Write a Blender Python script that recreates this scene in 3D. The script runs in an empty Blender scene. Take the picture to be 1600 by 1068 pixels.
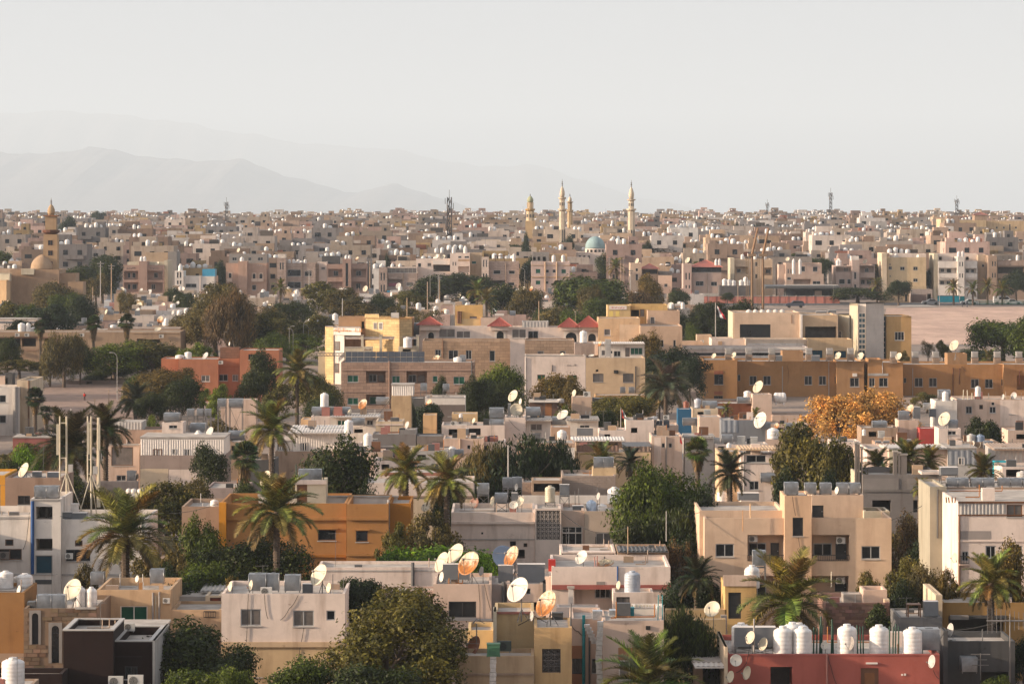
import bpy, math, random
import numpy as np
from mathutils import Matrix, Vector
R = math.radians
random.seed(7)
rng = np.random.default_rng(11)
SC = bpy.context.scene
COL = SC.collection
PC, CG, GG, RR = 'plaster' + '_clean', 'curtain' + '_glass', 'green' + '_glass', 'roof_room'

# ---------------------------------------------------------------- camera
FPX, HY, CZ = 6000.0, 330.0, 32.0          # focal length in photo pixels, eye level row, eye height
cam_data = bpy.data.cameras.new('camera')
cam_data.sensor_width = 36.0
cam_data.lens = 36.0 * FPX / 1600.0
cam_data.shift_y = -(534.0 - HY) / 1600.0
cam_data.clip_start = 1.0
cam_data.clip_end = 90000.0
cam = bpy.data.objects.new('camera', cam_data)
cam.location = (0, 0, CZ)
cam.rotation_euler = (R(90), 0, 0)
COL.objects.link(cam)
SC.camera = cam

# ---------------------------------------------------------------- light
SUN_EL, SUN_AZ = R(13.5), R(10)             # azimuth measured from the left (-X) towards the viewer (-Y)
sdir = Vector((-math.cos(SUN_EL) * math.cos(SUN_AZ), -math.cos(SUN_EL) * math.sin(SUN_AZ), math.sin(SUN_EL)))
sun_data = bpy.data.lights.new('sun', 'SUN')
sun_data.energy = 5.0
sun_data.angle = R(0.6)
sun_data.color = (1.0, 0.80, 0.59)
sun = bpy.data.objects.new('sun', sun_data)
sun.rotation_euler = sdir.to_track_quat('Z', 'Y').to_euler()
sun.location = (-200, -100, 200)
COL.objects.link(sun)

world = bpy.data.worlds.new('World')
SC.world = world
world.use_nodes = True
nt = world.node_tree
nt.nodes.clear()
sky = nt.nodes.new('ShaderNodeTexSky')
sky.sky_type = 'NISHITA'
sky.sun_disc = False
sky.sun_elevation = SUN_EL
sky.sun_rotation = math.atan2(sdir.x, sdir.y)
sky.air_density = 1.0
sky.dust_density = 6.0
sky.ozone_density = 1.0
hs = nt.nodes.new('ShaderNodeHueSaturation')
hs.inputs['Saturation'].default_value = 0.4
pale = nt.nodes.new('ShaderNodeMixRGB')       # a dusty veil lies over the whole sky: one even pale grey
pale.blend_type = 'ADD'
pale.inputs[0].default_value = 1.0
pale.inputs[2].default_value = (2.6, 2.76, 3.1, 1)
bg = nt.nodes.new('ShaderNodeBackground')
bg.inputs['Strength'].default_value = 0.089
wo = nt.nodes.new('ShaderNodeOutputWorld')
nt.links.new(sky.outputs[0], hs.inputs['Color'])
nt.links.new(hs.outputs[0], pale.inputs[1])
nt.links.new(pale.outputs[0], bg.inputs[0])
nt.links.new(bg.outputs[0], wo.inputs[0])

SC.view_settings.view_transform = 'Standard'
SC.view_settings.look = 'None'
SC.view_settings.exposure = 0.82
SC.view_settings.gamma = 1.0
SC.view_settings.use_curve_mapping = False
SC.cycles.use_denoising = True
SC.cycles.max_bounces = 5
SC.cycles.diffuse_bounces = 3
SC.cycles.transparent_max_bounces = 6

# ---------------------------------------------------------------- layout helpers
GP = [(-400, 0), (150, 0), (300, 0), (400, 2.4), (545, 4.0), (645, 6.0), (1040, 8.2), (1300, 12.0), (1800, 15.6),
      (2500, 17.0), (3500, 18.0), (6000, 18.5), (60000, 18.5)]
def ground(d):
    for (a, za), (b, zb) in zip(GP, GP[1:]):
        if d <= b:
            return za + (zb - za) * (d - a) / (b - a)
    return GP[-1][1]
def px(x, d): return (x - 800.0) * d / FPX
def pz(y, d): return CZ - (y - HY) * d / FPX

# ---------------------------------------------------------------- materials
MATS = {}
def newmat(name):
    m = bpy.data.materials.new(name)
    m.use_nodes = True
    t = m.node_tree
    b = t.nodes['Principled BSDF']
    MATS[name] = m
    return m, t, b
def N(t, kind, **kw):
    n = t.nodes.new(kind)
    for k, v in kw.items():
        if k in n.inputs: n.inputs[k].default_value = v
        else: setattr(n, k, v)
    return n
def L(t, a, b): t.links.new(a, b)
def ramp(t, src, stops):
    r = t.nodes.new('ShaderNodeValToRGB')
    e = r.color_ramp.elements
    while len(e) < len(stops): e.new(0.5)
    for el, (p, c) in zip(e, stops):
        el.position = p
        el.color = (c, c, c, 1) if not isinstance(c, tuple) else (*c, 1)
    L(t, src, r.inputs[0])
    return r.outputs[0]
def mul(t, a, b, fac=1.0, mode='MULTIPLY'):
    m = t.nodes.new('ShaderNodeMixRGB'); m.blend_type = mode
    if isinstance(fac, float): m.inputs[0].default_value = fac
    else: L(t, fac, m.inputs[0])
    for s, v in ((1, a), (2, b)):
        if isinstance(v, tuple): m.inputs[s].default_value = (*v, 1)
        else: L(t, v, m.inputs[s])
    return m.outputs[0]
def coords(t, scale, rnd=True, kind='Object'):
    tc = t.nodes.new('ShaderNodeTexCoord'); mp = t.nodes.new('ShaderNodeMapping')
    mp.inputs['Scale'].default_value = scale
    L(t, tc.outputs[kind], mp.inputs['Vector'])
    if rnd:
        oi = t.nodes.new('ShaderNodeObjectInfo')
        L(t, oi.outputs['Location'], mp.inputs['Location'])
    return mp.outputs[0]
def bump(t, b, src, strength, dist=0.05):
    n = t.nodes.new('ShaderNodeBump')
    n.inputs['Strength'].default_value = strength; n.inputs['Distance'].default_value = dist
    L(t, src, n.inputs['Height']); L(t, n.outputs[0], b.inputs['Normal'])

def plaster(name, attr=None, stone=False, stain=0.55):
    m, t, b = newmat(name)
    if attr:
        s = t.nodes.new('ShaderNodeVertexColor'); s.layer_name = attr; base = s.outputs[0]
    else:
        s = t.nodes.new('ShaderNodeObjectInfo'); base = s.outputs['Color']
    n1 = N(t, 'ShaderNodeTexNoise', Scale=0.45, Detail=6.0, Roughness=0.65)
    L(t, coords(t, (1, 1, 1)), n1.inputs['Vector'])
    base = mul(t, base, ramp(t, n1.outputs['Fac'], [(0.25, 0.78), (0.75, 1.08)]))
    n2 = N(t, 'ShaderNodeTexNoise', Scale=1.0, Detail=5.0, Roughness=0.6)     # rain streaks below edges
    L(t, coords(t, (0.9, 0.9, 0.15)), n2.inputs['Vector'])
    base = mul(t, base, (0.42, 0.35, 0.30), ramp(t, n2.outputs['Fac'], [(0.52, 0.0), (0.80, min(1, stain * 1.4))]))
    n3 = N(t, 'ShaderNodeTexNoise', Scale=1.3, Detail=8.0, Roughness=0.75)    # flaked patches
    L(t, coords(t, (0.8, 0.8, 1.3)), n3.inputs['Vector'])
    base = mul(t, base, (0.55, 0.5, 0.47), ramp(t, n3.outputs['Fac'], [(0.63, 0.0), (0.67, stain * 1.2)]))
    if stone:
        br = N(t, 'ShaderNodeTexBrick', Scale=1.0)
        br.inputs['Color1'].default_value = (1.08, 1.05, 1.02, 1); br.inputs['Color2'].default_value = (0.82, 0.8, 0.78, 1)
        br.inputs['Mortar'].default_value = (0.62, 0.6, 0.58, 1)
        br.inputs['Mortar Size'].default_value = 0.025
        br.inputs['Brick Width'].default_value = 0.9; br.inputs['Row Height'].default_value = 0.42
        tc = t.nodes.new('ShaderNodeTexCoord'); mp = t.nodes.new('ShaderNodeMapping')
        mp.inputs['Rotation'].default_value = (R(90), 0, 0)
        L(t, tc.outputs['Object'], mp.inputs['Vector']); L(t, mp.outputs[0], br.inputs['Vector'])
        base = mul(t, base, br.outputs['Color'])
    L(t, base, b.inputs['Base Color'])
    b.inputs['Roughness'].default_value = 0.9
    b.inputs['Specular IOR Level'].default_value = 0.2
    nb = N(t, 'ShaderNodeTexNoise', Scale=9.0, Detail=4.0)
    L(t, coords(t, (1, 1, 1)), nb.inputs['Vector'])
    bump(t, b, nb.outputs['Fac'], 0.25, 0.03)
    return m
plaster('plaster')
plaster(PC, stain=0.32)
plaster('plaster_far', attr='tone')
plaster('stone', stone=True, stain=0.3)

def simple(name, col=None, rough=0.6, metal=0.0, var=0.15, scale=3.0, spec=0.4):
    m, t, b = newmat(name)
    if col is None:
        s = t.nodes.new('ShaderNodeObjectInfo'); base = s.outputs['Color']
    else: base = col
    n1 = N(t, 'ShaderNodeTexNoise', Scale=scale, Detail=5.0, Roughness=0.65)
    L(t, coords(t, (1, 1, 1)), n1.inputs['Vector'])
    base = mul(t, base, ramp(t, n1.outputs['Fac'], [(0.25, 1.0 - var), (0.75, 1.0 + var * 0.5)]))
    L(t, base, b.inputs['Base Color'])
    b.inputs['Roughness'].default_value = rough; b.inputs['Metallic'].default_value = metal
    b.inputs['Specular IOR Level'].default_value = spec
    return m, t, b
simple('paint', rough=0.55)
simple('plastic', rough=0.42, var=0.30, scale=2.5)
simple('roof', (0.40, 0.34, 0.29), rough=0.95, var=0.5, scale=0.8)
simple('galvanised', (0.31, 0.31, 0.315), rough=0.38, metal=0.75, var=0.45, scale=1.2)
simple('foil', (0.62, 0.62, 0.62), rough=0.28, metal=0.9, var=0.4, scale=5.0)
simple('steel', (0.20, 0.18, 0.165), rough=0.6, metal=0.3, var=0.5)
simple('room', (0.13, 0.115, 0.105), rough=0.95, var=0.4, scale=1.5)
simple('bark', (0.12, 0.085, 0.06), rough=0.95, var=0.6, scale=6.0)
simple('asphalt', (0.075, 0.072, 0.072), rough=0.95, var=0.3, scale=0.3)
simple('rubber', (0.02, 0.02, 0.02), rough=0.8)
simple('tarnish', (0.15, 0.15, 0.155), rough=0.5, var=0.3, scale=1.0)
m, t, b = simple('glass', (0.016, 0.018, 0.021), rough=0.12, var=0.5, scale=0.35, spec=0.5)
m, t, b = simple(CG, (0.16, 0.135, 0.12), rough=0.2, var=0.6, scale=0.7, spec=0.5)
m, t, b = simple(GG, (0.01, 0.085, 0.05), rough=0.15, var=0.5, scale=0.6, spec=0.5)
m, t, b = simple('blue_glass', (0.012, 0.05, 0.075), rough=0.1, var=0.5, scale=0.5, spec=0.5)
m, t, b = simple('solar', (0.05, 0.053, 0.065), rough=0.3, var=0.2, spec=0.5)
# rusted dish: the object's colour with rust growing over it
m, t, b = newmat('dish')
oi = t.nodes.new('ShaderNodeObjectInfo')
n1 = N(t, 'ShaderNodeTexNoise', Scale=2.6, Detail=8.0, Roughness=0.72); L(t, coords(t, (1, 1, 1)), n1.inputs['Vector'])
tc = t.nodes.new('ShaderNodeTexCoord'); sp_ = t.nodes.new('ShaderNodeSeparateXYZ'); L(t, tc.outputs['Object'], sp_.inputs[0])
ma = t.nodes.new('ShaderNodeMath'); ma.operation = 'MULTIPLY_ADD'; ma.inputs[1].default_value = -0.38     # rust gathers in the lower half
L(t, sp_.outputs[2], ma.inputs[0]); L(t, n1.outputs['Fac'], ma.inputs[2])
c = mul(t, (0.50, 0.40, 0.26), oi.outputs['Color'], ramp(t, ma.outputs[0], [(0.40, 0.0), (0.52, 1.0)]), 'MIX')
n2 = N(t, 'ShaderNodeTexNoise', Scale=9.0, Detail=5.0); L(t, coords(t, (1, 1, .4)), n2.inputs['Vector'])
L(t, mul(t, c, ramp(t, n2.outputs['Fac'], [(0.35, 0.55), (0.65, 1.1)])), b.inputs['Base Color'])
b.inputs['Roughness'].default_value = 0.5
# ground: dust, gravel, patches of paving
m, t, b = newmat('ground')
n1 = N(t, 'ShaderNodeTexNoise', Scale=0.06, Detail=8.0, Roughness=0.7); L(t, coords(t, (1, 1, 1), False), n1.inputs['Vector'])
n2 = N(t, 'ShaderNodeTexNoise', Scale=0.9, Detail=6.0, Roughness=0.8); L(t, coords(t, (1, 1, 1), False), n2.inputs['Vector'])
c = mul(t, (0.30, 0.21, 0.155), (0.12, 0.095, 0.08), ramp(t, n1.outputs['Fac'], [(0.42, 0.0), (0.62, 1.0)]), 'MIX')
L(t, mul(t, c, ramp(t, n2.outputs['Fac'], [(0.3, 0.75), (0.75, 1.15)])), b.inputs['Base Color'])
b.inputs['Roughness'].default_value = 1.0
m, t, b = newmat('sand')
n1 = N(t, 'ShaderNodeTexNoise', Scale=0.05, Detail=9.0, Roughness=0.72); L(t, coords(t, (1, 0.5, 1), False), n1.inputs['Vector'])
n2 = N(t, 'ShaderNodeTexNoise', Scale=0.5, Detail=8.0, Roughness=0.8); L(t, coords(t, (0.5, 0.2, 1), False), n2.inputs['Vector'])
c = mul(t, (0.56, 0.36, 0.265), (0.41, 0.26, 0.19), ramp(t, n1.outputs['Fac'], [(0.4, 0.0), (0.62, 1.0)]), 'MIX')
L(t, mul(t, c, ramp(t, n2.outputs['Fac'], [(0.3, 0.7), (0.62, 1.06)])), b.inputs['Base Color'])
bump(t, b, n2.outputs['Fac'], 0.8, 0.5)
b.inputs['Roughness'].default_value = 1.0
simple('dirt', (0.27, 0.175, 0.13), rough=1.0, var=0.45, scale=0.5)
m, t, b = simple('rock', (0.15, 0.125, 0.115), rough=1.0, var=0.4, scale=0.002)
# leaves: object colour, each leaf a little different, light through them
def leafmat(name, trans=0.35):
    m, t, b = newmat(name)
    oi = t.nodes.new('ShaderNodeObjectInfo'); geo = t.nodes.new('ShaderNodeNewGeometry')
    c = mul(t, oi.outputs['Color'], ramp(t, geo.outputs['Random Per Island'], [(0.0, 0.4), (0.7, 1.05), (1.0, 2.2)]))
    n1 = N(t, 'ShaderNodeTexNoise', Scale=4.0, Detail=3.0); L(t, coords(t, (1, 1, 1)), n1.inputs['Vector'])
    c = mul(t, c, ramp(t, n1.outputs['Fac'], [(0.35, (0.68, 0.74, 0.7)), (0.68, (1.3, 1.16, 0.9))]))
    L(t, c, b.inputs['Base Color'])
    b.inputs['Roughness'].default_value = 0.6; b.inputs['Specular IOR Level'].default_value = 0.25
    tr = t.nodes.new('ShaderNodeBsdfTranslucent'); L(t, c, tr.inputs[0])
    mx = t.nodes.new('ShaderNodeMixShader'); mx.inputs[0].default_value = trans
    L(t, b.outputs[0], mx.inputs[1]); L(t, tr.outputs[0], mx.inputs[2])
    L(t, mx.outputs[0], t.nodes['Material Output'].inputs[0])
    return m
leafmat('leaf'); leafmat('frond', 0.2)

C = dict(snow=(.84, .78, .73), cream=(.68, .54, .40), beige=(.60, .46, .34), pinkish=(.66, .50, .405), white=(.80, .715, .64), tan=(.52, .36, .24),
         orange=(.42, .215, .095), terra=(.42, .185, .115), mustard=(.38, .23, .105), hotel=(.43, .24, .125), grey=(.31, .275, .25),
         dgrey=(.10, .095, .093), brown=(.022, .011, .009), stone=(.44, .315, .24), salmon=(.38, .125, .10), yellow=(.66, .485, .28),
         peach=(.66, .45, .28), pwhite=(.78, .645, .56), dtan=(.38, .275, .205), rose=(.35, .16, .13), lgrey=(.47, .43, .395), blue=(.02, .07, .20),
         teal=(.03, .22, .24), alu=(.42, .41, .40), dark=(.035, .033, .032), red=(.45, .05, .04), brick=(.34, .085, .06), green=(.012, .05, .03),
         sky=(.10, .34, .50), cyan=(.08, .42, .50), rust=(.40, .15, .038), ivory=(.60, .52, .40), turq=(.33, .42, .42), wood=(.16, .075, .04))
def colr(c):                                  # every object colour made more saturated and evenly darker
    c = C[c] if isinstance(c, str) else c; m_ = sum(c) / 3
    return tuple(max(.004, (m_ + (v - m_) * 1.18) * .83) for v in c)

# ---------------------------------------------------------------- mesh builder
class MB:
    def __init__(s): s.v = []; s.f = []; s.m = []
    def quad(s, a, b, c, d, mi=0):
        i = len(s.v); s.v += [a, b, c, d]; s.f.append((i, i + 1, i + 2, i + 3)); s.m.append(mi); return s
    def poly(s, pts, mi=0):
        i = len(s.v); s.v += list(pts); s.f.append(tuple(range(i, i + len(pts)))); s.m.append(mi); return s
    def box(s, x0, x1, y0, y1, z0, z1, mi=0):
        i = len(s.v)
        s.v += [(x0, y0, z0), (x1, y0, z0), (x1, y1, z0), (x0, y1, z0), (x0, y0, z1), (x1, y0, z1), (x1, y1, z1), (x0, y1, z1)]
        for q in ((0, 3, 2, 1), (4, 5, 6, 7), (0, 1, 5, 4), (1, 2, 6, 5), (2, 3, 7, 6), (3, 0, 4, 7)):
            s.f.append(tuple(i + k for k in q)); s.m.append(mi)
        return s
    def tube(s, p0, p1, r0, r1=None, n=6, mi=0, cap=True):
        r1 = r0 if r1 is None else r1
        p0, p1 = Vector(p0), Vector(p1); d = (p1 - p0).normalized()
        u = d.orthogonal().normalized(); w = d.cross(u); i = len(s.v)
        for p, r in ((p0, r0), (p1, r1)):
            for k in range(n):
                a = 2 * math.pi * k / n; s.v.append(tuple(p + (u * math.cos(a) + w * math.sin(a)) * r))
        for k in range(n):
            s.f.append((i + k, i + (k + 1) % n, i + n + (k + 1) % n, i + n + k)); s.m.append(mi)
        if cap:
            s.f.append(tuple(i + n - 1 - k for k in range(n))); s.m.append(mi)
            s.f.append(tuple(i + n + k for k in range(n))); s.m.append(mi)
        return s
    def path(s, pts, r, n=5, mi=0):
        for a, b in zip(pts, pts[1:]): s.tube(a, b, r, r, n, mi)
        return s
    def lathe(s, prof, n=16, c=(0, 0, 0), mi=0):
        i = len(s.v)
        for r, z in prof:
            for k in range(n):
                a = 2 * math.pi * k / n; s.v.append((c[0] + r * math.cos(a), c[1] + r * math.sin(a), c[2] + z))
        for j in range(len(prof) - 1):
            for k in range(n):
                s.f.append((i + j * n + k, i + j * n + (k + 1) % n, i + (j + 1) * n + (k + 1) % n, i + (j + 1) * n + k)); s.m.append(mi)
        s.f.append(tuple(i + (len(prof) - 1) * n + k for k in range(n))); s.m.append(mi)
        s.f.append(tuple(i + n - 1 - k for k in range(n))); s.m.append(mi)
        return s
    def corr(s, o, u, w, width, height, pitch=0.25, amp=0.035, mi=0):   # corrugated sheet: origin, run axis, ridge axis
        o, u, w = Vector(o), Vector(u).normalized(), Vector(w).normalized(); nn = u.cross(w)
        n = max(4, int(width / pitch) * 4); prof = (0, 0, 1, 1); pts = []
        for k in range(n + 1): pts.append(o + u * (width * k / n) + nn * (amp * prof[k % 4]))
        i = len(s.v)
        s.v += [tuple(p) for p in pts] + [tuple(p + w * height) for p in pts]
        for k in range(n):
            s.f.append((i + k, i + k + 1, i + n + 2 + k, i + n + 1 + k)); s.m.append(mi)
        return s
    def mesh(s, name, mats, smooth=False):
        me = bpy.data.meshes.new(name)
        me.from_pydata(s.v, [], s.f)
        for m in (mats if isinstance(mats, (list, tuple)) else [mats]): me.materials.append(MATS[m])
        me.polygons.foreach_set('material_index', s.m)
        if smooth: me.polygons.foreach_set('use_smooth', [True] * len(s.f))
        me.update()
        return me
def obj(name, data, parent=None, loc=(0, 0, 0), rot=(0, 0, 0), scale=(1, 1, 1), col=None):
    o = bpy.data.objects.new(name, data)
    o.location = loc; o.rotation_euler = rot; o.scale = scale
    if col is not None: o.color = (*colr(col), 1)
    COL.objects.link(o)
    if parent is not None: o.parent = parent
    return o
def tag(o, label=None, cat=None, group=None, kind=None):
    if label: o['label'] = label
    if cat: o['category'] = cat
    if group: o['group'] = group
    if kind: o['kind'] = kind
    return o
PEND = []                                    # things whose label is finished once their neighbours are known
ALLTOP = []
def say(o, desc, rel, cat, group, x):
    PEND.append((o, desc, rel, x)); tag(o, None, cat, group); ALLTOP.append(o)
# ---------------------------------------------------------------- buildings
H = {}
class House: pass
def front(mb, X0, X1, Y, Z0, Z1, holes):
    xs = sorted({X0, X1, *[min(max(v, X0), X1) for h in holes for v in h[:2]]})
    zs = sorted({Z0, Z1, *[min(max(v, Z0), Z1) for h in holes for v in h[2:4]]})
    for a, b in zip(xs, xs[1:]):
        for c, d in zip(zs, zs[1:]):
            mx, mz = (a + b) / 2, (c + d) / 2
            if any(h[0] < mx < h[1] and h[2] < mz < h[3] for h in holes): continue
            mb.quad((a, Y, c), (b, Y, c), (b, Y, d), (a, Y, d))
    for xa, xb, za, zb, dp, bk in holes:
        xa, xb, za, zb = max(xa, X0), min(xb, X1), max(za, Z0), min(zb, Z1)
        y = Y + dp
        mb.quad((xa, Y, za), (xa, y, za), (xa, y, zb), (xa, Y, zb))
        mb.quad((xb, y, za), (xb, Y, za), (xb, Y, zb), (xb, y, zb))
        mb.quad((xa, Y, zb), (xa, y, zb), (xb, y, zb), (xb, Y, zb))
        mb.quad((xa, y, za), (xa, Y, za), (xb, Y, za), (xb, y, za))
        mb.quad((xa, y, za), (xb, y, za), (xb, y, zb), (xa, y, zb), bk)

def house(key, short, x0, x1, yt, D, dep=10, col='beige', par=.5, label=None, name='house', cat='house', group=None, ops=(),
          yb=None, mat='plaster', coping=None, stones=None, body=True):
    h = House(); h.key = key; h.short = short; h.D = D; h.x0 = x0; h.x1 = x1; h.col = col; h.dep = dep; h.mat = mat
    h.zb = (min(ground(D), ground(D + dep)) - 0.6) if yb is None else pz(yb, D)
    h.o = Vector((px((x0 + x1) / 2, D), D, h.zb))
    h.root = tag(obj(name, None, loc=h.o), label or short, cat, group)
    ALLTOP.append(h.root)
    H[key] = h
    h.zr = pz(yt, D) - par
    if body: vol(h, x0, x1, yt, D, dep, None, col, par, mat, ops, coping=coping, stones=stones)
    return h

def vol(h, x0, x1, yt, D=None, dep=6, yb=None, col=None, par=.4, mat=None, ops=(), part='wall', coping=None, stones=None, roof='roof'):
    D = h.D if D is None else D
    o = h.o; col = h.col if col is None else col; mat = mat or h.mat
    X0, X1, Y = px(x0, D) - o.x, px(x1, D) - o.x, D - o.y
    Z0 = (h.zb if yb is None else pz(yb, D)) - o.z
    Z1 = pz(yt, D) - o.z; ZR = Z1 - par; Y1 = Y + dep
    lx = lambda x: px(x, D) - o.x
    lz = lambda y: pz(y, D) - o.z
    holes = []
    for op in ops:
        k = op[0]
        if k in ('w', 'aw'): holes.append((lx(op[1]), lx(op[2]), lz(op[4]), lz(op[3]), .16, 0))
        elif k == 'd': holes.append((lx(op[1]), lx(op[2]), lz(op[4]), lz(op[3]), .20, 0))
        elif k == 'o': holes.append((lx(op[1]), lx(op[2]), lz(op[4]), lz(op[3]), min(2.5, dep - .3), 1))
        elif k == 'L': holes.append((lx(op[1]), lx(op[2]), lz(op[4]), lz(op[3]), min(1.4, dep - .3), 0))
        elif k == 's': holes.append((lx(op[1]), lx(op[2]), lz(op[4]), lz(op[3]), .6, 1))
    mb = MB()
    front(mb, X0, X1, Y, Z0, Z1, holes)
    mb.quad((X1, Y, Z0), (X1, Y1, Z0), (X1, Y1, Z1), (X1, Y, Z1)).quad((X0, Y1, Z0), (X0, Y, Z0), (X0, Y, Z1), (X0, Y1, Z1))
    mb.quad((X1, Y1, Z0), (X0, Y1, Z0), (X0, Y1, Z1), (X1, Y1, Z1))
    t = .18
    if par > 0.02:
        a, b, c, d = X0 + t, X1 - t, Y + t, Y1 - t
        mb.quad((X0, Y, Z1), (X1, Y, Z1), (b, c, Z1), (a, c, Z1)).quad((b, d, Z1), (X1, Y1, Z1), (X0, Y1, Z1), (a, d, Z1))
        mb.quad((X0, Y, Z1), (a, c, Z1), (a, d, Z1), (X0, Y1, Z1)).quad((b, c, Z1), (X1, Y, Z1), (X1, Y1, Z1), (b, d, Z1))
        mb.quad((b, c, ZR), (a, c, ZR), (a, c, Z1), (b, c, Z1)).quad((a, d, ZR), (b, d, ZR), (b, d, Z1), (a, d, Z1))
        mb.quad((a, c, ZR), (a, d, ZR), (a, d, Z1), (a, c, Z1)).quad((b, d, ZR), (b, c, ZR), (b, c, Z1), (b, d, Z1))
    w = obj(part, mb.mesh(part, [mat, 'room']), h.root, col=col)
    r = MB().quad((X0 + t * .9, Y + t * .9, ZR), (X1 - t * .9, Y + t * .9, ZR), (X1 - t * .9, Y1 - t * .9, ZR), (X0 + t * .9, Y1 - t * .9, ZR))
    if par <= 0.02: r = MB().box(X0 - .08, X1 + .08, Y - .08, Y1 + .08, Z1, Z1 + .14)
    obj('roof', r.mesh('roof', roof), h.root, col=col)
    if coping:
        k = MB(); e = .05; z = Z1 + .004; zt = Z1 + .09
        k.box(X0 - e, X1 + e, Y - e, Y + t + e, z, zt).box(X0 - e, X1 + e, Y1 - t - e, Y1 + e, z, zt)
        k.box(X0 - e, X0 + t + e, Y + t + e, Y1 - t - e, z, zt).box(X1 - t - e, X1 + e, Y + t + e, Y1 - t - e, z, zt)
        obj('coping', k.mesh('coping', 'paint'), h.root, col=coping)
    if stones: lay_stones(h, X0, X1, Y, Z0, Z1, holes, stones, col)
    for op in ops: fit(h, op, lx, lz, Y, min(1.4, dep - .3))
    return w

def lay_stones(h, X0, X1, Y, Z0, Z1, holes, st, col):
    col = C[col] if isinstance(col, str) else col
    sw, sh, zmin, mode = st
    name = 'stone_block' if mode == 'stone' else 'brick'
    ms = [MB().box(0, 1, -.035 - .012 * k, .02, 0, 1).mesh(name, PC) for k in range(3)]
    z = Z1 - .02; row = 0; joined = MB()
    while z - sh > max(Z0, zmin - h.o.z):
        x = X0 + .01 - (sw * .5 if row % 2 else 0)
        while x < X1 - .05:
            ww = sw * (random.uniform(.8, 1.25) if mode == 'stone' else 1)
            a, b = max(x, X0 + .01), min(x + ww - .03, X1 - .01)
            if b - a > .08 and not any(hh[0] - .02 < b and hh[1] + .02 > a and hh[2] - .02 < z and hh[3] + .02 > z - sh for hh in holes):
                f = random.uniform(.55, 1.25)
                if mode == 'block': joined.box(a, b, Y - random.uniform(.02, .045), Y + .02, z - sh + .025, z)
                else: obj(name, random.choice(ms), h.root, (a, Y, z - sh + .03), scale=(b - a, 1, sh - .03), col=tuple(c * f * random.uniform(.94, 1.06) for c in col))
            x += ww
        z -= sh; row += 1
    if joined.v: tag(obj('brick', joined.mesh('brick', PC), h.root, col=tuple(c * 1.05 for c in col)), kind='stuff')

WCACHE = {}
def win_meshes(w, hh, n, glass):
    k = (round(w, 2), round(hh, 2), n, glass)
    if k not in WCACHE:
        t = min(.07, w * .12, hh * .14)
        f = MB().box(0, w, 0, .07, 0, t).box(0, w, 0, .07, hh - t, hh).box(0, t, 0, .07, t, hh - t).box(w - t, w, 0, .07, t, hh - t)
        for i in range(1, n): f.box(w * i / n - t * .45, w * i / n + t * .45, .005, .065, t, hh - t)
        cw = (w - 2 * t) / n
        p = MB().box(0, cw - .004, .03, .045, 0, hh - 2 * t)
        WCACHE[k] = (f.mesh('window', 'paint'), p.mesh('pane', glass), t, cw)
    return WCACHE[k]
def window(parent, x, y, z, w, hh, n=2, glass='glass', frame='alu', name='window', rz=0):
    f, p, t, cw = win_meshes(w, hh, n, glass)
    wo_ = obj(name, f, parent, (x, y, z), (0, 0, rz), col=frame)
    for i in range(n): obj('pane', p, wo_, (t + i * cw + .002, (.006 if i % 2 else 0), t))
    return wo_

def arch_plate(w, hh, mw, rise, d0, d1):        # a plate with an arched opening
    mb = MB(); n = 10
    iw = w / 2 - mw; spring = hh - mw - rise
    inner = [(-iw, 0)] + [(-iw * math.cos(math.pi * k / n), spring + rise * math.sin(math.pi * k / n)) for k in range(n + 1)] + [(iw, 0)]
    outer = [(-w / 2, 0)] + [(-w / 2 + w * k / n, hh) for k in range(n + 1)] + [(w / 2, 0)]
    for i in range(len(inner) - 1):
        a, b, c, d = outer[i], outer[i + 1], inner[i + 1], inner[i]
        mb.quad((a[0], d0, a[1]), (d[0], d0, d[1]), (c[0], d0, c[1]), (b[0], d0, b[1]))
        mb.quad((d[0], d0, d[1]), (d[0], d1, d[1]), (c[0], d1, c[1]), (c[0], d0, c[1]))
        mb.quad((a[0], d1, a[1]), (a[0], d0, a[1]), (b[0], d0, b[1]), (b[0], d1, b[1]))
    return mb

def lattice(w, hh, cell=.34, bar=.05, dep=.09):
    mb = MB(); nx = max(2, round(w / cell)); nz = max(2, round(hh / cell)); cx, cz = w / nx, hh / nz
    for i in range(nx + 1): mb.box(i * cx - bar / 2, i * cx + bar / 2, 0, dep, 0, hh)
    for j in range(nz + 1): mb.box(0, w, .002, dep - .002, j * cz - bar / 2, j * cz + bar / 2)
    for i in range(nx):
        for j in range(nz):
            x, z, a, b = (i + .5) * cx, (j + .5) * cz, cx * .36, cz * .36
            q = [(x - a, z), (x, z - b), (x + a, z), (x, z + b)]
            for (p, s), (u, v) in zip(q, q[1:] + q[:1]): mb.tube((p, dep / 2, s), (u, dep / 2, v), .022, n=4, cap=False)
    return mb

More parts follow.
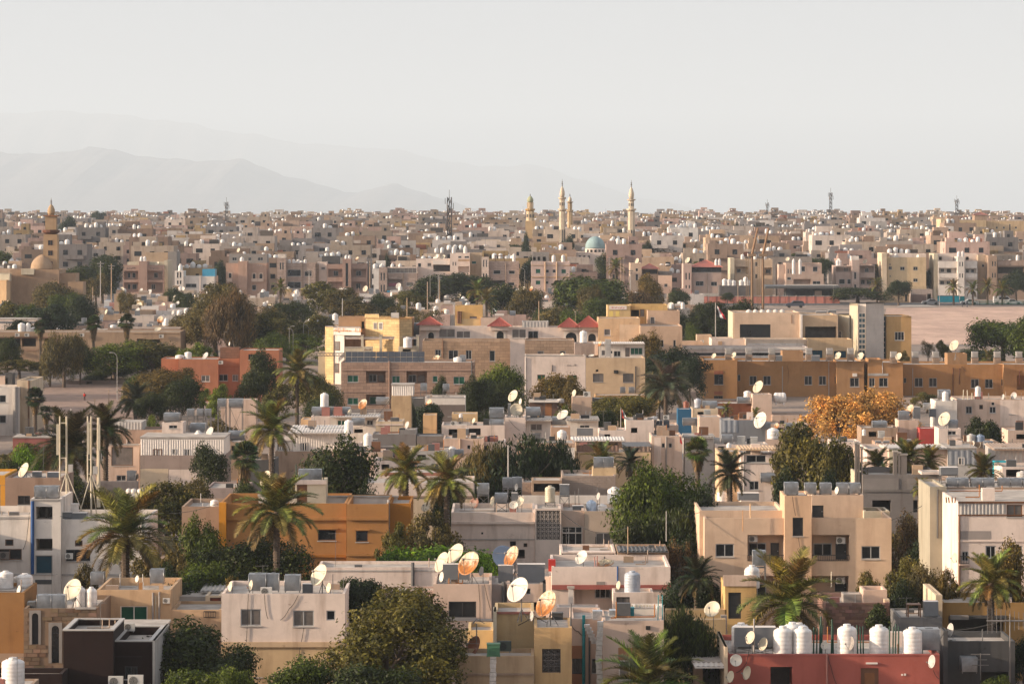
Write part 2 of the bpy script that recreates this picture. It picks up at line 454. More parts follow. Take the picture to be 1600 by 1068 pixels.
def fit(h, op, lx, lz, Y, ldep):
    k = op[0]; r = h.root
    if k in ('w', 'iw', 'pw'):
        xa, xb, za, zb = lx(op[1]), lx(op[2]), lz(op[4]), lz(op[3])
        n = op[5] if len(op) > 5 else 2
        g = op[6] if len(op) > 6 else 'glass'; fr = op[7] if len(op) > 7 else 'alu'
        y = {'w': Y + .06, 'iw': Y + ldep - .08, 'pw': Y - .075}[k]
        window(r, xa, y, za, xb - xa, zb - za, n, g, fr)
        if k == 'w' and (xb - xa) > .7: obj('sill', MB().box(xa - .06, xb + .06, Y - .07, Y + .05, za - .07, za - .004).mesh('sill', 'paint'), r, col='lgrey')
    elif k == 'aw':
        xa, xb, za, zb = lx(op[1]), lx(op[2]), lz(op[4]), lz(op[3]); w, hh = xb - xa, zb - za
        sc = op[5] if len(op) > 5 else 'lgrey'; mw = op[6] if len(op) > 6 else .04
        s = obj('window', arch_plate(w, hh, mw, min(w / 2 - mw, hh * .4), -.05, .10).mesh('window_surround', PC), r, ((xa + xb) / 2, Y, za), col=sc)
        obj('pane', MB().box(-w / 2 + .01, w / 2 - .01, .11, .125, .01, hh - .01).mesh('pane', 'glass'), s)
    elif k in ('d', 'id'):
        xa, xb, za, zb = lx(op[1]), lx(op[2]), lz(op[4]), lz(op[3]); w, hh = xb - xa, zb - za
        dc = op[5] if len(op) > 5 else 'wood'; y = Y + .10 if k == 'd' else Y + ldep - .09
        f = MB().box(0, .07, 0, .08, 0, hh).box(w - .07, w, 0, .08, 0, hh).box(.07, w - .07, 0, .08, hh - .07, hh).box(.07, w - .07, .03, .07, 0, hh - .07)
        d = obj('door', f.mesh('door', 'paint'), r, (xa, y, za), col=dc)
        pm = MB().box(w * .22, w * .78, .012, .03, hh * .12, hh * .45).box(w * .22, w * .78, .012, .03, hh * .54, hh * .86)
        obj('panel', pm.mesh('panel', 'paint'), d, col=tuple(c * 1.5 for c in colr(dc)))
        obj('handle', MB().box(w * .84, w * .90, -.03, .03, hh * .46, hh * .52).mesh('handle', 'foil'), d)
    elif k == 's':
        xa, xb, za, zb = lx(op[1]), lx(op[2]), lz(op[4]), lz(op[3])
        obj('lattice_screen', lattice(xb - xa, zb - za).mesh('lattice_screen', PC), r, (xa, Y + .04, za), col=op[5] if len(op) > 5 else 'lgrey')
    elif k == 'band':
        xa, xb, za, zb = lx(op[1]), lx(op[2]), lz(op[4]), lz(op[3])
        obj('moulding', MB().box(xa, xb, Y - (op[6] if len(op) > 6 else .09), Y + .05, za, zb).mesh('moulding', 'plaster'), r, col=op[5] if len(op) > 5 else h.col)
    elif k == 'patch':
        xa, xb, za, zb = lx(op[1]), lx(op[2]), lz(op[4]), lz(op[3])
        obj('wall_panel', MB().box(xa, xb, Y - .012, Y + .02, za, zb).mesh('wall_panel', op[6] if len(op) > 6 else 'plaster'), r, col=op[5])
    elif k == 'corr':
        xa, xb, za, zb = lx(op[1]), lx(op[2]), lz(op[4]), lz(op[3])
        obj('corrugated_sheet', MB().corr((xa, Y - .02, za), (1, 0, 0), (0, 0, 1), xb - xa, zb - za, op[6] if len(op) > 6 else .3).mesh('corrugated_sheet', 'paint'), r, col=op[5])
    elif k == 'box':                       # a volume standing proud of the wall
        xa, xb, za, zb = lx(op[1]), lx(op[2]), lz(op[4]), lz(op[3])
        obj(op[7] if len(op) > 7 else 'wall_panel', MB().box(xa, xb, Y - op[6], Y + .05, za, zb).mesh('wall_panel', 'plaster'), r, col=op[5])
    elif k == 'cable':
        pts = [(lx(a), Y - .05, lz(b)) for a, b in op[1]]
        sm = []
        for (p, q) in zip(pts, pts[1:]):
            for i in range(4):
                f = i / 4; sm.append((p[0] + (q[0] - p[0]) * f, p[1], p[2] + (q[2] - p[2]) * f - .12 * math.sin(f * math.pi)))
        obj('cable', MB().path(sm + [pts[-1]], .022, 4).mesh('cable', 'rubber'), r)
    elif k == 'pipe':
        rr = op[4] if len(op) > 4 else .06
        obj('pipe', MB().tube((lx(op[1]), Y - rr, lz(op[3])), (lx(op[1]), Y - rr, lz(op[2])), rr, n=8).mesh('pipe', 'paint'), r, col=op[5] if len(op) > 5 else 'grey')
    elif k == 'rail':
        xa, xb, za, zb = lx(op[1]), lx(op[2]), lz(op[4]), lz(op[3])
        m = MB().box(xa, xb, Y - .05, Y - .01, zb - .05, zb).box(xa, xb, Y - .05, Y - .01, za, za + .04)
        n = max(3, int((xb - xa) / .16))
        for i in range(n + 1):
            x = xa + (xb - xa) * i / n; m.box(x - .012, x + .012, Y - .04, Y - .02, za + .04, zb - .05)
        obj('railing', m.mesh('railing', 'paint'), r, col=op[5] if len(op) > 5 else 'dark')
    elif k == 'aw_glass':
        pass
    elif k == 'sign':
        xa, xb, za, zb = lx(op[1]), lx(op[2]), lz(op[4]), lz(op[3])
        s = obj('sign', MB().box(xa, xb, Y - .14, Y - .02, za, zb).mesh('sign', 'paint'), r, col=op[5])
        obj('lettering', script_strokes(xa + (xb - xa) * .12, xb - (xb - xa) * .1, za + (zb - za) * .25, zb - (zb - za) * .2, Y - .16).mesh('lettering', 'paint'), s, col=op[6])
    elif k == 'letters':
        obj('lettering', script_strokes(lx(op[1]), lx(op[2]), lz(op[4]), lz(op[3]), Y - .05).mesh('lettering', 'paint'), r, col=op[5])

def script_strokes(xa, xb, za, zb, Y, seed=5):   # joined-up script on a base line, with rising stems, bowls and dots
    rr = random.Random(seed + int(xa * 10)); mb = MB(); hh = zb - za; x = xb; t = hh * .13
    while x > xa:
        w = min(rr.uniform(.7, 1.7) * hh, x - xa)
        z = za + hh * .25
        mb.box(x - w * .86, x, Y, Y + .03, z, z + t)
        for _ in range(rr.randint(1, 3)):
            sx = x - rr.uniform(.05, .8) * w; mb.box(sx, sx + t, Y + .001, Y + .029, z + t * .5, z + hh * rr.choice((.25, .3, .7)))
        if rr.random() < .5:
            bx = x - w * .86; mb.box(bx, bx + t, Y + .001, Y + .029, za, z + t * .5).box(bx, bx + w * .3, Y + .002, Y + .028, za, za + t)
        for _ in range(rr.randint(0, 2)):
            sx = x - rr.uniform(.1, .8) * w; sz = rr.choice((za + hh * .02, za + hh * .72)); mb.box(sx, sx + t, Y, Y + .03, sz, sz + t)
        x -= w + (hh * .35 if rr.random() < .3 else .02)
    return mb

def slab(h, name, x0, x1, ya, Da, yb, Db, col='white', thick=.08, corr=True, mat='paint'):   # a sheet roof between two heights
    o = h.o; A, B = Vector((px(x0, Da), Da, pz(ya, Da))) - o, Vector((px(x1, Da), Da, pz(ya, Da))) - o
    E = Vector((px(x0, Da), Db, pz(yb, Db))) - o
    mb = MB(); d = E - A
    if corr: mb.corr(A, (1, 0, 0), d, (B - A).length, d.length, .3, .06)
    z = Vector((0, 0, -thick)); p = [A, B, B + d, A + d]
    if corr: p = [q + Vector((0, 0, -.01)) for q in p]
    q = [v + z for v in p]
    mb.poly([tuple(v) for v in p]).poly([tuple(v) for v in reversed(q)])
    for i in range(4): j = (i + 1) % 4; mb.quad(tuple(q[i]), tuple(q[j]), tuple(p[j]), tuple(p[i]))
    return obj(name, mb.mesh(name, mat), h.root, col=col)

def prism(h, pts, yt, yb=None, col=None, mat=None, part='wall', D=None, par=.3, wins=()):   # walls over a many-sided plan, given as (column, distance), front edge first
    D = D or pts[0][1]; o = h.o; mat = mat or h.mat; col = h.col if col is None else col
    P = [(px(x, d) - o.x, d - o.y) for x, d in pts]
    z1 = pz(yt, D) - o.z; z0 = (h.zb if yb is None else pz(yb, D)) - o.z
    mb = MB(); n = len(P)
    for i in range(n):
        a, b = P[i], P[(i + 1) % n]
        mb.quad((*a, z0), (*b, z0), (*b, z1), (*a, z1))
        if par: mb.quad((*b, z1 - par), (*a, z1 - par), (*a, z1), (*b, z1))
    obj(part, mb.mesh(part, mat), h.root, col=col)
    obj('roof', MB().poly([(*p, z1 - par) for p in P]).mesh('roof', 'roof'), h.root)
    for (e, u0, u1, ya, yb_, n_, g, fr) in wins:
        a, b = Vector(P[e]), Vector(P[(e + 1) % n]); d = b - a; ang = math.atan2(d.y, d.x); nn = Vector((d.y, -d.x)).normalized()
        p = a + d * u0 + nn * .075; za, zb = pz(yb_, D) - o.z, pz(ya, D) - o.z
        window(h.root, p.x, p.y, za, d.length * (u1 - u0), zb - za, n_, g, fr, rz=ang)

def hip(h, x0, x1, ye, yp, D, dep, col='brick', over=.3):     # a pyramid or hipped roof in tiles
    o = h.o; X0, X1, Y0, Y1 = px(x0, D) - o.x - over, px(x1, D) - o.x + over, D - o.y - over, D - o.y + dep + over
    z0 = pz(ye, D) - o.z + .004; z1 = pz(yp, D) - o.z; mb = MB(); rid = max(0, (X1 - X0) - (Y1 - Y0)) / 2
    cx, cy = (X0 + X1) / 2, (Y0 + Y1) / 2; a, b = (cx - rid, cy, z1), (cx + rid + .001, cy, z1)
    c = [(X0, Y0, z0), (X1, Y0, z0), (X1, Y1, z0), (X0, Y1, z0)]
    mb.quad(c[0], c[1], b, a).quad(c[2], c[3], a, b).poly([c[1], c[2], b]).poly([c[3], c[0], a]).poly(c[::-1])
    n = 9
    for i in range(1, n):                                    # ribs of tile up the front
        f = i / n; p = Vector(c[0]).lerp(Vector(c[1]), f); q = Vector(a).lerp(Vector(b), f); mb.tube(p, q, .05, n=4)
    for e in ((c[0], a), (c[1], b), (a, b)): mb.tube(e[0], e[1], .09, n=5)
    obj('roof', mb.mesh('roof', 'paint'), h.root, col=col)
# ---------------------------------------------------------------- things that repeat
class Proto:
    def __init__(s, name, mesh, parts=()): s.name, s.mesh, s.parts = name, mesh, parts
def inst(p, loc, rz=0, scale=(1, 1, 1), col=None, parts=True):
    o = obj(p.name, p.mesh, None, loc, (0, 0, rz), scale, col)
    if parts:
        for q in p.parts: obj(q[0], q[1], o, col=q[2] if len(q) > 2 and q[2] else col)
    return o
def tank_profile(kind):
    if kind == 'tall':
        pr = [(.46, 0), (.5, .02)]
        for i in range(6):
            z = .04 + .125 * i; pr += [(.5, z), (.5, z + .085), (.493, z + .098), (.493, z + .112)]
        return pr + [(.5, .80), (.49, .84), (.44, .88), (.30, .925), (.22, .935)]
    return [(.47, 0), (.5, .03), (.5, .25), (.485, .28), (.5, .31), (.5, .62), (.485, .65), (.5, .68), (.49, .78), (.40, .87), (.25, .92), (.22, .93)]
lid = MB().lathe([(.20, .925), (.20, .985), (.17, 1.0), (.02, 1.0)], 12)
for a in range(4): lid.box(-.02 + .3 * math.cos(a * 1.57), .02 + .3 * math.cos(a * 1.57), -.02 + .3 * math.sin(a * 1.57), .02 + .3 * math.sin(a * 1.57), .9, .95)
lid_m = lid.mesh('lid', 'plastic')
P_TALL = Proto('water_tank', MB().lathe(tank_profile('tall'), 24).mesh('water_tank', 'plastic', True), [('lid', lid_m)])
P_SQUAT = Proto('water_tank', MB().lathe(tank_profile('squat'), 20).mesh('water_tank', 'plastic', True), [('lid', lid_m)])
hz = MB()
for i in range(18):
    pass
hp = [(.05, 0), (.30, .02), (.44, .08), (.5, .16), (.5, .34), (.485, .37), (.5, .40), (.5, .62), (.485, .65), (.5, .68), (.5, .86), (.44, .93), (.30, .98), (.05, 1.0)]
hz.lathe(hp, 18); hz.v = [(z - .5, x, y + .62) for x, y, z in hz.v]; hz.f = [tuple(reversed(f)) for f in hz.f]
feet = MB()
for x in (-.3, .3): feet.box(x - .05, x + .05, -.4, .4, 0, .22)
P_HORIZ = Proto('water_tank', hz.mesh('water_tank', 'plastic', True), [('cradle', feet.mesh('cradle', 'paint'))])
# galvanised box tank: panels pillowed between folded edges, on short legs
g = MB()
def pillow(mb, o_, u, w, nn):
    o_, u, w, nn = map(Vector, (o_, u, w, nn)); n = 4; i = len(mb.v)
    for a in range(n + 1):
        for b_ in range(n + 1):
            f = math.sin(math.pi * a / n) * math.sin(math.pi * b_ / n); mb.v.append(tuple(o_ + u * (a / n) + w * (b_ / n) + nn * (.045 * f)))
    for a in range(n):
        for b_ in range(n):
            q = i + a * (n + 1) + b_; mb.f.append((q, q + n + 1, q + n + 2, q + 1)); mb.m.append(0)
pillow(g, (-.5, -.5, .1), (1, 0, 0), (0, 0, .86), (0, -1, 0)); pillow(g, (-.5, .5, .1), (0, -1, 0), (0, 0, .86), (-1, 0, 0))
pillow(g, (.5, -.5, .1), (0, 1, 0), (0, 0, .86), (1, 0, 0)); pillow(g, (.5, .5, .1), (-1, 0, 0), (0, 0, .86), (0, 1, 0))
g.quad((-.5, -.5, .96), (.5, -.5, .96), (.5, .5, .96), (-.5, .5, .96)).quad((-.5, .5, .1), (.5, .5, .1), (.5, -.5, .1), (-.5, -.5, .1))
for sx in (-.5, .5):
    for sy in (-.5, .5): g.tube((sx, sy, .09), (sx, sy, .97), .018, n=5)
leg = MB()
for sx in (-.46, .46):
    for sy in (-.46, .46): leg.box(sx - .03, sx + .03, sy - .03, sy + .03, 0, .1)
P_BOX = Proto('metal_tank', g.mesh('metal_tank', 'galvanised', True), [('lid', MB().box(-.15, .2, -.2, .15, .962, 1.0).mesh('lid', 'galvanised')), ('stand', leg.mesh('stand', 'steel'))])
P_WBOX = Proto('metal_tank', MB().box(-.5, .5, -.5, .5, .08, .985).mesh('metal_tank', 'tarnish'), [('lid', MB().box(-.52, .52, -.52, .52, .987, 1.0).mesh('lid', 'paint'), 'white'), ('stand', leg.mesh('stand', 'steel'))])
# satellite dish; unit diameter, face along -Y
d = MB(); pr = [(.5 * k / 8, .13 * (k / 8) ** 2) for k in range(9)]; n = 28
for r_, y in pr:
    for k in range(n): d.v.append((r_ * math.cos(2 * math.pi * k / n), -y, r_ * math.sin(2 * math.pi * k / n)))
for r_, y in pr[::-1]:
    for k in range(n): d.v.append((r_ * math.cos(2 * math.pi * k / n), -y + .012, r_ * math.sin(2 * math.pi * k / n)))
for j in range(17):
    for k in range(n): d.f.append((j * n + k, j * n + (k + 1) % n, (j + 1) * n + (k + 1) % n, (j + 1) * n + k)); d.m.append(0)
DISH_R = d.mesh('reflector', 'dish', True); DISH_M = d.mesh('reflector', 'paint', True)
fa = MB().tube((0, -.1, -.46), (0, -.44, .0), .012, n=5).tube((.38, -.1, .2), (0, -.44, .02), .009, n=4).tube((-.38, -.1, .2), (0, -.44, .02), .009, n=4)
fa.tube((0, -.40, 0), (0, -.50, 0), .035, .045, 8)
ARM_M = fa.mesh('feed_arm', 'steel')
fa2 = MB().tube((0, -.12, -.48), (0, -.5, -.12), .016, n=5).box(-.05, .05, -.56, -.46, -.14, -.05)
ARM2_M = fa2.mesh('feed_arm', 'steel')
# air conditioner outdoor unit, unit 1 wide
a = MB().box(-.5, .5, -.18, .18, 0, .72)
fan = MB()
for rr in (.28, .21, .14, .07):
    for k in range(16):
        t0, t1 = 2 * math.pi * k / 16, 2 * math.pi * (k + 1) / 16
        fan.tube((-.13 + rr * math.cos(t0), -.192, .36 + rr * math.sin(t0)), (-.13 + rr * math.cos(t1), -.192, .36 + rr * math.sin(t1)), .011, n=4, cap=False)
hub = MB(); hub.poly([(-.13 + .3 * math.cos(2 * math.pi * k / 20), -.183, .36 + .3 * math.sin(2 * math.pi * k / 20)) for k in range(20)])
P_AC = Proto('air_conditioner', a.mesh('air_conditioner', 'paint'), [('fan', hub.mesh('fan', 'rubber')), ('fan_guard', fan.mesh('fan_guard', 'paint')), ('stand', MB().box(-.42, -.34, -.16, .16, -.12, -.002).box(.34, .42, -.16, .16, -.12, -.002).mesh('stand', 'steel'))])
# evaporative cooler
c_ = MB().box(-.5, .5, -.5, .5, .12, .9).box(-.53, .53, -.53, .53, .9, 1.0).box(-.53, .53, -.53, .53, .05, .12)
lv = MB()
for k in range(7): lv.quad((-.4, -.505, .2 + k * .09), (.4, -.505, .2 + k * .09), (.4, -.55, .16 + k * .09), (-.4, -.55, .16 + k * .09))
P_COOL = Proto('air_cooler', c_.mesh('air_cooler', 'paint'), [('louvre', lv.mesh('louvre', 'paint')), ('stand', leg.mesh('stand', 'steel'))])
# street lamp, unit height 1 (height 9 m)
sl = MB().tube((0, 0, 0), (0, 0, .86), .012, .007, 8)
pts = [(0, 0, .86)] + [(.16 * (1 - math.cos(t)), 0, .86 + .12 * math.sin(t)) for t in (0.4, .8, 1.2, 1.57)]
sl.path(pts, .006, 6)
P_LAMP = Proto('street_lamp', sl.mesh('street_lamp', 'paint'), [('lamp_head', MB().box(.15, .26, -.016, .016, .972, .988).mesh('lamp_head', 'paint'), 'lgrey')])
up = MB().tube((0, 0, 0), (0, 0, 1), .012, .009, 7)
P_POLE = Proto('utility_pole', up.mesh('utility_pole', 'paint'), [('crossarm', MB().box(-.09, .09, -.012, .012, .93, .955).box(-.06, .06, -.011, .011, .86, .88).mesh('crossarm', 'steel'))])
P_POST = Proto('post', MB().tube((0, 0, 0), (0, 0, 1), .03, .025, 6).mesh('post', 'paint'), [])
ya = MB().tube((0, 0, 0), (0, 0, 1), .012, n=6)
bm = MB().tube((-.42, 0, .93), (.3, 0, .93), .010, n=5)
el = MB()
for k in range(9): el.tube((-.4 + k * .08, -.0, .80 + .006 * k), (-.4 + k * .08, .0, 1.06 - .006 * k), .007, n=4)
P_YAGI = Proto('antenna', ya.mesh('antenna', 'steel'), [('boom', bm.mesh('boom', 'steel')), ('element', el.mesh('element', 'steel'))])
P_RACK = Proto('antenna', MB().tube((0, 0, 0), (0, 0, 1), .015, n=6).mesh('antenna', 'steel'), [('crossbar', MB().box(-.3, .3, -.012, .012, .95, .98).box(-.2, .2, -.012, .012, .75, .775).box(-.26, .26, -.011, .011, .55, .575).mesh('crossbar', 'steel'))])
# vehicles, one unit long along X
def car_proto(kind):
    if kind == 'suv':
        prof = [(-.5, .10), (-.5, .24), (-.46, .30), (-.40, .37), (.08, .38), (.20, .27), (.44, .235), (.5, .19), (.5, .10)]
        win = [(-.44, .27), (-.395, .355), (.07, .36), (.16, .27)]
    elif kind == 'van':
        prof = [(-.5, .10), (-.5, .42), (-.46, .45), (.30, .45), (.44, .30), (.5, .25), (.5, .10)]; win = [(-.2, .27), (-.2, .42), (.29, .42), (.40, .29)]
    else:
        prof = [(-.5, .08), (-.5, .19), (-.34, .21), (-.22, .31), (.06, .31), (.22, .205), (.46, .18), (.5, .13), (.5, .08)]
        win = [(-.30, .205), (-.20, .295), (.05, .295), (.17, .205)]
    w = .2; b = MB()
    for i in range(len(prof)):
        p, q = prof[i], prof[(i + 1) % len(prof)]; b.quad((p[0], w, p[1]), (q[0], w, q[1]), (q[0], -w, q[1]), (p[0], -w, p[1]))
    b.poly([(x, -w, z) for x, z in prof][::-1]).poly([(x, w, z) for x, z in prof])
    gl = [('window', MB().poly([(x, s * (w + .004), z) for x, z in win][::-s]).mesh('window', 'glass')) for s in (1, -1)]
    wh = []
    for x in (-.31, .31):
        for s in (-1, 1): wh.append(('wheel', MB().tube((x, s * .13, .075), (x, s * .206, .075), .075, n=12).mesh('wheel', 'rubber')))
    return Proto('parked_car', b.mesh('parked_car', 'paint'), gl + wh)
P_SUV, P_CAR, P_VAN = car_proto('suv'), car_proto('car'), car_proto('van')

# ---------------------------------------------------------------- foliage
def quads_mesh(name, V, mat, extra=None):
    V = np.asarray(V, dtype=np.float32).reshape(-1, 3); n = len(V) // 4
    me = bpy.data.meshes.new(name)
    me.vertices.add(len(V)); me.vertices.foreach_set('co', V.ravel())
    me.loops.add(n * 4); me.loops.foreach_set('vertex_index', np.arange(n * 4, dtype=np.int32))
    me.polygons.add(n); me.polygons.foreach_set('loop_start', np.arange(0, n * 4, 4, dtype=np.int32))
    try: me.polygons.foreach_set('loop_total', np.full(n, 4, dtype=np.int32))
    except Exception: pass
    me.materials.append(MATS[mat]); me.update(calc_edges=True)
    return me
def norm(a): return a / np.maximum(np.linalg.norm(a, axis=1, keepdims=True), 1e-6)
def crown_mesh(seed, n, leaf, clumps, shape='round', z0=.18, gap=.0, droop=0.0, crs=(.10, .19)):
    g = np.random.default_rng(seed)
    d = norm(g.normal(size=(clumps, 3))); d[:, 2] = np.where(d[:, 2] < -.55, -d[:, 2], d[:, 2])
    rad = g.uniform(.35, 1.0, clumps) ** .55
    zc, hz_ = (1 + z0) / 2, (1 - z0) / 2
    c = d * rad[:, None]
    if shape == 'umbrella': c[:, 2] = c[:, 2] * .5 + .35
    if shape == 'tall':
        s = 1 - .75 * np.clip((c[:, 2] + .2), 0, 1); c[:, 0] *= s; c[:, 1] *= s
    if shape == 'lumpy':
        c += .22 * np.sin(3.1 * c[:, [1, 2, 0]] + g.uniform(0, 6, 3))
    cr = g.uniform(*crs, clumps)
    cen = np.stack([c[:, 0] * (.5 - cr * .8), c[:, 1] * (.5 - cr * .8), zc + c[:, 2] * (hz_ - cr * .7)], 1)
    k = g.integers(0, clumps, n)
    dd = norm(g.normal(size=(n, 3)))
    r = cr[k] * g.uniform(.25, 1.0, n) ** .5 * g.uniform(.85, 1.25, n)
    P = cen[k] + dd * r[:, None] * np.array([1, 1, .85])
    if droop:
        P[:, 2] -= g.uniform(0, 1, n) ** 2 * droop; P[:, 2] = np.maximum(P[:, 2], .05)
    nn = norm(dd * 1.0 + norm(P - np.array([0, 0, zc])) * .7 + g.normal(size=(n, 3)) * .75)
    u = norm(np.cross(nn, g.normal(size=(n, 3))))
    if droop: u = norm(u * .5 + np.array([0, 0, -1.0]))
    v = np.cross(nn, u)
    ll = leaf * g.uniform(.6, 1.4, n)[:, None]; lw = ll * (.28 if droop else .5)
    V = np.stack([P - u * ll * .5, P + v * lw * .5, P + u * ll * .5, P - v * lw * .5], 1)
    return quads_mesh('crown', V, 'leaf')
def trunk_mesh(seed, z0=.3, r=.028, limbs=6, lean=.03):
    g = random.Random(seed); mb = MB(); p = Vector((0, 0, -.03)); top = Vector((g.uniform(-lean, lean), g.uniform(-lean, lean), z0 + .12))
    mb.tube(p, top * .5, r * 1.3, r, 8, cap=False).tube(top * .5, top, r, r * .75, 8)
    for i in range(limbs):
        a = i * 2.4 + g.random(); e = Vector((math.cos(a) * g.uniform(.15, .32), math.sin(a) * g.uniform(.15, .32), g.uniform(.5, .85)))
        m_ = top.lerp(e, .5) + Vector((0, 0, .03)); mb.tube(top * .92, m_, r * .55, r * .35, 6, cap=False).tube(m_, e, r * .35, r * .12, 5)
        for _ in range(2):
            f = m_ + Vector((g.uniform(-.15, .15), g.uniform(-.15, .15), g.uniform(.02, .16))); mb.tube(m_, f, r * .25, r * .08, 4)
    return mb.mesh('trunk', 'bark', True)
TREES = {}
def treekind(k, n_var, **kw):
    tk = dict(z0=kw.pop('tz', .3), r=kw.pop('tr', .028), limbs=kw.pop('limbs', 6))
    TREES[k] = [(crown_mesh(hash(k) % 1 + 100 * len(TREES) + i * 7, **kw), trunk_mesh(i + 5 * len(TREES), **tk)) for i in range(n_var)]
treekind('big', 2, n=30000, leaf=.026, clumps=120, shape='lumpy', z0=.04, crs=(.07, .15))
treekind('round', 3, n=12000, leaf=.036, clumps=80, shape='lumpy', z0=.03)
treekind('hedge', 2, n=12000, leaf=.04, clumps=60, shape='lumpy', z0=.0, crs=(.1, .17))
treekind('olive', 2, n=10000, leaf=.036, clumps=85, shape='lumpy', z0=.08, crs=(.06, .12))
treekind('weep', 2, n=13000, leaf=.05, clumps=60, shape='lumpy', z0=.18, droop=.3, crs=(.08, .14), limbs=8)
treekind('umbrella', 2, n=11000, leaf=.032, clumps=60, shape='umbrella', z0=.25, crs=(.07, .13))
treekind('tall', 2, n=10000, leaf=.036, clumps=60, shape='tall', z0=.08)
treekind('bare', 2, n=3200, leaf=.03, clumps=70, shape='lumpy', z0=.2, crs=(.06, .12), limbs=16)
treekind('dry', 2, n=15000, leaf=.036, clumps=90, shape='lumpy', z0=.0, crs=(.08, .16), limbs=14)
treekind('fluff', 2, n=9000, leaf=.045, clumps=40, shape='lumpy', z0=.02, crs=(.12, .2))
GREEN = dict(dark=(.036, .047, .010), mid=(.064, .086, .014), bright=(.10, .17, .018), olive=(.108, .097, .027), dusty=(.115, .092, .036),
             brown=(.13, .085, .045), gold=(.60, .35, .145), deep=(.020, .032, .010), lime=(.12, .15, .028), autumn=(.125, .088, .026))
TCOUNT = 0
def tree(kind, x, yt, w, D, label, col='mid', yb=None, group=None, name='tree', dep=None, cat='tree', var=None):
    global TCOUNT
    TCOUNT += 1
    z0 = ground(D) if yb is None else pz(yb, D); hh = pz(yt, D) - z0; W = w * D / FPX * (1.24 if D < 1070 else 1.1)
    c, t_ = TREES[kind][(TCOUNT if var is None else var) % len(TREES[kind])]
    o = tag(obj(name, None, None, (px(x, D), D, z0), (0, 0, (TCOUNT * 2.39996) % 6.283), (W, W, hh)), label, cat, group)
    f = random.uniform(.85, 1.15); cc = tuple(v * f for v in GREEN[col])
    obj('crown', c, o, col=cc); obj('trunk', t_, o)
    ALLTOP.append(o)
    return o
def frond_mesh(e0, e1, seed, dead=False):
    g = np.random.default_rng(seed); n = 46; s = np.linspace(0, 1, n); el = np.radians(e0 + (e1 - e0) * s ** 1.1)
    dx, dz = np.cos(el) / n, np.sin(el) / n; X, Z = np.cumsum(dx), np.cumsum(dz); V = []
    side = np.array([0, 1, 0])
    for i in range(n - 1):
        w = .011 * (1 - s[i]) + .003; a, b = np.array([X[i], 0, Z[i]]), np.array([X[i + 1], 0, Z[i + 1]])
        V += [a - side * w, b - side * w, b + side * w, a + side * w]
    for i in range(4, n):
        t_ = np.array([np.cos(el[i]), 0, np.sin(el[i])]); up = np.array([-np.sin(el[i]), 0, np.cos(el[i])]); p = np.array([X[i], 0, Z[i]])
        ll = .19 * math.sin(math.pi * min(1, .22 + .72 * s[i])) * g.uniform(.8, 1.15) + .03
        for sd in (-1, 1):
            for q in range(2):
                dirv = t_ * g.uniform(.55, .85) + side * sd * g.uniform(.65, .9) + up * g.uniform(-.05 if q else .2, .15 if q else .5) + np.array([0, 0, -.25 if dead else -.12])
                dirv /= np.linalg.norm(dirv); e = p + dirv * ll; wv = t_ * .012
                V += [p - wv, p + wv, e + wv * .25, e - wv * .25]
    return quads_mesh('frond', np.array(V), 'frond')
FR = [frond_mesh(78, 30, 1), frond_mesh(56, -14, 2), frond_mesh(34, -46, 3), frond_mesh(10, -66, 4), frond_mesh(-18, -80, 5, True)]
def palm_trunk(h_, r0, r1, rough=True):
    mb = MB(); n = max(4, int(h_ / .22)); pr = []
    for i in range(n):
        z = h_ * i / n; r_ = r0 + (r1 - r0) * i / n; pr += [(r_ * .88, z), (r_ * 1.12, z + h_ / n * .8)]
    return mb.lathe(pr + [(r1 * .6, h_ + .1)], 9).mesh('trunk', 'bark')
def palm(x, yc, spread, D, label, yb=None, n=44, col=(.205, .185, .066), group='date palms', dead=.16, trunk_r=.24, seed=None):
    # crown heart at column x, row yc; spread = crown width in photo pixels
    z0 = ground(D) - .3 if yb is None else pz(yb, D); zc = pz(yc, D); L_ = spread * D / FPX / 2 / .82
    g = random.Random(seed if seed is not None else int(x * 7 + yc)); o = tag(obj('date_palm', None, None, (px(x, D), D, z0)), label, 'palm tree', group)
    hh = zc - z0; obj('trunk', palm_trunk(hh, trunk_r * 1.15, trunk_r), o)
    for i in range(n):
        f = i / n; k = 4 if f > 1 - dead else min(3, int(f / (1 - dead) * 4))
        s = L_ * g.uniform(.82, 1.08) * (.9 if k == 4 else 1)
        cc = (.16, .115, .055) if k == 4 else tuple(v * g.uniform(.75, 1.25) for v in col)
        obj('frond', FR[k], o, (0, 0, hh + .1 - .3 * f), (g.uniform(-.15, .15), g.uniform(-.12, .12), i * 2.39996 + g.uniform(-.2, .2)), (s, s, s), cc)
    ALLTOP.append(o); return o
def fan_mesh(seed, up):
    g = np.random.default_rng(seed); V = []; pet = .52; el = math.radians(up)
    t_ = np.array([math.cos(el), 0, math.sin(el)]); b = t_ * pet; side = np.array([0, 1, 0.])
    V += [side * -.012, b - side * .008, b + side * .008, side * .012]
    nrm = np.cross(t_, side)
    for k in range(26):
        a = math.radians(-110 + 220 * k / 25); d1 = t_ * math.cos(a) + side * math.sin(a) + nrm * .12; m_ = b + d1 * .36
        e = m_ + d1 * .2 + np.array([0, 0, -.14 * g.uniform(.6, 1.2)]); wv = np.cross(d1, nrm) * .03
        V += [b, m_ - wv, e, m_ + wv]
    return quads_mesh('frond', np.array(V), 'frond')
FAN = [fan_mesh(k + 1, e) for k, e in enumerate((82, 62, 42, 20, -4, -30))]
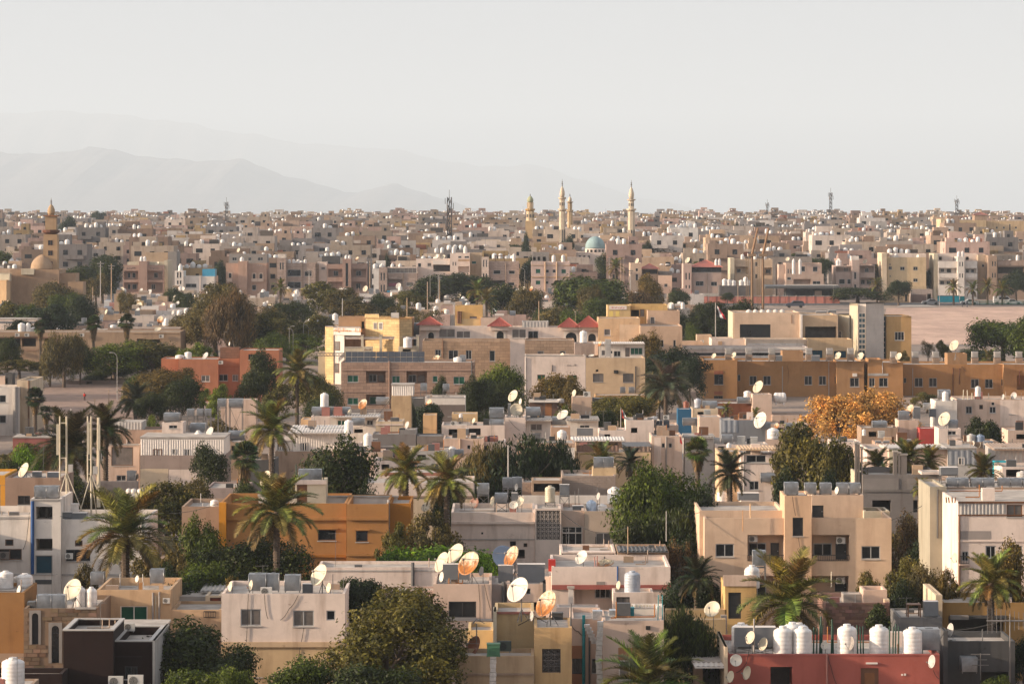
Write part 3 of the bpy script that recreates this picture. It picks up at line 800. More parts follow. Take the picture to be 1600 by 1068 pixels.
def fan_palm(x, yc, spread, D, label, yb=None, n=42, col=(.05, .062, .024), skirt=1.0, group='fan palms', dark=False):
    z0 = ground(D) - .3 if yb is None else pz(yb, D); zc = pz(yc, D); L_ = spread * D / FPX / 2 * 1.15
    g = random.Random(int(x * 3 + yc)); o = tag(obj('fan_palm', None, None, (px(x, D), D, z0)), label, 'palm tree', group); hh = zc - z0
    obj('trunk', palm_trunk(hh, .26, .2), o)
    for i in range(n):
        k = min(5, int(i / n * 6)); s = L_ * g.uniform(.75, 1.05)
        obj('frond', FAN[k], o, (0, 0, hh), (g.uniform(-.3, .3), g.uniform(-.3, .3), i * 2.39996), (s, s, s), tuple(v * g.uniform(.7, 1.3) for v in col))
    if skirt:
        V = []; gg = np.random.default_rng(int(x))
        for i in range(420):
            a = gg.uniform(0, 6.28); z = -gg.uniform(0, skirt); r_ = gg.uniform(.5, .75) * L_ * .55 * (1 - abs(z) / (skirt * 1.6)); p = np.array([r_ * math.cos(a), r_ * math.sin(a), z])
            tv = np.array([-math.sin(a), math.cos(a), 0]) * .05; dn = np.array([.15 * math.cos(a), .15 * math.sin(a), -.55]) * gg.uniform(.6, 1.3); V += [p - tv, p + tv, p + dn + tv * .4, p + dn - tv * .4]
        obj('dead_skirt', quads_mesh('dead_skirt', np.array(V), 'frond'), o, (0, 0, hh), col=(.17, .11, .055))
    ALLTOP.append(o); return o

# ---------------------------------------------------------------- placing things on houses
def stand_legs(o, w, d_, z0, par=None):          # a steel frame under a tank that is held above the roof
    mb = MB(); a, b = w / 2 * .95, d_ / 2 * .95
    for sx in (-a, a):
        for sy in (-b, b): mb.box(sx - .035, sx + .035, sy - .035, sy + .035, z0, -.03)
    mb.box(-a - .05, a + .05, -b - .05, b + .05, -.05, -.005); mb.tube((-a, -b, z0 + .02), (a, -b, -.1), .025, n=4).tube((a, b, z0 + .02), (-a, b, -.1), .025, n=4)
    s = (1 / o.scale[0], 1 / o.scale[1], 1 / o.scale[2])
    obj('frame', mb.mesh('frame', 'steel'), o, scale=s, rot=(0, 0, -o.rotation_euler[2]))
DESC = {'tall': 'white upright water tank', 'squat': 'white squat water tank', 'horiz': 'white horizontal water tank', 'box': 'galvanised box water tank', 'wbox': 'lidded box water tank',
        'ac': 'pale air conditioner unit', 'cool': 'boxy air cooler'}
def it(kind, key, x, yt, w, off=1.5, yb=None, col=None, desc=None, rz=0.0, asp=1.0, rel=None):
    h = H[key]; D = h.D + off; z = h.zr if yb is None else pz(yb, D); W = w * D / FPX; hh = max(.3, pz(yt, D) - z)
    p = {'tall': P_TALL, 'squat': P_SQUAT, 'horiz': P_HORIZ, 'box': P_BOX, 'wbox': P_WBOX, 'ac': P_AC, 'cool': P_COOL}[kind]
    loc = (px(x, D), D, z)
    if kind == 'ac': o = inst(p, (loc[0], D, z + .12 * W), rz, (W, W, W), col or (.62, .58, .53))
    else:
        sy = W * asp if kind != 'horiz' else hh * .9
        o = inst(p, loc, rz, (W, sy, hh), col or ('snow' if kind in ('tall', 'squat', 'horiz') else (.5, .48, .45)))
    if yb is not None and z - h.zr > .35: stand_legs(o, W, W * (asp if kind != 'horiz' else .8), h.zr - z)
    grp = {'ac': 'air conditioner units', 'cool': 'air coolers', 'box': 'galvanised roof tanks', 'wbox': 'galvanised roof tanks'}.get(kind, 'rooftop water tanks')
    cat = {'ac': 'air conditioner', 'cool': 'air cooler'}.get(kind, 'water tank')
    say(o, desc or DESC[kind], rel or 'on ' + h.short, cat, grp, x); return o
def wall_ac(key, x, y, w, off=-.35, desc='pale air conditioner unit', rel=None, y_wall=None):
    h = H[key]; D = h.D + off; W = w * D / FPX
    o = inst(P_AC, (px(x, D), D, pz(y, D) - .36 * W), 0, (W, W, W), (.62, .58, .53)); say(o, desc, rel or 'on front of ' + h.short, 'air conditioner', 'air conditioner units', x); return o
def dish(key, x, y, dp, off=1.5, az=48, el=32, col='ivory', desc=None, wall=False, yb=None, rel=None, big=None):
    h = H[key]; D = h.D + off; dia = dp * D / FPX; paint = (.66, .60, .52) if col == 'white' else col; c = Vector((px(x, D), D, pz(y, D)))
    zroof = h.zr if yb is None else pz(yb, D)
    M = Matrix.Rotation(R(-az), 4, 'Z') @ Matrix.Rotation(R(-el), 4, 'X')
    back = M @ Vector((0, .10 * dia, 0)); jt = c + back
    base = Vector((jt.x, jt.y, zroof)) if not wall else Vector((jt.x, h.D + .02, jt.z - .15))
    o = obj('satellite_dish', None, None, base)
    rot = M.to_euler()
    obj('reflector', DISH_R if col == 'rust' else DISH_M, o, c - base, rot, (dia, dia, dia), paint)
    obj('feed_arm', ARM_M if dia > 1.3 else ARM2_M, o, c - base, rot, (dia, dia, dia))
    mb = MB(); j = jt - base; r_ = .04 if dia > 1.3 else .025
    if wall: mb.tube((0, 0, 0), (j.x * .5, j.y, -.15), r_, n=6).tube((j.x * .5, j.y, -.15), tuple(j), r_, n=6)
    else:
        mb.tube((0, 0, 0), tuple(j), r_, n=7)
        if dia > 1.3:
            for a in (0, 2.1, 4.2): mb.tube((.5 * math.cos(a), .5 * math.sin(a), 0), (0, 0, min(.8, max(.25, j.z * .8))), r_ * .6, n=5)
    mb.tube(tuple(j), tuple(j - back), r_ * 1.2, n=6)
    obj('mount', mb.mesh('mount', 'steel'), o)
    cn = col if isinstance(col, str) else 'pale'
    cn = {'ivory': 'cream', 'white': 'white', 'rust': 'rusty', 'grey': 'grey', 'lgrey': 'grey', 'dgrey': 'dark grey'}.get(cn, cn)
    sz = 'large ' if dia > 1.5 else ('small ' if dia < .75 else '')
    say(o, desc or f'{sz}{cn} satellite dish', rel or ('on front of ' if wall else 'on ') + h.short, 'satellite dish', 'satellite dishes', x); return o
def pole(proto, x, yt, D, label, yb=None, col='lgrey', thick=1.0, rz=0.0, cat='pole', group=None):
    z0 = ground(D) if yb is None else pz(yb, D); hh = pz(yt, D) - z0
    o = inst(proto, (px(x, D), D, z0), rz, (hh * thick, hh * thick, hh), col)
    tag(o, label, cat, group); ALLTOP.append(o); return o
def rods(key, xs, yt, off=1.0, r=.035, col='green', part='rebar', yb=None):
    h = H[key]; mb = MB(); D = h.D + off
    for x in xs:
        z1 = pz(yt + random.uniform(-4, 4), D) - h.o.z; z0 = h.zr - h.o.z if yb is None else pz(yb, D) - h.o.z
        m_ = MB().tube((0, 0, 0), (random.uniform(-.05, .05), 0, max(.4, z1 - z0)), r, n=5).mesh(part, 'paint')
        obj(part, m_, h.root, (px(x, D) - h.o.x, D - h.o.y, z0), col=col)
def roofbox(key, x0, x1, yt, off=1.0, dep=1.0, yb=None, col='grey', part='roof_box', mat='paint'):
    h = H[key]; D = h.D + off; z0 = (h.zr if yb is None else pz(yb, D)) - h.o.z
    obj(part, MB().box(px(x0, D) - h.o.x, px(x1, D) - h.o.x, D - h.o.y, D - h.o.y + dep, z0, pz(yt, D) - h.o.z).mesh(part, mat), h.root, col=col)
# ================================================================ SETTING
XS = np.concatenate([np.linspace(-18500,-600,6),np.linspace(-500,500,26),np.linspace(600,18500,6)])
YS = sorted({*[a for a,_ in GP if a > -400],320,460,505,600,750,900,1013,1100,1500,2000,2200,3000,4500,9000,15000,59000,-390})
tv = [(x,y,ground(y)) for y in YS for x in XS]; nx = len(XS)
tf = [(j * nx + i,j * nx + i + 1,(j + 1) * nx + i + 1,(j + 1) * nx + i) for j in range(len(YS) - 1) for i in range(nx - 1)]
me = bpy.data.meshes.new('terrain'); me.from_pydata([tuple(map(float,v)) for v in tv],[],tf); me.materials.append(MATS['ground']); me.update()
tag(obj('terrain',me),'dusty sloping ground under the town',kind='structure')
def patch(name,poly,mat,lift,label,n=1):      # a sheet that follows the ground; poly of (x metres, distance)
    mb = MB(); ys = sorted({p[1] for p in poly} | {a for a,_ in GP if min(q[1] for q in poly) < a < max(q[1] for q in poly)})
    def span(y):
        xs = []
        for (a,b) in zip(poly,poly[1:] + poly[:1]):
            if min(a[1],b[1]) <= y <= max(a[1],b[1]) and a[1] != b[1]: xs.append(a[0] + (b[0] - a[0]) * (y - a[1]) / (b[1] - a[1]))
        return min(xs),max(xs)
    for y0,y1 in zip(ys,ys[1:]):
        a,b = span(y0 + .001),span(y1 - .001); mb.quad((a[0],y0,ground(y0) + lift),(a[1],y0,ground(y0) + lift),(b[1],y1,ground(y1) + lift),(b[0],y1,ground(y1) + lift))
    return tag(obj(name,mb.mesh(name,mat)),label,kind='structure')
patch('sand_lot',[(px(1372,735),735),(150,735),(190,985),(px(1385,960),960),(px(1380,850),850)],'sand',.06,'wide pink sand lot in front of the apartment row')
patch('dirt_lot',[(px(-40,500),500),(px(215,500),500),(px(235,598),598),(px(-60,598),598)],'dirt',.06,'bare reddish dirt lot with a sandy slope')
patch('road',[(px(1060,985),985),(190,986),(192,1004),(px(1060,1003),1003)],'asphalt',.07,'grey asphalt road along the sand lot')
patch('road',[(px(1120,660),660),(px(1100,820),820),(px(1075,960),960),(px(1092,960),960),(px(1128,820),820),(px(1160,660),660)],'asphalt',.05,'grey side road between trees')
patch('road',[(px(162,880),880),(px(186,880),880),(px(187,1250),1250),(px(172,1250),1250)],'asphalt',.05,'narrow street with parked cars')
patch('kerb_strip',[(px(1400,968),968),(px(1467,968),968),(px(1450,984),984),(px(1410,984),984)],'roof',.12,'pale concrete apron at the corner of the sand lot')
def ridge(name,prof,D,back,label,seed):        # far mountains: profile of (column, row) along the crest
    g = np.random.default_rng(seed); xs = np.linspace(prof[0][0],prof[-1][0],220)
    cy = np.interp(xs,[p[0] for p in prof],[p[1] for p in prof]); rough = sum(np.sin(xs / w + g.uniform(0,6)) * a for w,a in ((38,2.2),(17,1.6),(7.5,1.0),(3.1,.5)))
    crest = CZ + (HY - (cy + rough)) * D / FPX; V = []; rows = 9
    for j in range(rows):
        t_ = j / (rows - 1); y = D - back + 2 * back * t_; f = 1 - abs(2 * t_ - 1)
        for i,x in enumerate(xs):
            sp = 1 + .09 * math.sin(x / 11 + 4 * t_ + seed) * (1 - f) * 2 * f
            V.append((px(x,D) * (1 + .0 * t_),y,20 + (crest[i] - 20) * f ** .8 * (sp if f < 1 else 1)))
    n = len(xs); F = [(j * n + i,j * n + i + 1,(j + 1) * n + i + 1,(j + 1) * n + i) for j in range(rows - 1) for i in range(n - 1)]
    me = bpy.data.meshes.new(name); me.from_pydata([tuple(map(float,v)) for v in V],[],F); me.materials.append(MATS['rock']); me.update()
    tag(obj(name,me),label,kind='structure')
ridge('mountain_ridge',[(-1300,200),(-500,220),(-100,228),(60,240),(140,232),(250,246),(380,252),(450,276),(560,300),(620,288),(690,312),(800,334),(1000,344)],34000,5000,'nearer mountain ridge falling away behind the town',3)
ridge('mountain_ridge',[(-1700,150),(-600,165),(-100,172),(180,178),(260,186),(340,205),(420,214),(520,228),(640,238),(740,258),(850,262),(900,276),(1000,308),(1100,332),(1400,344)],52000,5000,'highest and faintest mountain ridge fading into haze',8)
hzm = bpy.data.materials.new('haze'); hzm.use_nodes = True; ht = hzm.node_tree; ht.nodes.clear()
pv = ht.nodes.new('ShaderNodeVolumePrincipled'); pv.inputs['Color'].default_value = (.82,.91,1,1); pv.inputs['Density'].default_value = 0.000055; pv.inputs['Anisotropy'].default_value = 0.0
mo = ht.nodes.new('ShaderNodeOutputMaterial'); ht.links.new(pv.outputs[0],mo.inputs['Volume'])
hb = MB().box(-19000,19000,-420,60000,-1.5,1550).mesh('haze','roof'); hb.materials.clear(); hb.materials.append(hzm)
tag(obj('haze',hb),'pale dusty haze over the whole town',kind='stuff')

# ================================================================ FRONT ROW
h = house('pink','pink flat-roofed house',1135,1468,1021,240,11,'salmon',.35,'pink rendered house with a row of white roof tanks',ops=[
    ('o',1204,1238,1041,1110),('d',1345,1373,1043,1100,'wood'),('box',1353,1371,1034,1036.5,'white',.12,'wall_lamp'),
    ('pipe',1292,1021,1110,.07,'rose'),('cable',[(1293,1020),(1298,1040),(1307,1068)]),('cable',[(1172,1005),(1166,1035),(1150,1050)]),('cable',[(1458,1046),(1468,1060)]),
    ('box',1408,1411,1052,1054.5,'white',.05,'wall_socket'),('box',1412.5,1415.5,1051.5,1054.5,'white',.05,'wall_socket'),
    ('band',1135,1468,1021,1023,(.42,.15,.13),.05)],mat=PC)
vol(h,1132,1137,1010,239.8,9,None,'cream',.05,part='side_wall')  # cream strip: sunlight on the left side put into its colour
house('brown','dark brown modern house',99,177,985,232,6.5,'brown',.35,'dark brown modern house with white coping and sheet roof',coping='lgrey',mat=PC)
h = H['brown']
vol(h,177.5,238,1002,233,8.5,None,'brown',.5,PC,coping='lgrey',ops=[('w',195,215,1040,1060,2,'glass','dark'),('band',178,222,1024,1026,(.03,.02,.018),.12)])
vol(h,238.3,242,1000,232.6,9.5,None,'lgrey',.1,PC,part='side_wall')
slab(h,'sheet_roof',106,252,990,241.8,975,247.5,'lgrey')
vol(h,108,250,989,242,7,None,'brown',0.0,PC,part='rear_wall')
house('lowdark','low dark house under the dark brown one',-30,97,1052,229,3,'brown',.3,'low dark brown wall at the bottom corner',mat=PC)
house('corner','lowest house at the bottom corner',-40,44,1076,222,5,'dtan',.1,'low tan roof carrying one big white tank')
house('stonehouse','stone house with arched windows',37,151,950,257,9,(.24,.165,.115),.3,'brown stone block house with two arched windows',mat=PC,ops=[
    ('aw',46,64,953,1006,'grey',.17),('aw',76,97,972,1035,'grey',.2),('band',118,150,948,951,'lgrey',.12)],stones=(.62,.27,.6,'stone'))
house('rustwall','orange brown house beside the stone one',-40,38,925,262,7,(.33,.18,.085),.25,'weathered orange brown house wall at the edge',ops=[('band',-40,38,1020,1034,'dtan',.1),('w',5,15,1020,1030,1)])
h = house('peach','peach house with white window',151,267,921,266,9,(.58,.40,.26),.55,'peach rendered house with one white sliding window',ops=[
    ('w',188,230.5,946,969,2,GG,'white'),('pipe',239,925,972,.07,'grey'),('pipe',249,924,972,.07,'grey'),('pipe',243.5,930,970,.035,'ivory')])
vol(h,267.3,346,952,266,6,None,(.56,.39,.26),.2,ops=[('band',300,346,1000,1003,'rose',.06),('rail',318,337,954,964)])
vol(h,276,322,931,273,4,952,'lgrey',.1,part=RR); vol(h,321,345,930,272,4,952,'cream',.15,part=RR,ops=[('d',328,345,933,951,(.2,.06,.04))])
slab(h,'sheet_roof',313,350,923,275,910,279,'lgrey')
house('pinkish','pale pink house with chipped edge',346,539,927,254,9,'pwhite',.3,'pale pink two-storey house with three front windows',ops=[
    ('w',376,408,951,977,2,CG),('w',458,490.5,953,978,2,CG),('w',510,524,953,968.5,1),('band',346,540,1002,1010,(.6,.44,.3),.16),('patch',346,539,1010,1110,(.6,.44,.28)),
    ('w',384,409,1032,1057,2,CG,'white'),('cable',[(413,927),(415,950),(419,966)]),('cable',[(466,929),(452,950),(438,968)]),('cable',[(475,978),(470,1005),(465,1030)]),('cable',[(388,927),(386,985),(382,1050)])])
h = house('dishhouse','pinkish house crowded with dishes',677,768,912,259,8,'pinkish',.25,'pinkish house with dark window under several big dishes',ops=[
    ('w',701,744,939,964,2,'glass','dark'),('cable',[(748,912),(750,940),(750,985)]),('cable',[(757,912),(767,953)]),('band',677,769,966,969,'lgrey',.05),('patch',677,769,984,1000,'yellow')])
vol(h,768.4,792,912,260,6,None,(.36,.30,.27),.1,ops=[('pipe',787,908,955,.14,'dgrey')]); vol(h,792.3,848,912,259.5,8,None,'pinkish',.25,ops=[('w',822,829,918.5,928,1),('o',810,840,940,953)])
vol(h,848.3,853,911,259,3,None,'dgrey',.1,part='pillar_or_lit_edge')
h = house('beigefront','beige front house with lattice window',835,893.5,980,235,6,(.56,.375,.21),.12,'beige house front with a square lattice window',ops=[
    ('s',847,876,1013,1050,(.13,.11,.10))],mat='plaster')
vol(h,773,834.6,956,240,6,None,(.58,.43,.26),.3,ops=[('band',773,835,955,958.5,'rose',.1),('band',800,835,1024,1026,'dtan',.1)]); vol(h,770.6,776,955,238.6,3,None,'ivory',.05,part='side_wall')
vol(h,713,834.6,1024,234.6,4,None,(.50,.36,.24),.25,ops=[('band',713,834,1051,1054,'dtan',.12)],part='front_wall')
vol(h,731,772,984,245,5,None,'yellow',.3,part='rear_wall')
h = house('blackgap','narrow pinkish house behind the ducts',892.5,941,966,246,7,'pinkish',.3,'narrow pinkish house with teal pipes and ducts',ops=[('w',894,910,1028,1052,2,'glass','dark'),('patch',893,910,1008,1028,(.4,.2,.12)),
    ('patch',893,910,1052,1100,(.4,.2,.12)),('w',924,934,1028,1052,1),('pipe',912,960,1090,.1,'teal'),('pipe',921,985,1090,.06,'dgrey'),('cable',[(893,976),(903,985),(915,992)])])
h = house('duct','pinkish house with small round vent',942,1037,969,240,6.5,'pinkish',.06,'pinkish white house with a foil duct up its edge',ops=[('w',967,1000,1031,1062,2,CG,'white'),
    ('patch',966,1001,1011,1030,(.42,.22,.13)),('box',1009,1016,977,983,'dark',.1,'vent')])
vol(h,989,1037,949,244,2.6,969,'white',.1,part='roof_wall'); vol(h,1026,1037,948,242.5,1.2,969,'white',.05,part='roof_wall')
h = house('longwhite','long white house with red band',862,1047.5,885,279,10,'pwhite',.4,'long white house with a faded red band under its parapet',ops=[
    ('band',862,1048,913,920,(.36,.13,.11),.15),('L',897,957,920,957),('pipe',965,884,914,.05,'blue'),('iw',930,955,921,937,3),('box',932,945,908,916,'grey',.03,'wall_patch')])
h.root['label'] = 'long white house with a faded red band under its parapet'
vol(h,888,896,919,278,.4,None,'white',.02,part='pillar_or_lit_edge'); vol(h,958,1021,925,275,3.2,None,'pwhite',.2,part='porch',ops=[('w',963,984,932,948,2,CG,'dark')])
vol(h,870,935,948,274,2,None,'pwhite',.05,part='garden_wall')
h = house('scrap','scrap-covered brick lean-to',965,1045,862,289,7,'dtan',.2,'brick lean-to with scrap wood and sheets on top',stones=(.62,.3,4.8,'block'))
slab(h,'sheet_roof',966,1044,861,288.6,853,293,'dgrey'); slab(h,'sheet_roof',985,1046,884.0,286,878,288.6,'wood')
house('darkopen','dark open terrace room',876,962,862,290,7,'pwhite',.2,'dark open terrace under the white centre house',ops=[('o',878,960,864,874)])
# beige apartments
h = house('beigeapt','beige balcony apartments',1101,1393,809,290,11,(.64,.475,.355),.95,'beige apartment building with stair tower and recessed balconies',name='apartment_building',cat='apartments',mat=PC,ops=[
    ('w',1118,1147,849,869.5),('L',1168,1225,835,876),('L',1168,1225,899,940),('iw',1171,1199,850,870),('id',1206,1219,850,875,'dark'),('iw',1171,1199,914,934),('L',1268.5,1327,835,876),('iw',1273,1302,850.5,870),('id',1308,1325,851,875.5,'dark'),
    ('L',1268.5,1326,899,926),('id',1307,1325,913,926,'dark'),('w',1346,1375.5,852.5,873),('band',1340,1352,809,811,'cream',.02),
    ('rail',1168,1225,866,875.5),('rail',1268.5,1327,866,875.5),('rail',1168,1225,930,940),('w',1346,1375.5,917,937)])
h.zr = pz(809,290) - .95
vol(h,1226,1268,774,289.4,5.2,None,(.66,.45,.31),.12,PC,part='stair_tower',ops=[('w',1238.5,1255,808,837,1,'glass','dark'),('w',1240,1255,873,901,1,'glass','dark'),('cable',[(1238,775),(1243,805)]),('cable',[(1247,838),(1254,872)])])
vol(h,1268.4,1349,773,297,5,809,(.64,.475,.36),.3,PC,part=RR,ops=[('d',1269,1287,789,808,'dark')])
vol(h,1350,1390,798,296,4,812,'ivory',.9,PC,part='roof_wall')
vol(h,1093,1226,797,292,9,None,(.64,.475,.355),.3,PC,part='side_wing'); 
house('yellowdoor','yellow beige house with dark door',1133,1182,913,262,6,(.60,.40,.20),.35,'yellow beige house with a dark double door',ops=[('d',1138,1158,925,966,'dark'),('band',1130,1182,898,915,'pinkish',.1)])
h = house('brickhouse','low brown block house',1290,1390,941,268,7,(.27,.165,.135),.3,'low brown block house with a pale roof cabin',mat=PC,stones=(.46,.235,2.6,'brick'))
vol(h,1349,1386,921,270,3,942,(.70,.52,.42),.3,part='roof_cabin'); vol(h,1318,1348.6,928,271,2,942,'grey',.05,part='roof_cabin'); vol(h,1382,1390,936,269,3,942,'cream',.05,part='roof_wall')
h = house('weather','weathered white building with flaking plaster',1497,1640,784,272,12.5,'pwhite',.03,'weathered white building with a dusty flat roof and flaking plaster',name='apartment_building',cat='apartments',ops=[
    ('corr',1499,1555,786,803,'lgrey',.24),('corr',1556,1571,786,802,'lgrey',.24),('w',1573,1597.5,788,807,2,CG,'wood'),('band',1497,1640,803.5,805,'wood',.08),('band',1497,1640,783,785.5,'wood',.12),
    ('patch',1498,1548,829,842,(.36,.31,.28)),('band',1497,1640,844,846,'pwhite',.08),('w',1503,1513,861,876),('w',1540,1556,852,872),('band',1498,1515,880,882,'pinkish',.5),('rail',1498,1514,868,880),
    ('pipe',1499,805,940,.06,'wood'),('w',1575,1598,852,872)])
rods('weather',[1479,1483,1488,1492],806,-.2,.05,'wood','rebar')
h = house('tankrow','tank row roof',1468,1640,761,287,9,'dtan',.1,'concrete roof behind the weathered building',)
vol(h,1453,1479,760,282,8,None,(.37,.33,.26),.15,part='side_wall',ops=[('pipe',1465,764,840,.06,'dgrey')])
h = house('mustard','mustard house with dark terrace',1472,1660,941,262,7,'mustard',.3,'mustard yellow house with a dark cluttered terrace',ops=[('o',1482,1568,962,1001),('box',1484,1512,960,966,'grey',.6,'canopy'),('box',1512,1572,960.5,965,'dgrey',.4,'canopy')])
vol(h,1462,1472.4,929,261.5,8,None,'cream',.1,part='side_wall'); vol(h,1464,1660,927,270,1.2,None,'grey',.05,part='rear_wall')  # cream left side wall has the sunlight painted into its colour
house('greycube','grey cement cube',1405,1472,964,256,6,(.17,.16,.155),.12,'grey cement cube with a tank and metal frame on top')
h = house('darkfront','dark grey cement house',1480,1586,1001,247,6,(.085,.082,.08),.4,'dark grey cement house in front of the mustard one',ops=[('cable',[(1531,1001),(1532,1068)]),('o',1532,1575,1049,1100)])
vol(h,1474,1481,985,246.5,2,None,'dgrey',.05,part='pillar_or_lit_edge')
h = house('shed','small shed with white tin roof',1085,1133,1036,243,5,'dtan',.0,'small open shed with a white tin roof',ops=[('o',1098,1130,1040,1100)])
slab(h,'sheet_roof',1086,1134,1041,240,1027,247,'white')
house('yardwall','low yellow yard wall',1040,1135,952,262,1,(.5,.35,.2),.05,'low yellow yard wall behind bushes')
house('yardwall2','low peach yard wall',1060,1134,967,256,1,(.45,.33,.2),.05,'low peach yard wall nearer the bushes')

# ================================================================ SECOND ROW
h = house('whitelog','white building with blue pipe',-60,47,805,300,10,'white',.5,'long white building with a blue drain pipe and stair tower',name='apartment_building',cat='apartments',ops=[
    ('w',-4,34,857,874,2,'glass','wood'),('w',8,21,842,852,1,'glass','wood'),('band',-60,47,896,899,'lgrey',.06),('cable',[(46,800),(42,840),(36,858)]),('cable',[(94,806),(94,900)]),('band',-60,47,807,810,'lgrey',.05)])
vol(h,47.5,95,779,299.5,8,None,'white',.3,part='stair_tower',ops=[('pipe',51,782,896,.13,'blue'),('o',56,82,791,811),('o',56,82,841,860),('w',55.5,82,867,896,1,'blue_glass','grey'),('box',55,81,905,912,'dgrey',.02,'vent'),('band',48,95,779,781,'lgrey',.1)])
vol(h,95.4,228,811,300,10,None,'white',.45,ops=[('w',117,129,843.5,853,1,'glass','wood'),('w',103,141,858,876,3,'glass','dark'),('w',160,174,842,849,1),('band',95,228,896,899,'lgrey',.06),('pipe',222,812,900,.07,'alu'),('w',170,200,858,876)])
h = house('orangehouse','orange house with raised panels',343,541,786,304,11,'orange',.9,'orange house with raised wall panels and white roof tower',mat=PC,ops=[
    ('band',352,541,808,812,'orange',.22),('w',496.5,525,827,844,1,'glass','wood'),('band',494,528,824.5,826.5,'orange',.18),('band',343,541,866,870,(.42,.18,.06),.18),('box',343,354,784,870,(.60,.27,.07),.7,'pillar_or_lit_edge')])  # brighter box at the left edge: the sunlit side put into its colour
vol(h,541.4,607,787,303,10,None,'orange',.9,PC,ops=[('w',556,575,828.5,846,1,'glass','wood'),('band',541,607,808,812,'orange',.2),('band',541,607,864,868,'orange',.15),('band',553,578,826,828,'orange',.18)])
vol(h,607.4,642,786,305,8,None,(.42,.19,.06),.3,PC,ops=[('pipe',608,780,860,.06,'grey')])
vol(h,461,509,750,309,3.5,790,'ivory',.15,part='roof_tower',ops=[('d',464,480,757,785,'wood'),('band',460,510,749.5,756,'pwhite',.12)])
vol(h,509.5,621,777,312,.4,793,'white',.02,part='roof_wall'); vol(h,404,461,775,313,.4,793,'white',.02,part='roof_wall')
house('greybox','plain grey house',284,342,791,314,9,'dtan',.35,'plain grey brown house beside the orange one')
h = house('centre','white house with lattice stair',705,836,800,314,10,'pwhite',.4,'white house with a tall lattice screen at its stair',ops=[('band',705,836,814,818,'pwhite',.2),('patch',705,836,815,842,'pwhite'),('band',705,836,841,843,'lgrey',.06),('o',797,806,845,853),('w',818,824,848,854,1,'glass','wood'),('o',800,820,858,872),('box',752,755,831,834,'dark',.03,'vent')])
vol(h,836.4,877,794,313.6,5,None,'pwhite',.1,part='stair_wall',ops=[('s',838,875.5,797,843,(.52,.45,.40))])
vol(h,877.4,913,797,314.5,8,None,'pinkish',.3,ops=[('w',878,910,822,860,3,'glass','white'),('band',878,910,831,833,'white',.06),('band',878,910,850,852,'white',.06)])
vol(h,913.4,974,798,314,8,None,(.56,.44,.35),.3,ops=[('w',931,955,832,852,2,CG,'white'),('w',959,971,831.5,841,1,CG,'wood'),('pipe',931,838,864,.03,'dark')])
h = house('blockwall','raw block parapet house',878,962,743,342,8,(.38,.30,.25),.3,'house with raw grey block parapet and tank cabin',stones=(.42,.21,6,'block'),mat=PC)
vol(h,926,963,731,344,3,752,(.62,.46,.30),.2,part='roof_cabin'); vol(h,815,878,753,343,6,None,(.38,.30,.25),.2,PC,part='rear_wall',stones=(.42,.21,6,'block'))
vol(h,800,972,774,338,.5,None,'white',.03,part='roof_wall'); vol(h,831,878,750,339,4,None,(.42,.30,.22),.05,part=RR,ops=[('o',834,876,755,768)])
house('grey_ruin','unfinished grey concrete building',1348,1470,741,336,10,(.225,.20,.185),.5,'unfinished grey concrete building with bare columns',ops=[('o',1363,1392,781,800),('o',1427,1446,781,800),('band',1348,1470,764,768,(.2,.18,.165),.1),('box',1350,1404,747,766,(.27,.24,.22),.05),('box',1418,1462,747,764,(.27,.24,.22),.05)])
h = H['grey_ruin']
for xa,xb,yt in ((1408,1417,711),(1396,1402,706),(1403.5,1407,708),(1336,1340,692),(1341,1343.5,694),(1346,1348,700)): vol(h,xa,xb,yt,336.5,.5,None,(.21,.18,.16),.0,part='column')
vol(h,1336,1347.5,737,337,9,None,'ivory',.1,part='side_wall'); vol(h,1440,1474,737,334,3,741,'pwhite',.05,part='roof_wall')
h = house('tinhouse','white corrugated house with brown band',219,351,711,398,9,(.36,.28,.24),.1,'white corrugated upper storey over brown band and cream base',ops=[('patch',219,263,732,800,'cream'),('patch',264,351,733,800,'pwhite'),('w',236,255,744,755,2,CG),('o',224,236,740,755),('o',266,300,736,756)])
vol(h,219.5,350.5,684.5,398.1,8.6,711,'white',.0,'paint',part='upper_storey',roof='roof',ops=[('corr',219.5,263,686,710.5,'white',.24),('corr',264,350.5,687,711.5,'white',.24),('pw',239,253,701,716,2,CG,'wood'),('pw',269,276,701,709,1),('pw',287,297,701,712),('pw',322,336,701,717)])
h = house('cream_left','cream house with brown shutters',152,218,694,402,8,'pinkish',.3,'cream house with a wide brown shuttered balcony',ops=[('w',174,208,698,727,1,CG,'wood'),('w',152,165,703,718),('w',182,197,742,751),('band',170,218,693,695,'lgrey',.1)])
vol(h,150,254,671,408,6,None,(.47,.33,.255),.25,part='rear_storey',ops=[('corr',184,222,659,671,'lgrey')])
vol(h,253,286,660,405,4,690,'pwhite',.15,part='stair_room',ops=[('w',264,277,664,669)]); vol(h,172,222,659,410,5,672,'lgrey',.05,part='tin_room')
house('browncube','brown block house',8,96,746,326,9,(.36,.25,.19),.2,'brown block house with a cream dish on its roof',ops=[('w',28,47,774,788,2,'glass','dark')])
house('orangeedge','narrow orange house at the edge',-40,8,742,327,8,(.62,.33,.09),.2,'narrow orange wall at the very edge')
house('greyyard','long grey yard wall',100,215,752,352,1,(.22,.19,.18),.04,'long grey yard wall behind the antenna masts',name='yard_wall',cat='wall')
house('block_r','grey block wall house',322,385,762,345,8,(.38,.30,.27),.15,'grey block wall house below the fan palm',)
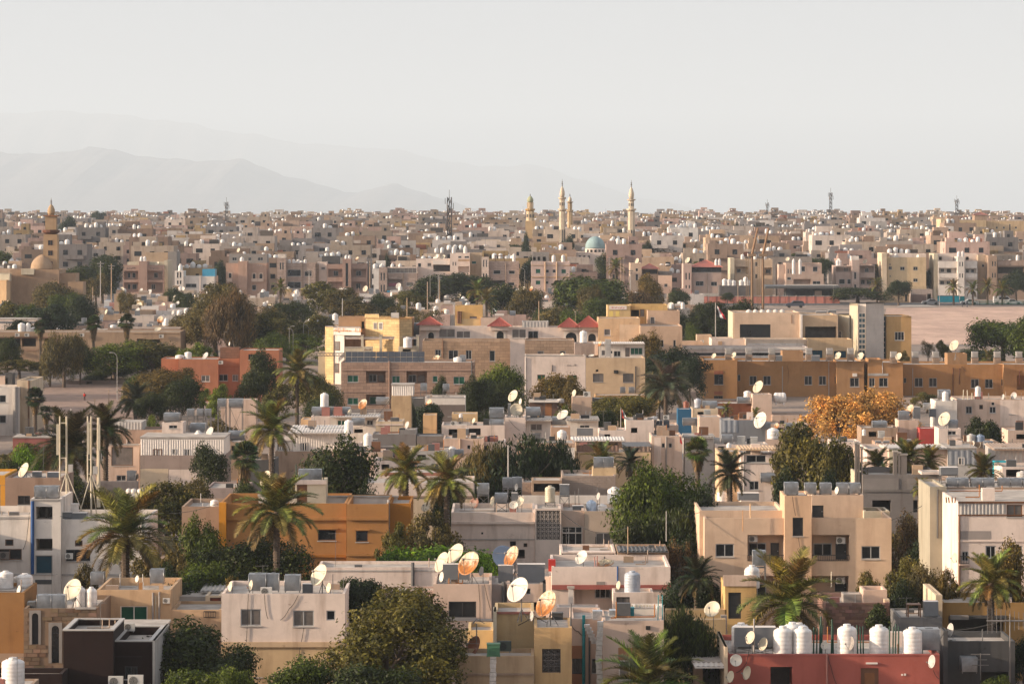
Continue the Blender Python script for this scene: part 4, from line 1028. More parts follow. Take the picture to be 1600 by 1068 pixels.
h = house('lefttower','white flats with narrow windows',-30,25,606,490,10,'white',.3,'white flats with dark square windows and grey edge',name='apartment_building',cat='apartments',ops=[('w',-1,9.5,617,628.5,1),('w',-1,9.5,648.5,660.5,1),('pipe',25,604,676,.35,'grey')])
vol(h,26.5,50,594,494,12,None,'cream',.3,ops=[('o',29,32,606,618),('o',29,31,630,648),('pipe',45,594,674,.1,'wood')]); vol(h,-30,12,590,500,6,None,'pinkish',.3,part='rear_storey'); vol(h,8,19,583,500,3,None,'dgrey',.1,part='tank_room')
house('dirtwall','low mud wall house',100,202,594,598,6,(.26,.20,.17),.2,'long low brown wall house behind the dirt lot',ops=[('o',176,182,601,607),('d',189,200,600,616,'wood'),('o',134,144,592,600)])
house('pinkroof','faded red shed',20,80,684,440,6,(.38,.16,.14),.0,'faded red shed roof among bushes')
# ================================================================ LOW HOUSES IN THE MIDDLE
h = house('shedhouse','house with tin awning',1158,1211,710,380,8,'pwhite',.1,'pale two-storey house under a striped tin awning',ops=[('w',1166,1197,710.5,722,2),('w',1171,1186,751,765,2),('band',1158,1211,722,724,'lgrey',.08),('pipe',1162,704,770,.06,'lgrey')])
slab(h,'awning',1155,1215,702,379,696,385,'peach'); vol(h,1123,1157,706,384,7,None,(.62,.46,.31),.2,part='side_wing',ops=[('w',1138,1152,711,718,2)])
house('strip_a','pale low house beside the awning house',1215,1300,735,384,6,'pinkish',.2,'pale low house partly behind the dark trees',ops=[('w',1222,1236,742,754),('w',1270,1284,742,754)])
h = house('tinroof_r','white house with long tin roof',1355,1389,701,378,8,'pwhite',.2,'small white house with a green glazed window',ops=[('w',1365,1381,714,728,2,GG)])
h = house('tinlong','grey tin shed with tiny white window',1481,1526,701,376,7,'lgrey',.0,'grey corrugated shed with a small white window',mat='paint',ops=[('corr',1481,1526,703,726,(.27,.27,.28),.5),('pw',1497,1507,714,726,2,'glass','white')])
vol(h,1389,1480.5,702,376.5,7,None,'pinkish',.05,'plaster',part='wall',ops=[('patch',1390,1410,703,760,'ivory')]); slab(h,'sheet_roof',1388,1482,700,375.8,694,383,'lgrey')
h = house('tinright','tin shed with scalloped roof',1555,1640,702,378,8,'lgrey',.0,'pale tin shed with a scalloped sheet roof',mat='paint',ops=[('corr',1558,1640,703,730,'lgrey',.4)])
slab(h,'sheet_roof',1552,1640,702,377.5,692,384,'dtan'); house('bluefence','turquoise panel wall',1555,1584,721,366,2,'cyan',.1,'short turquoise panel wall below the tin shed',name='yard_wall',cat='wall'); house('palecorner','pale low house beyond the box tanks',1566,1640,729,356,6,'pwhite',.2,'pale low house with an open dark bay',ops=[('o',1572,1600,733,745)])
house('creamblock','cream block room',1404,1435,656,424,4,'pinkish',.08,'plain cream block room standing above sheds')
h = house('slitroom','white room with slit window',1467,1501,669,412,4.5,'pwhite',.1,'white roof room with a dark slit window',ops=[('w',1481,1494,673,679,2),('cable',[(1482,670),(1481,696)])])
house('redshed','red panel shed',1437,1464,669,420,3,(.42,.09,.08),.05,'small shed with a bright red panel front')
h = house('pinklong','long pink house with small windows',1496,1640,624,458,9,'pinkish',.25,'long pink house with small white-framed windows',ops=[('w',1509,1519,634.5,646),('w',1530,1536,632,639,1,'glass','wood'),('w',1546,1556,635,645),('w',1549,1554,628,633,1),('w',1577,1587,636,647,2,CG),('patch',1563,1640,625,665,'pwhite'),('w',1566,1572,640,648,1)])
vol(h,1462,1495.5,626,456,6,None,'white',.1,part='stair_wall')
h = house('pinkbox','pink roof room with horizontal tank',1176,1206,616,462,4,'pinkish',.1,'tall pink roof room beside the hotel'); vol(h,1206.5,1272,648,461,5,None,'pinkish',.2); vol(h,1120,1175.5,630,465,6,None,(.20,.09,.06),.1,part='tin_wall')
house('creamclut','cream stepped house',1082,1122,638,455,5,'cream',.15,'cream stepped house covered in grey boxes',ops=[('o',1090,1100,643,648)]); vol(H['creamclut'],1093,1127,651,440,5,None,'pinkish',.1)
house('bluecont','blue roof container',1059,1080.5,639,450,3,(.05,.13,.22),.05,'small dark blue container room'); house('greyfence','grey sheet metal yard',1127,1196,656,436,6,(.24,.24,.25),.05,'yard behind patched grey metal sheets',ops=[('corr',1127,1153,656,675,(.3,.31,.33),.5)])
h = house('pinkslot','pink house with two tiny windows',1018,1066,681,398,7,'pinkish',.15,'pink house with two tiny square windows',ops=[('w',1034,1039,692,699,1),('w',1045,1050,692,699,1),('pipe',1041,682,735,.08,'grey'),('patch',1022,1033,683,740,'pwhite')])
h = house('whiteshed','white panel cabin with door',1070,1116,683,402,5,'white',.0,'white panel cabin with a brown door',mat='paint',ops=[('corr',1070,1116,684,700,'white',.4),('pw',1083,1092,685,694,1,CG,'wood')]); slab(h,'sheet_roof',1068,1118,683,401.5,679,407,'lgrey')
house('cabinrow','row of pale cabins',1118,1200,694,400,5,'pwhite',.1,'row of pale cabins with dark slit openings',ops=[('o',1122,1132,697,701),('o',1152,1166,697,702),('o',1178,1190,697,701)])
h = house('creamyard','cream yard house with thatch',899,1017,706,396,7,(.62,.46,.31),.1,'cream yard wall with brown screens and thatch',ops=[('corr',901,967,695,705.5,(.24,.15,.11),.4),('corr',976,1016,697,705.5,(.25,.18,.14),.4)])
slab(h,'thatch',973,1018,697,396,690,400,'dgrey',.15,False); slab(h,'sheet_roof',893,977,688,404,682,411,'white'); vol(h,900,975,690,404.5,6,None,'dtan',.0,part='rear_wall',ops=[('o',950,966,692,696)])
h = house('whitecab','white cabin with grey box tank',886,935,656,428,6,'white',.0,'white cabin house with a big grey box on its front',ops=[('w',906,921,664,668.5,2)]); slab(h,'sheet_roof',884,937,656,427,652,434,'lgrey')
h = house('chimneyhouse','brown stub with wrapped tank',861,891,667,414,4,(.5,.34,.25),.05,'brown stub wall holding a wrapped white tank')
h = house('windowcab','white cabin with wide window',821.5,861,656,430,6,'white',.0,'white cabin house with a wide curtained window',ops=[('w',829,847,662,672,2,CG,'lgrey'),('d',836,846,675,690,'lgrey')]); slab(h,'sheet_roof',820,863,656,429,652,436,'white')
h = house('dishtower','tall pale house topped with dishes',789,821,652,428,6,'pwhite',.1,'tall pale house topped with a cluster of dishes',ops=[('cable',[(795,655),(812,672)])])
h = house('openyard','cream house with open bay',690,788.5,664,426,7,'pwhite',.15,'cream house with a wide dark open bay',ops=[('o',725,751,669,680),('o',701,718,670,680)])
vol(h,661,682,648,432,4,None,(.66,.44,.26),.1,part=RR); vol(h,706,746,646,434,4,664,(.62,.44,.27),.1,part=RR)
h = house('greystep','grey cement yard wall',582,650,678,405,5,(.21,.19,.18),.1,'grey cement yard wall with raised end',ops=[('band',582,650,696,698,'lgrey',.1)]); vol(h,625,651,671,406,4,None,(.24,.22,.21),.1); vol(h,651.3,692,681,405,5,None,(.20,.175,.16),.1)
house('pinkdoor','pinkish house below the grey wall',692.5,756,685,400,6,'pinkish',.1,'pinkish low house with a small dark window',ops=[('w',730,735,695,701,1),('w',693,704,697,706),('pipe',719,685,712,.12,'dtan')])
house('tanstep','tan flat roof with white wall',808,898,692,392,6,(.55,.38,.28),.05,'tan low roof edge behind dark bushes',ops=[('patch',872,898,699,730,'white'),('w',876,888,708,716)])
h = house('tinhall','white corrugated hall',458,535,676,408,8,'white',.0,'white corrugated hall with sloping roof',mat='paint',ops=[('corr',458,535,677,703,'white',.25),('pw',469,482,691,704,1,'glass','lgrey')]); slab(h,'sheet_roof',450,537,676,407,664,416,'white'); vol(h,430,457.5,690,409,8,None,'white',.0,'paint',ops=[('corr',430,457,691,703,'white',.25),('pw',433,443,691,703)])
vol(h,430,536,705,407,4,None,'dtan',.05,'plaster',part='front_wall')
h = house('whitebox','white house with green window',486,591,650,432,7,'white',.05,'white low house with one green window',ops=[('w',527,540,656,668,2,GG,'white'),('w',573,583,656,664,2),('patch',486,516,650,690,'pwhite'),('o',553,567,670,676)]); slab(h,'sheet_roof',515,592,651,431,647,438,'white')
vol(h,470,485.5,655,433,5,None,'peach',.1); vol(h,536,565,692,404,3,None,'pwhite',.1,part='annex')
house('creamstep','cream house with pale parapet',587,630,658,424,6,(.66,.52,.38),.1,'cream house with a pale stepped parapet',ops=[('band',587,630,662,664,'pwhite',.1)])
h = house('stairblock','beige stair block with tin hut',611,642,618,446,5,(.58,.41,.26),.05,'tall beige stair block with a white tin hut on top'); vol(h,612,646,602,447,4,618,'white',.0,'paint',part='tin_hut',ops=[('corr',612,646,603,618,'white',.25)])
h = house('balcony_w','house with white balcony band',664,727,621,470,6,'white',.1,'dark house with a white balcony band and railing',ops=[('patch',664,727,632,680,(.20,.16,.14)),('rail',664,727,616,621,'lgrey'),('w',700,712,638,650)]); vol(h,642.5,663.5,622,471,5,None,'dgrey',.1)
house('canopyshed','shed under white beam canopy',828,871,628,452,5,(.16,.10,.08),.0,'brown shed under a thin white beam canopy',ops=[('box',826,873,625,628,'white',.6,'beam'),('patch',852,862,630,650,(.35,.17,.09))]); house('tanroom','plain tan roof room',894,924,620,456,4,(.60,.44,.34),.1,'plain tan room behind the white cabins')
house('creamclut2','cluttered cream house with flag',978,1022,656,424,6,'pwhite',.1,'cream house crowded with grey solar boxes',ops=[('o',986,996,668,676)])
for i,(a,b,yt,D,c,lab) in enumerate([
    (1230,1262,676,414,'dgrey','dark low shed left of the big dark tree'),(1340,1352,700,385,'pinkish','narrow pink wall end beside dark columns'),(1300,1345,690,400,'pwhite','pale low house behind the big dark tree'),
    (1346,1403,668,420,'dtan','brown lean-to with open dark front'),(1370,1432,692,392,(.45,.3,.22),'tan low wall with stacked boxes'),(1502,1560,690,396,'dtan','low dark house behind two grey tanks'),(1575,1640,672,430,'pinkish','pale house with roof fence at the edge'),(1600,1700,650,470,'cream','cream house beyond the edge'),
    (936,978,672,416,'pwhite','small pale house behind the feathery tree'),(1024,1060,664,428,'pinkish','pinkish low house behind the tiny windows'),(1196,1262,662,436,'pinkish','pinkish low house below the horizontal tank'),(745,790,690,404,'pwhite','pale low house right of rusty dish'),
    (356,384,690,420,'dtan','brown low house behind the fan palm'),(380,430,718,372,'dgrey','dark shed beneath the date palms'),(540,600,706,384,'pinkish','low pink house behind the round tree'),(585,640,719,372,'pwhite','pale house with barred opening'),(640,700,704,380,'lgrey','grey low house with white tank')]):
    house(f'low{i}',lab,a,b,yt,D,5.5,c,.15,lab,ops=[('o',a + (b - a) * .2,a + (b - a) * .42,yt + 6,yt + 14)] if b - a > 25 else ())
h = house('midwhite','white wall house between palms',566,740,754,338,9,'pwhite',.2,'long pale house between the two date palms',ops=[('band',566,740,774,777,(.4,.3,.24),.1),('w',643,652,776,784,1,'glass','wood'),('w',700,713,777,785,1,'glass','wood'),('patch',625,740,778,860,'cream')])
house('pinkmid','reddish low house behind the palms',600,700,738,352,6,(.42,.21,.16),.1,'reddish low house between the palm trunks',ops=[('d',654,661,741,754,(.2,.05,.04))])
house('hedgewall','white wall behind the hedge',496,690,886,271,5,'pwhite',.2,'white flat roof house behind the bright hedge',ops=[('band',496,690,890,892,'lgrey',.05),('pipe',645,878,925,.12,'dgrey')])
house('dustyroof','pinkish low roof behind the dome tree',535,690,922,262,3,(.46,.36,.32),.12,'low grey pink roof behind the big round tree')
house('lowpink','pink low house below dishes',800,862,900,282,6,'pwhite',.2,'pale roof edge behind the steel tanks')

# ================================================================ MIDDLE DISTANCE
h = house('stoneflat','brown stone flats with solar panels',533,741,566,545,11,(.40,.28,.22),.25,'brown stone flats carrying a long row of solar panels',name='apartment_building',cat='apartments',mat='stone',ops=[
    ('w',543,560,586,597,2,GG),('L',572,602.5,579,598),('w',612.5,625,587,598,2,GG),('L',635,667,579.5,599),('w',676,684,587,597,1,GG),('w',708.5,726,588,600,2,GG),
    ('w',543,560,621,632,2,GG),('L',572,602.5,616,633),('w',612,625,621,632),('iw',576,588,585,597,2),('iw',590,600,586,597,1,CG,'wood'),('iw',638,650,586,598,2),('iw',652,664,586,598,1,CG,'wood'),('iw',577,599,620,632,2,GG),
    ('pipe',608.5,564,645,.12,(.25,.16,.12)),('band',533,741,577,579,(.42,.29,.23),.12),('band',533,741,611,612.5,(.42,.29,.23),.1),('pipe',737,563,590,.08,'dgrey')])
sp = tag(obj('solar_array',None,None,(px(601,545),547.2,h.zr)),'long row of dark solar panels on the brown stone flats','solar panels'); ALLTOP.append(sp)
pw = (663.5 - 540) / 13 * 547 / FPX; pm = MB().box(.02,pw - .02,0,.04,.02,1).mesh('solar_panel','solar'); sx0 = px(540,547.2) - sp.location.x
zt = pz(549,547.2) - h.zr; zb_ = pz(565.5,547.2) - h.zr
for r_ in range(2):
    for k in range(13): obj('solar_panel',pm,sp,(sx0 + k * pw,.28 * r_,zb_ + (zt - zb_) * .5 * r_),(R(-16),0,0),(1,1,(zt - zb_) * .5 * 1.0))
fr = MB()
for k in range(14): fr.box(sx0 + k * pw - .02,sx0 + k * pw + .02,.07,.6,zb_ - .1,zb_)
for k in range(0,14,2): fr.tube((sx0 + k * pw,.7,zb_ - .1),(sx0 + k * pw,.62,zt - .1),.03,n=4)
fr.box(sx0,sx0 + 13 * pw,.5,.55,zb_ - .14,zb_ - .1); obj('frame',fr.mesh('frame','galvanised'),sp)
h = house('stoneback','stone flats with grey windows',660,797,532,566,10,(.44,.31,.22),.3,'stone flats with four tall grey windows',name='apartment_building',cat='apartments',mat='stone',ops=[('w',680,689,546,556,2),('w',701,716,547,561,2),('w',728,737,547,561,2),('w',765,773.5,547.5,564,1),('pipe',692,528,560,.06,'wood')])
h = house('yellow','yellow corner house with white sign wall',570,645,512,596,9,(.48,.30,.20),.3,'yellow and white corner house with lettered white wall',ops=[],body=False)
prism(h,[(508,601),(521,599),(521,608),(508,608)],510,col='yellow',par=.1,mat='stone',part='corner_pier'); prism(h,[(521.2,599),(563.5,596),(563.5,606),(521.2,608)],511,yb=523,col='white',par=.1,part='sign_wall')
prism(h,[(521.2,599.2),(538,598),(538,606),(521.2,607)],523.2,col='white',par=0,part='white_wall',wins=[(0,.12,.58,533,547,1,CG,'wood'),(0,.12,.5,567,582,1,CG,'wood')]); prism(h,[(538.4,601),(645,599),(645,609),(538.4,611)],513,col=(.50,.31,.20),par=.2,part='rear_wall')
prism(h,[(571,598.5),(624,594),(644,596.5),(630,604),(575,606)],495.5,yb=None,col='yellow',par=.3,mat='stone',part='upper_storey',wins=[(0,.24,.36,503,514,1,CG,'ivory'),(0,.40,.52,503,514,1,CG,'white')])
prism(h,[(570,599.2),(592,597.4),(592,603),(570,603)],490,yb=497,col='yellow',par=.1,mat='stone',part='upper_storey'); vol(h,529,570,495,606,6,None,(.50,.32,.20),.2,part='rear_storey',ops=[('o',565,569,502,514)]); vol(h,624.5,646,496,601,6,None,(.45,.28,.18),.2,part='rear_storey'); vol(h,611,623,489,602,2,497,'white',.1,part=RR)
for xx in (564,593,622,650.5): vol(h,xx,xx + 4,524.5,594.5,.5,None,'ivory',0,'paint',part='pergola_post')
vol(h,540,654,527,594.7,.25,529.5,'pwhite',0,'paint',part='pergola_beam'); vol(h,539,566,543,593,.5,None,'ivory',.02,part='balcony_front'); vol(h,566.3,582,541.5,592.6,2,None,'ivory',.1,part='balcony_front',ops=[('letters',567,580,544,548,(.25,.12,.07))]); vol(h,622.5,650,541,592.6,2,None,'ivory',.1,part='balcony_front',ops=[('o',629,642,545,549)])
ls = obj('lettering',script_strokes(-2.9,2.9,0,.75,0).mesh('lettering','paint'),h.root,(px(542.5,597) - h.o.x,597.25 - h.o.y,pz(519.5,597) - h.o.z),(0,0,-math.atan2(3.0,px(563.5,596) - px(521.2,599))),col=(.45,.18,.06))
h = house('gantry','yellow lower wing with lattice girder',497,509,550,603,6,'ivory',.1,'pale wing of the corner house under a lattice girder')
mb = MB(); a,b = px(493,598) - h.o.x,px(537,598) - h.o.x; z0,z1 = pz(556,598) - h.o.z,pz(551,598) - h.o.z
mb.tube((a,-5,z0),(b,-5,z0),.06,n=4).tube((a,-5,z1),(b,-5,z1),.06,n=4)
for k in range(9):
    u,v = a + (b - a) * k / 9,a + (b - a) * (k + 1) / 9; mb.tube((u,-5,z0),(v,-5,z1),.045,n=4).tube((u,-5,z1),(v,-5,z0),.045,n=4)
obj('girder',mb.mesh('girder','steel'),h.root)
h = house('terracotta','terracotta house with roof cabin',279,341,561,560,9,'terra',.15,'terracotta house with a mosaic roof cabin and small windows',ops=[('w',314.5,328,586,596,2,CG,'white'),('w',282,293,585,594,1,CG,'white')],mat=PC)
vol(h,252,278.6,560,566,8,None,'terra',.15,PC,part='side_wing'); vol(h,341.4,374,560,562,8,None,'terra',.15,PC,ops=[('w',341.5,356,584.5,595),('w',363,372,585,595,2,CG),('band',341,374,572,573,(.4,.16,.08),.1),('o',342,356,620,632)])
vol(h,374.4,436,547,559,9,None,'terra',.15,PC,ops=[('w',388,399,553,562,3,'glass','wood'),('w',381,390,587,596,2),('w',408,416,587,596,2)]); vol(h,344,374,543,564,3,561,(.25,.14,.10),.1,'stone',part='roof_cabin')
h = house('whitebeige','white and beige flats with round-topped grilles',820.5,915,557,520,10,'pwhite',.25,'white half of the two-tone flats, with writing high on its wall',name='apartment_building',cat='apartments',ops=[('w',839.5,852,585,594,2,GG,'wood'),('w',887,901.5,586,596,2,GG,'wood'),('letters',885,900,568,572,'dark'),('pipe',863,570,580,.05,'dark'),('pipe',821.5,558,640,.07,'lgrey')])
vol(h,915.4,1008,559,520,10,None,(.60,.44,.30),.25,PC,ops=[('w',926.5,943,583.5,596.5,2,CG,'dgrey'),('w',973.5,990,583.5,597,2,CG,'dgrey'),('o',931,935,577,580.5),('box',959,966,578,583,'dark',.3,'fan_box'),('pipe',993,572,615,.05,'dark')])
vol(h,936,1007,536,528,6,None,'white',.1,part='roof_storey',ops=[('w',940,947,547,555,1,CG),('w',954,957,548,552,1),('w',959,970,548,557,2),('w',977,984,543,557,1,CG,'wood'),('w',985,1004,543,554,3,GG)]); slab(h,'sheet_roof',928,1008,536.5,527,534,534,'white'); vol(h,898,929,536,529,5,None,(.36,.28,.24),.1,part=RR)
vol(h,820,915,556,522,.4,560,'white',.0,part='roof_wall')
h = house('stonesmall','tan stone house behind white flats',820.5,897.5,531,562,8,(.42,.30,.22),.2,'tan stone house with two pale windows',mat='stone',ops=[('w',840,850,548,560,1,CG),('w',875,884,548,560,1,CG)])
h = house('ochreyard','ochre yard wall below beige flats',930,1025,617,505,5,(.50,.32,.18),.1,'ochre yard wall with dark end below the beige flats'); vol(h,926,951,622,500,3,None,'dgrey',.05)
# hotel
h = house('hotel','long ochre hotel',1099,1152,562,566,14,'hotel',.3,'long ochre hotel block with paired windows and roof coolers',name='hotel',cat='hotel',mat=PC,ops=[('w',1116,1130,584.5,600.5,2,'glass','dgrey'),('w',1115.5,1129.5,618,632,2,'glass','dgrey'),('box',1116,1130,579,584,(.35,.15,.1),.06,'fan_box'),('box',1116,1129,611,616,(.35,.15,.1),.06,'fan_box')])
def hw(xs,y0=587,y1=601): return [('w',a,b,y0,y1,2,'glass','lgrey') for a,b in xs]
vol(h,1152.4,1307,564,570,12,None,'hotel',.3,PC,ops=hw([(1171,1182.5),(1192.5,1204.5),(1257,1269),(1279.5,1291)]) + [('w',1152.6,1157,585,595,1),('w',1304,1306.5,588,599,1),('w',1256.5,1268,620,634,2,CG,'lgrey'),('pipe',1222.5,572,645,.05,'lgrey'),('pipe',1295,566,640,.05,'lgrey'),('cable',[(1230,570),(1232,580),(1231,600)])])
vol(h,1307.4,1350,564,568.5,13,None,(.40,.235,.13),.3,PC,ops=hw([(1328,1342.5)],590,604) + [('box',1332,1339,583,588,'white',.25,'fan_box')])
vol(h,1350.4,1356,566,573,8,None,'hotel',.3,PC); vol(h,1356.4,1411,566,568,13,None,'hotel',.3,PC,ops=hw([(1358,1367),(1373.5,1387.5)],590,604) + [('band',1356,1388,583,587,'lgrey',.05),('pipe',1379,566,583,.05,'lgrey')]); vol(h,1358,1379,561,568.6,6,567,'hotel',.2,PC,part='roof_wall')
vol(h,1411.4,1640,569,572,12,None,'hotel',.3,PC,ops=hw([(1429,1442),(1451.5,1464)],590,604) + hw([(1517,1529.5),(1539,1551.5)],592,606) + [('w',1412,1416,590,598,1),('w',1564.5,1568,592,602,1),('pipe',1489,574,640,.08,'wood'),('pipe',1499,575,600,.08,'wood'),('cable',[(1499,578),(1503,572),(1510,580)]),('pipe',1426,575,640,.05,'lgrey')])
vol(h,1568.5,1640,569,570.5,12,None,(.40,.235,.13),.3,PC,ops=[('L',1589,1615,586,609),('pipe',1593,578,600,.04,'rose')]); vol(h,1222.5,1255,548,576,4,567,(.36,.22,.13),.2,PC,part=RR); vol(h,1480.5,1511,552,576,4,571,(.36,.22,.13),.2,PC,part=RR)
# civic building
h = house('civic','cream civic building with glass stair',1147,1250,488,630,14,(.66,.49,.37),.25,'cream civic building with black panel and tall glass stair tower',name='civic_building',cat='public building',mat=PC,ops=[('w',1156,1204,506.5,527,1,'glass','dark'),('pipe',1237,492,505,.04,'wood')])
vol(h,1145,1147,487.5,630.5,14,None,'ivory',.1,PC,part='side_wall'); vol(h,1250.4,1254,491,629,10,None,'white',.1,PC,part='pier'); vol(h,1254.4,1309,492,630,14,None,(.62,.45,.31),.2,PC,ops=[('o',1258,1307,510,528)])  # narrow white strip: a sunlit left side put into shape and colour
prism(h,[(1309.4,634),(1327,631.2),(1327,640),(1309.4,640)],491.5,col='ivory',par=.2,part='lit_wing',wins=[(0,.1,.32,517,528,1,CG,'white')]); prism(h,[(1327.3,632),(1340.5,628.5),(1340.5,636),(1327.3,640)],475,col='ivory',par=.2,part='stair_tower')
prism(h,[(1353.3,628),(1381,628.5),(1381,638),(1353.3,638)],474,col=(.62,.54,.48),par=.2,part='stair_tower'); prism(h,[(1340.8,629.2),(1353,628.9),(1353,636),(1340.8,636)],474.5,col='white',par=.1,part='stair_tower')
gx0,gx1 = px(1342,628) - h.o.x,px(1352.6,628) - h.o.x
for k in range(9):
    za,zb_ = pz(561.5 - k * 8.2,628) - h.o.z,pz(554.6 - k * 8.2,628) - h.o.z
    window(h.root,gx0,628.45 - h.o.y,za,gx1 - gx0,zb_ - za,2,'blue_glass','white')
gx0,gx1 = px(1381.4,629) - h.o.x,px(1384.6,629) - h.o.x
for k in range(8): window(h.root,gx0,630.2 - h.o.y,pz(559 - k * 8.2,629) - h.o.z,gx1 - gx0,.75,1,'blue_glass','white')
vol(h,1381.3,1384.7,494,630.4,8,None,'white',.1,PC,part='pier'); vol(h,1385,1424,494,629,12,None,(.52,.33,.17),.2,PC,part='right_wing',ops=[('w',1398,1413,518,531.5,3,'glass','white'),('band',1410,1420,492,494,'peach',.2)])
vol(h,1262.5,1332,530,618,8,None,(.60,.43,.28),.3,PC,part='front_wing',ops=[('w',1269,1285,547,568,2,'blue_glass','dark'),('w',1303,1322,548,568,2,'blue_glass','dark')]); vol(h,1166,1262,530,620,8,None,(.68,.54,.43),.3,PC,part='front_wing',ops=[('box',1168,1256,536,539,'white',.25,'beam')])
h = house('strip','low white hall with black stripe',1112,1167,529,624,9,'pwhite',.2,'low pale annex wall with a round vent',mat=PC,ops=[('box',1122,1128,533,541,'tan',.1,'round_vent')])
h = house('stripe','long white hall with black stripe',1060,1262,542,606,9,'pwhite',.2,'long white hall with a black stripe along its front',mat=PC,ops=[('patch',1075,1262,551,555,'dark','paint'),('patch',1177,1211,547,560,'white'),('band',1060,1262,543,546,'white',.1)])
house('peachlow','peach yard cabin near the flag',1089,1112,523,640,4,(.62,.45,.33),.1,'small peach yard cabin with two cooler boxes'); house('lowpale','pale low wall below the cabin',1066,1098,533,632,4,(.60,.44,.33),.1,'pale low house left of the flag cabin')
# peach block + pavilion
h = house('peachblock','peach block with yellow top',935,1000,497,598,10,(.66,.46,.30),.2,'peach house front below a yellow lettered upper storey',ops=[('w',944,954,514,524,1,CG,'white'),('patch',968,1000,507,545,(.68,.52,.38))])
vol(h,1000.4,1066,509,594,12,None,(.58,.41,.30),.2,ops=[('w',1032,1037,531,542,1),('w',1052,1056,531,542,1)]); vol(h,1012,1062,485,606,8,None,(.60,.42,.31),.2,part='upper_storey',ops=[('w',1016,1023.5,495,508,1,CG,'white')])
vol(h,949,985,477,610,7,None,'yellow',.2,part='upper_storey',ops=[('sign',952,979,477.5,483.5,'white',(.5,.06,.05)),('patch',952,958,486,496,(.8,.62,.25)),('patch',962,968,486,496,(.8,.62,.25))]); vol(h,985.4,1043,476,611,7,None,(.60,.40,.20),.2,part='upper_storey',ops=[('o',986,999,484,498),('w',1000,1007,483,494,1,CG,'wood')]); vol(h,990,1004,530,590,4,None,'pwhite',.1)
h = house('pavilion','white arched terrace house with red roofs',655,935,511,600,8,'pwhite',.2,'long white terrace house with arches and small red tiled roofs',ops=[('aw',666,681,516,535,'white',.3),('w',686,711,514,527,2,CG,'lgrey'),('w',713,735,517,528,2,CG,'white'),('aw',773,790,514,532,'white',.3),('w',800,822,514,528,2,CG,'white'),('w',825,841,517,530,2),('aw',881,904,516,535,'white',.3),('aw',916,934,518,533,'white',.3)])
for a,b,yp,ye in ((654,689,495,507.5),(765,797,496.5,509.5),(875,904,497,511),(902,938,494,511)):
    hip(h,a,b,ye,yp,599,4.5,'brick'); vol(h,a + 1.5,b - 1.5,ye,599.2,4,516,'pwhite',0.005,part='turret',roof='plaster')
vol(h,816,857,502,604,5,511,'lgrey',.1,'paint',part='tin_room',ops=[('corr',816,857,503,511,'lgrey',.5)]); vol(h,645.5,656,505,604,5,None,(.42,.43,.45),.1,part='side_wall')
h = house('yellowbox','yellow box house with dark canopy line',711,754,478,650,8,(.68,.44,.21),.2,'plain yellow box house behind the red roofs',ops=[('w',726,731,503,509,1),('w',740,745,502,508,1),('patch',711,750,498,512,'yellow'),('pipe',716,486,505,.2,'wood'),('pipe',719.5,486,505,.2,'wood'),('w',734,745,494,497,1,CG,'wood')]); vol(h,751,775,496,648,6,None,'pinkish',.15,ops=[('w',758,764,508,513,1)])
# long low barracks on the left
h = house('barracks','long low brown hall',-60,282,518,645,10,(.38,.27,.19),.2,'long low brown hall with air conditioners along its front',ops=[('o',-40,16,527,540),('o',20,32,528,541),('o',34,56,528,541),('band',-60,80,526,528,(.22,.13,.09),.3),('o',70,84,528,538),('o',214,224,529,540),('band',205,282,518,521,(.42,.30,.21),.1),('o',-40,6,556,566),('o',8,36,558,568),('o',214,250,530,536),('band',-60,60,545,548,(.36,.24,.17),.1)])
house('whiteroof','long white roofed hall',-60,58,499,690,8,'pwhite',.0,'long white roofed hall above dark trees',ops=[('patch',-60,58,502,505,(.2,.2,.21))]); house('barr2','tan yard house',168,282,512,660,7,(.44,.33,.27),.1,'tan yard house crowded with white tanks')
# ================================================================ APARTMENT ROW FACING THE LOW TOWN
def apt(key,short,label,x0,x1,yt,D,col,ops=(),**kw):
    return house(key,short,x0,x1,yt,D,kw.pop('dep',13),col,kw.pop('par',.5),label,name=kw.pop('name','apartment_building'),cat='apartments',group='apartment blocks facing the low town',ops=ops,mat=kw.pop('mat',PC),**kw)
pk = (.40,.275,.225); st = (.46,.36,.31)
h = apt('twin','brown twin-balcony flats','brown twin-balcony flats with pale strip stair window',192,256,414,1040,pk,[('L',194,216,423,437),('L',230,254,423,437),('L',194,216,441,456),('L',230,254,441,456),('iw',199,203,426,434,1),('iw',206,211,426,434,1),('iw',240,246,426,434),('iw',199,203,444,452,1),('iw',206,213,444,452,1),('iw',236,242,444,452),('w',221,226,420,448,1,CG,'white'),('letters',198,212,417,420,'dark'),('letters',234,248,417,420,'dark')])
vol(h,217,229.5,408,1039,8,None,pk,.2); vol(h,199,216.8,409,1046,4,None,'ivory',.1,part='roof_wall'); vol(h,230,256,409,1046,4,None,'ivory',.1,part='roof_wall'); vol(h,256.3,262,407,1042,14,None,'ivory',.1,part='side_wall')
apt('tanback','tan block behind the twin flats','tan and grey block behind the brown twin-balcony flats',228,262,394,1075,(.50,.37,.26)); vol(H['tanback'],262.3,276,393,1073,12,None,'grey',.3,ops=[('o',263,268,419,424)])
h = apt('white_blue','white villa with blue roof hut','white villa with slit windows and a blue roof hut',287,335,431.5,1035,'white',[('w',290,307,443,449,2),('w',317,327.5,444,449.5),('pipe',313,431,465,.15,'pwhite')])
vol(h,273,286.6,423,1034,8,None,'white',.3,PC,ops=[('w',276.5,279,425,434,1),('w',281,283.5,425,434,1),('w',276.5,279,438,444,1),('w',281,283.5,438,444,1),('w',281,283.5,447,452,1)]); vol(h,316,336,420.5,1037,6,432,'sky',.1,'paint',part='roof_hut')
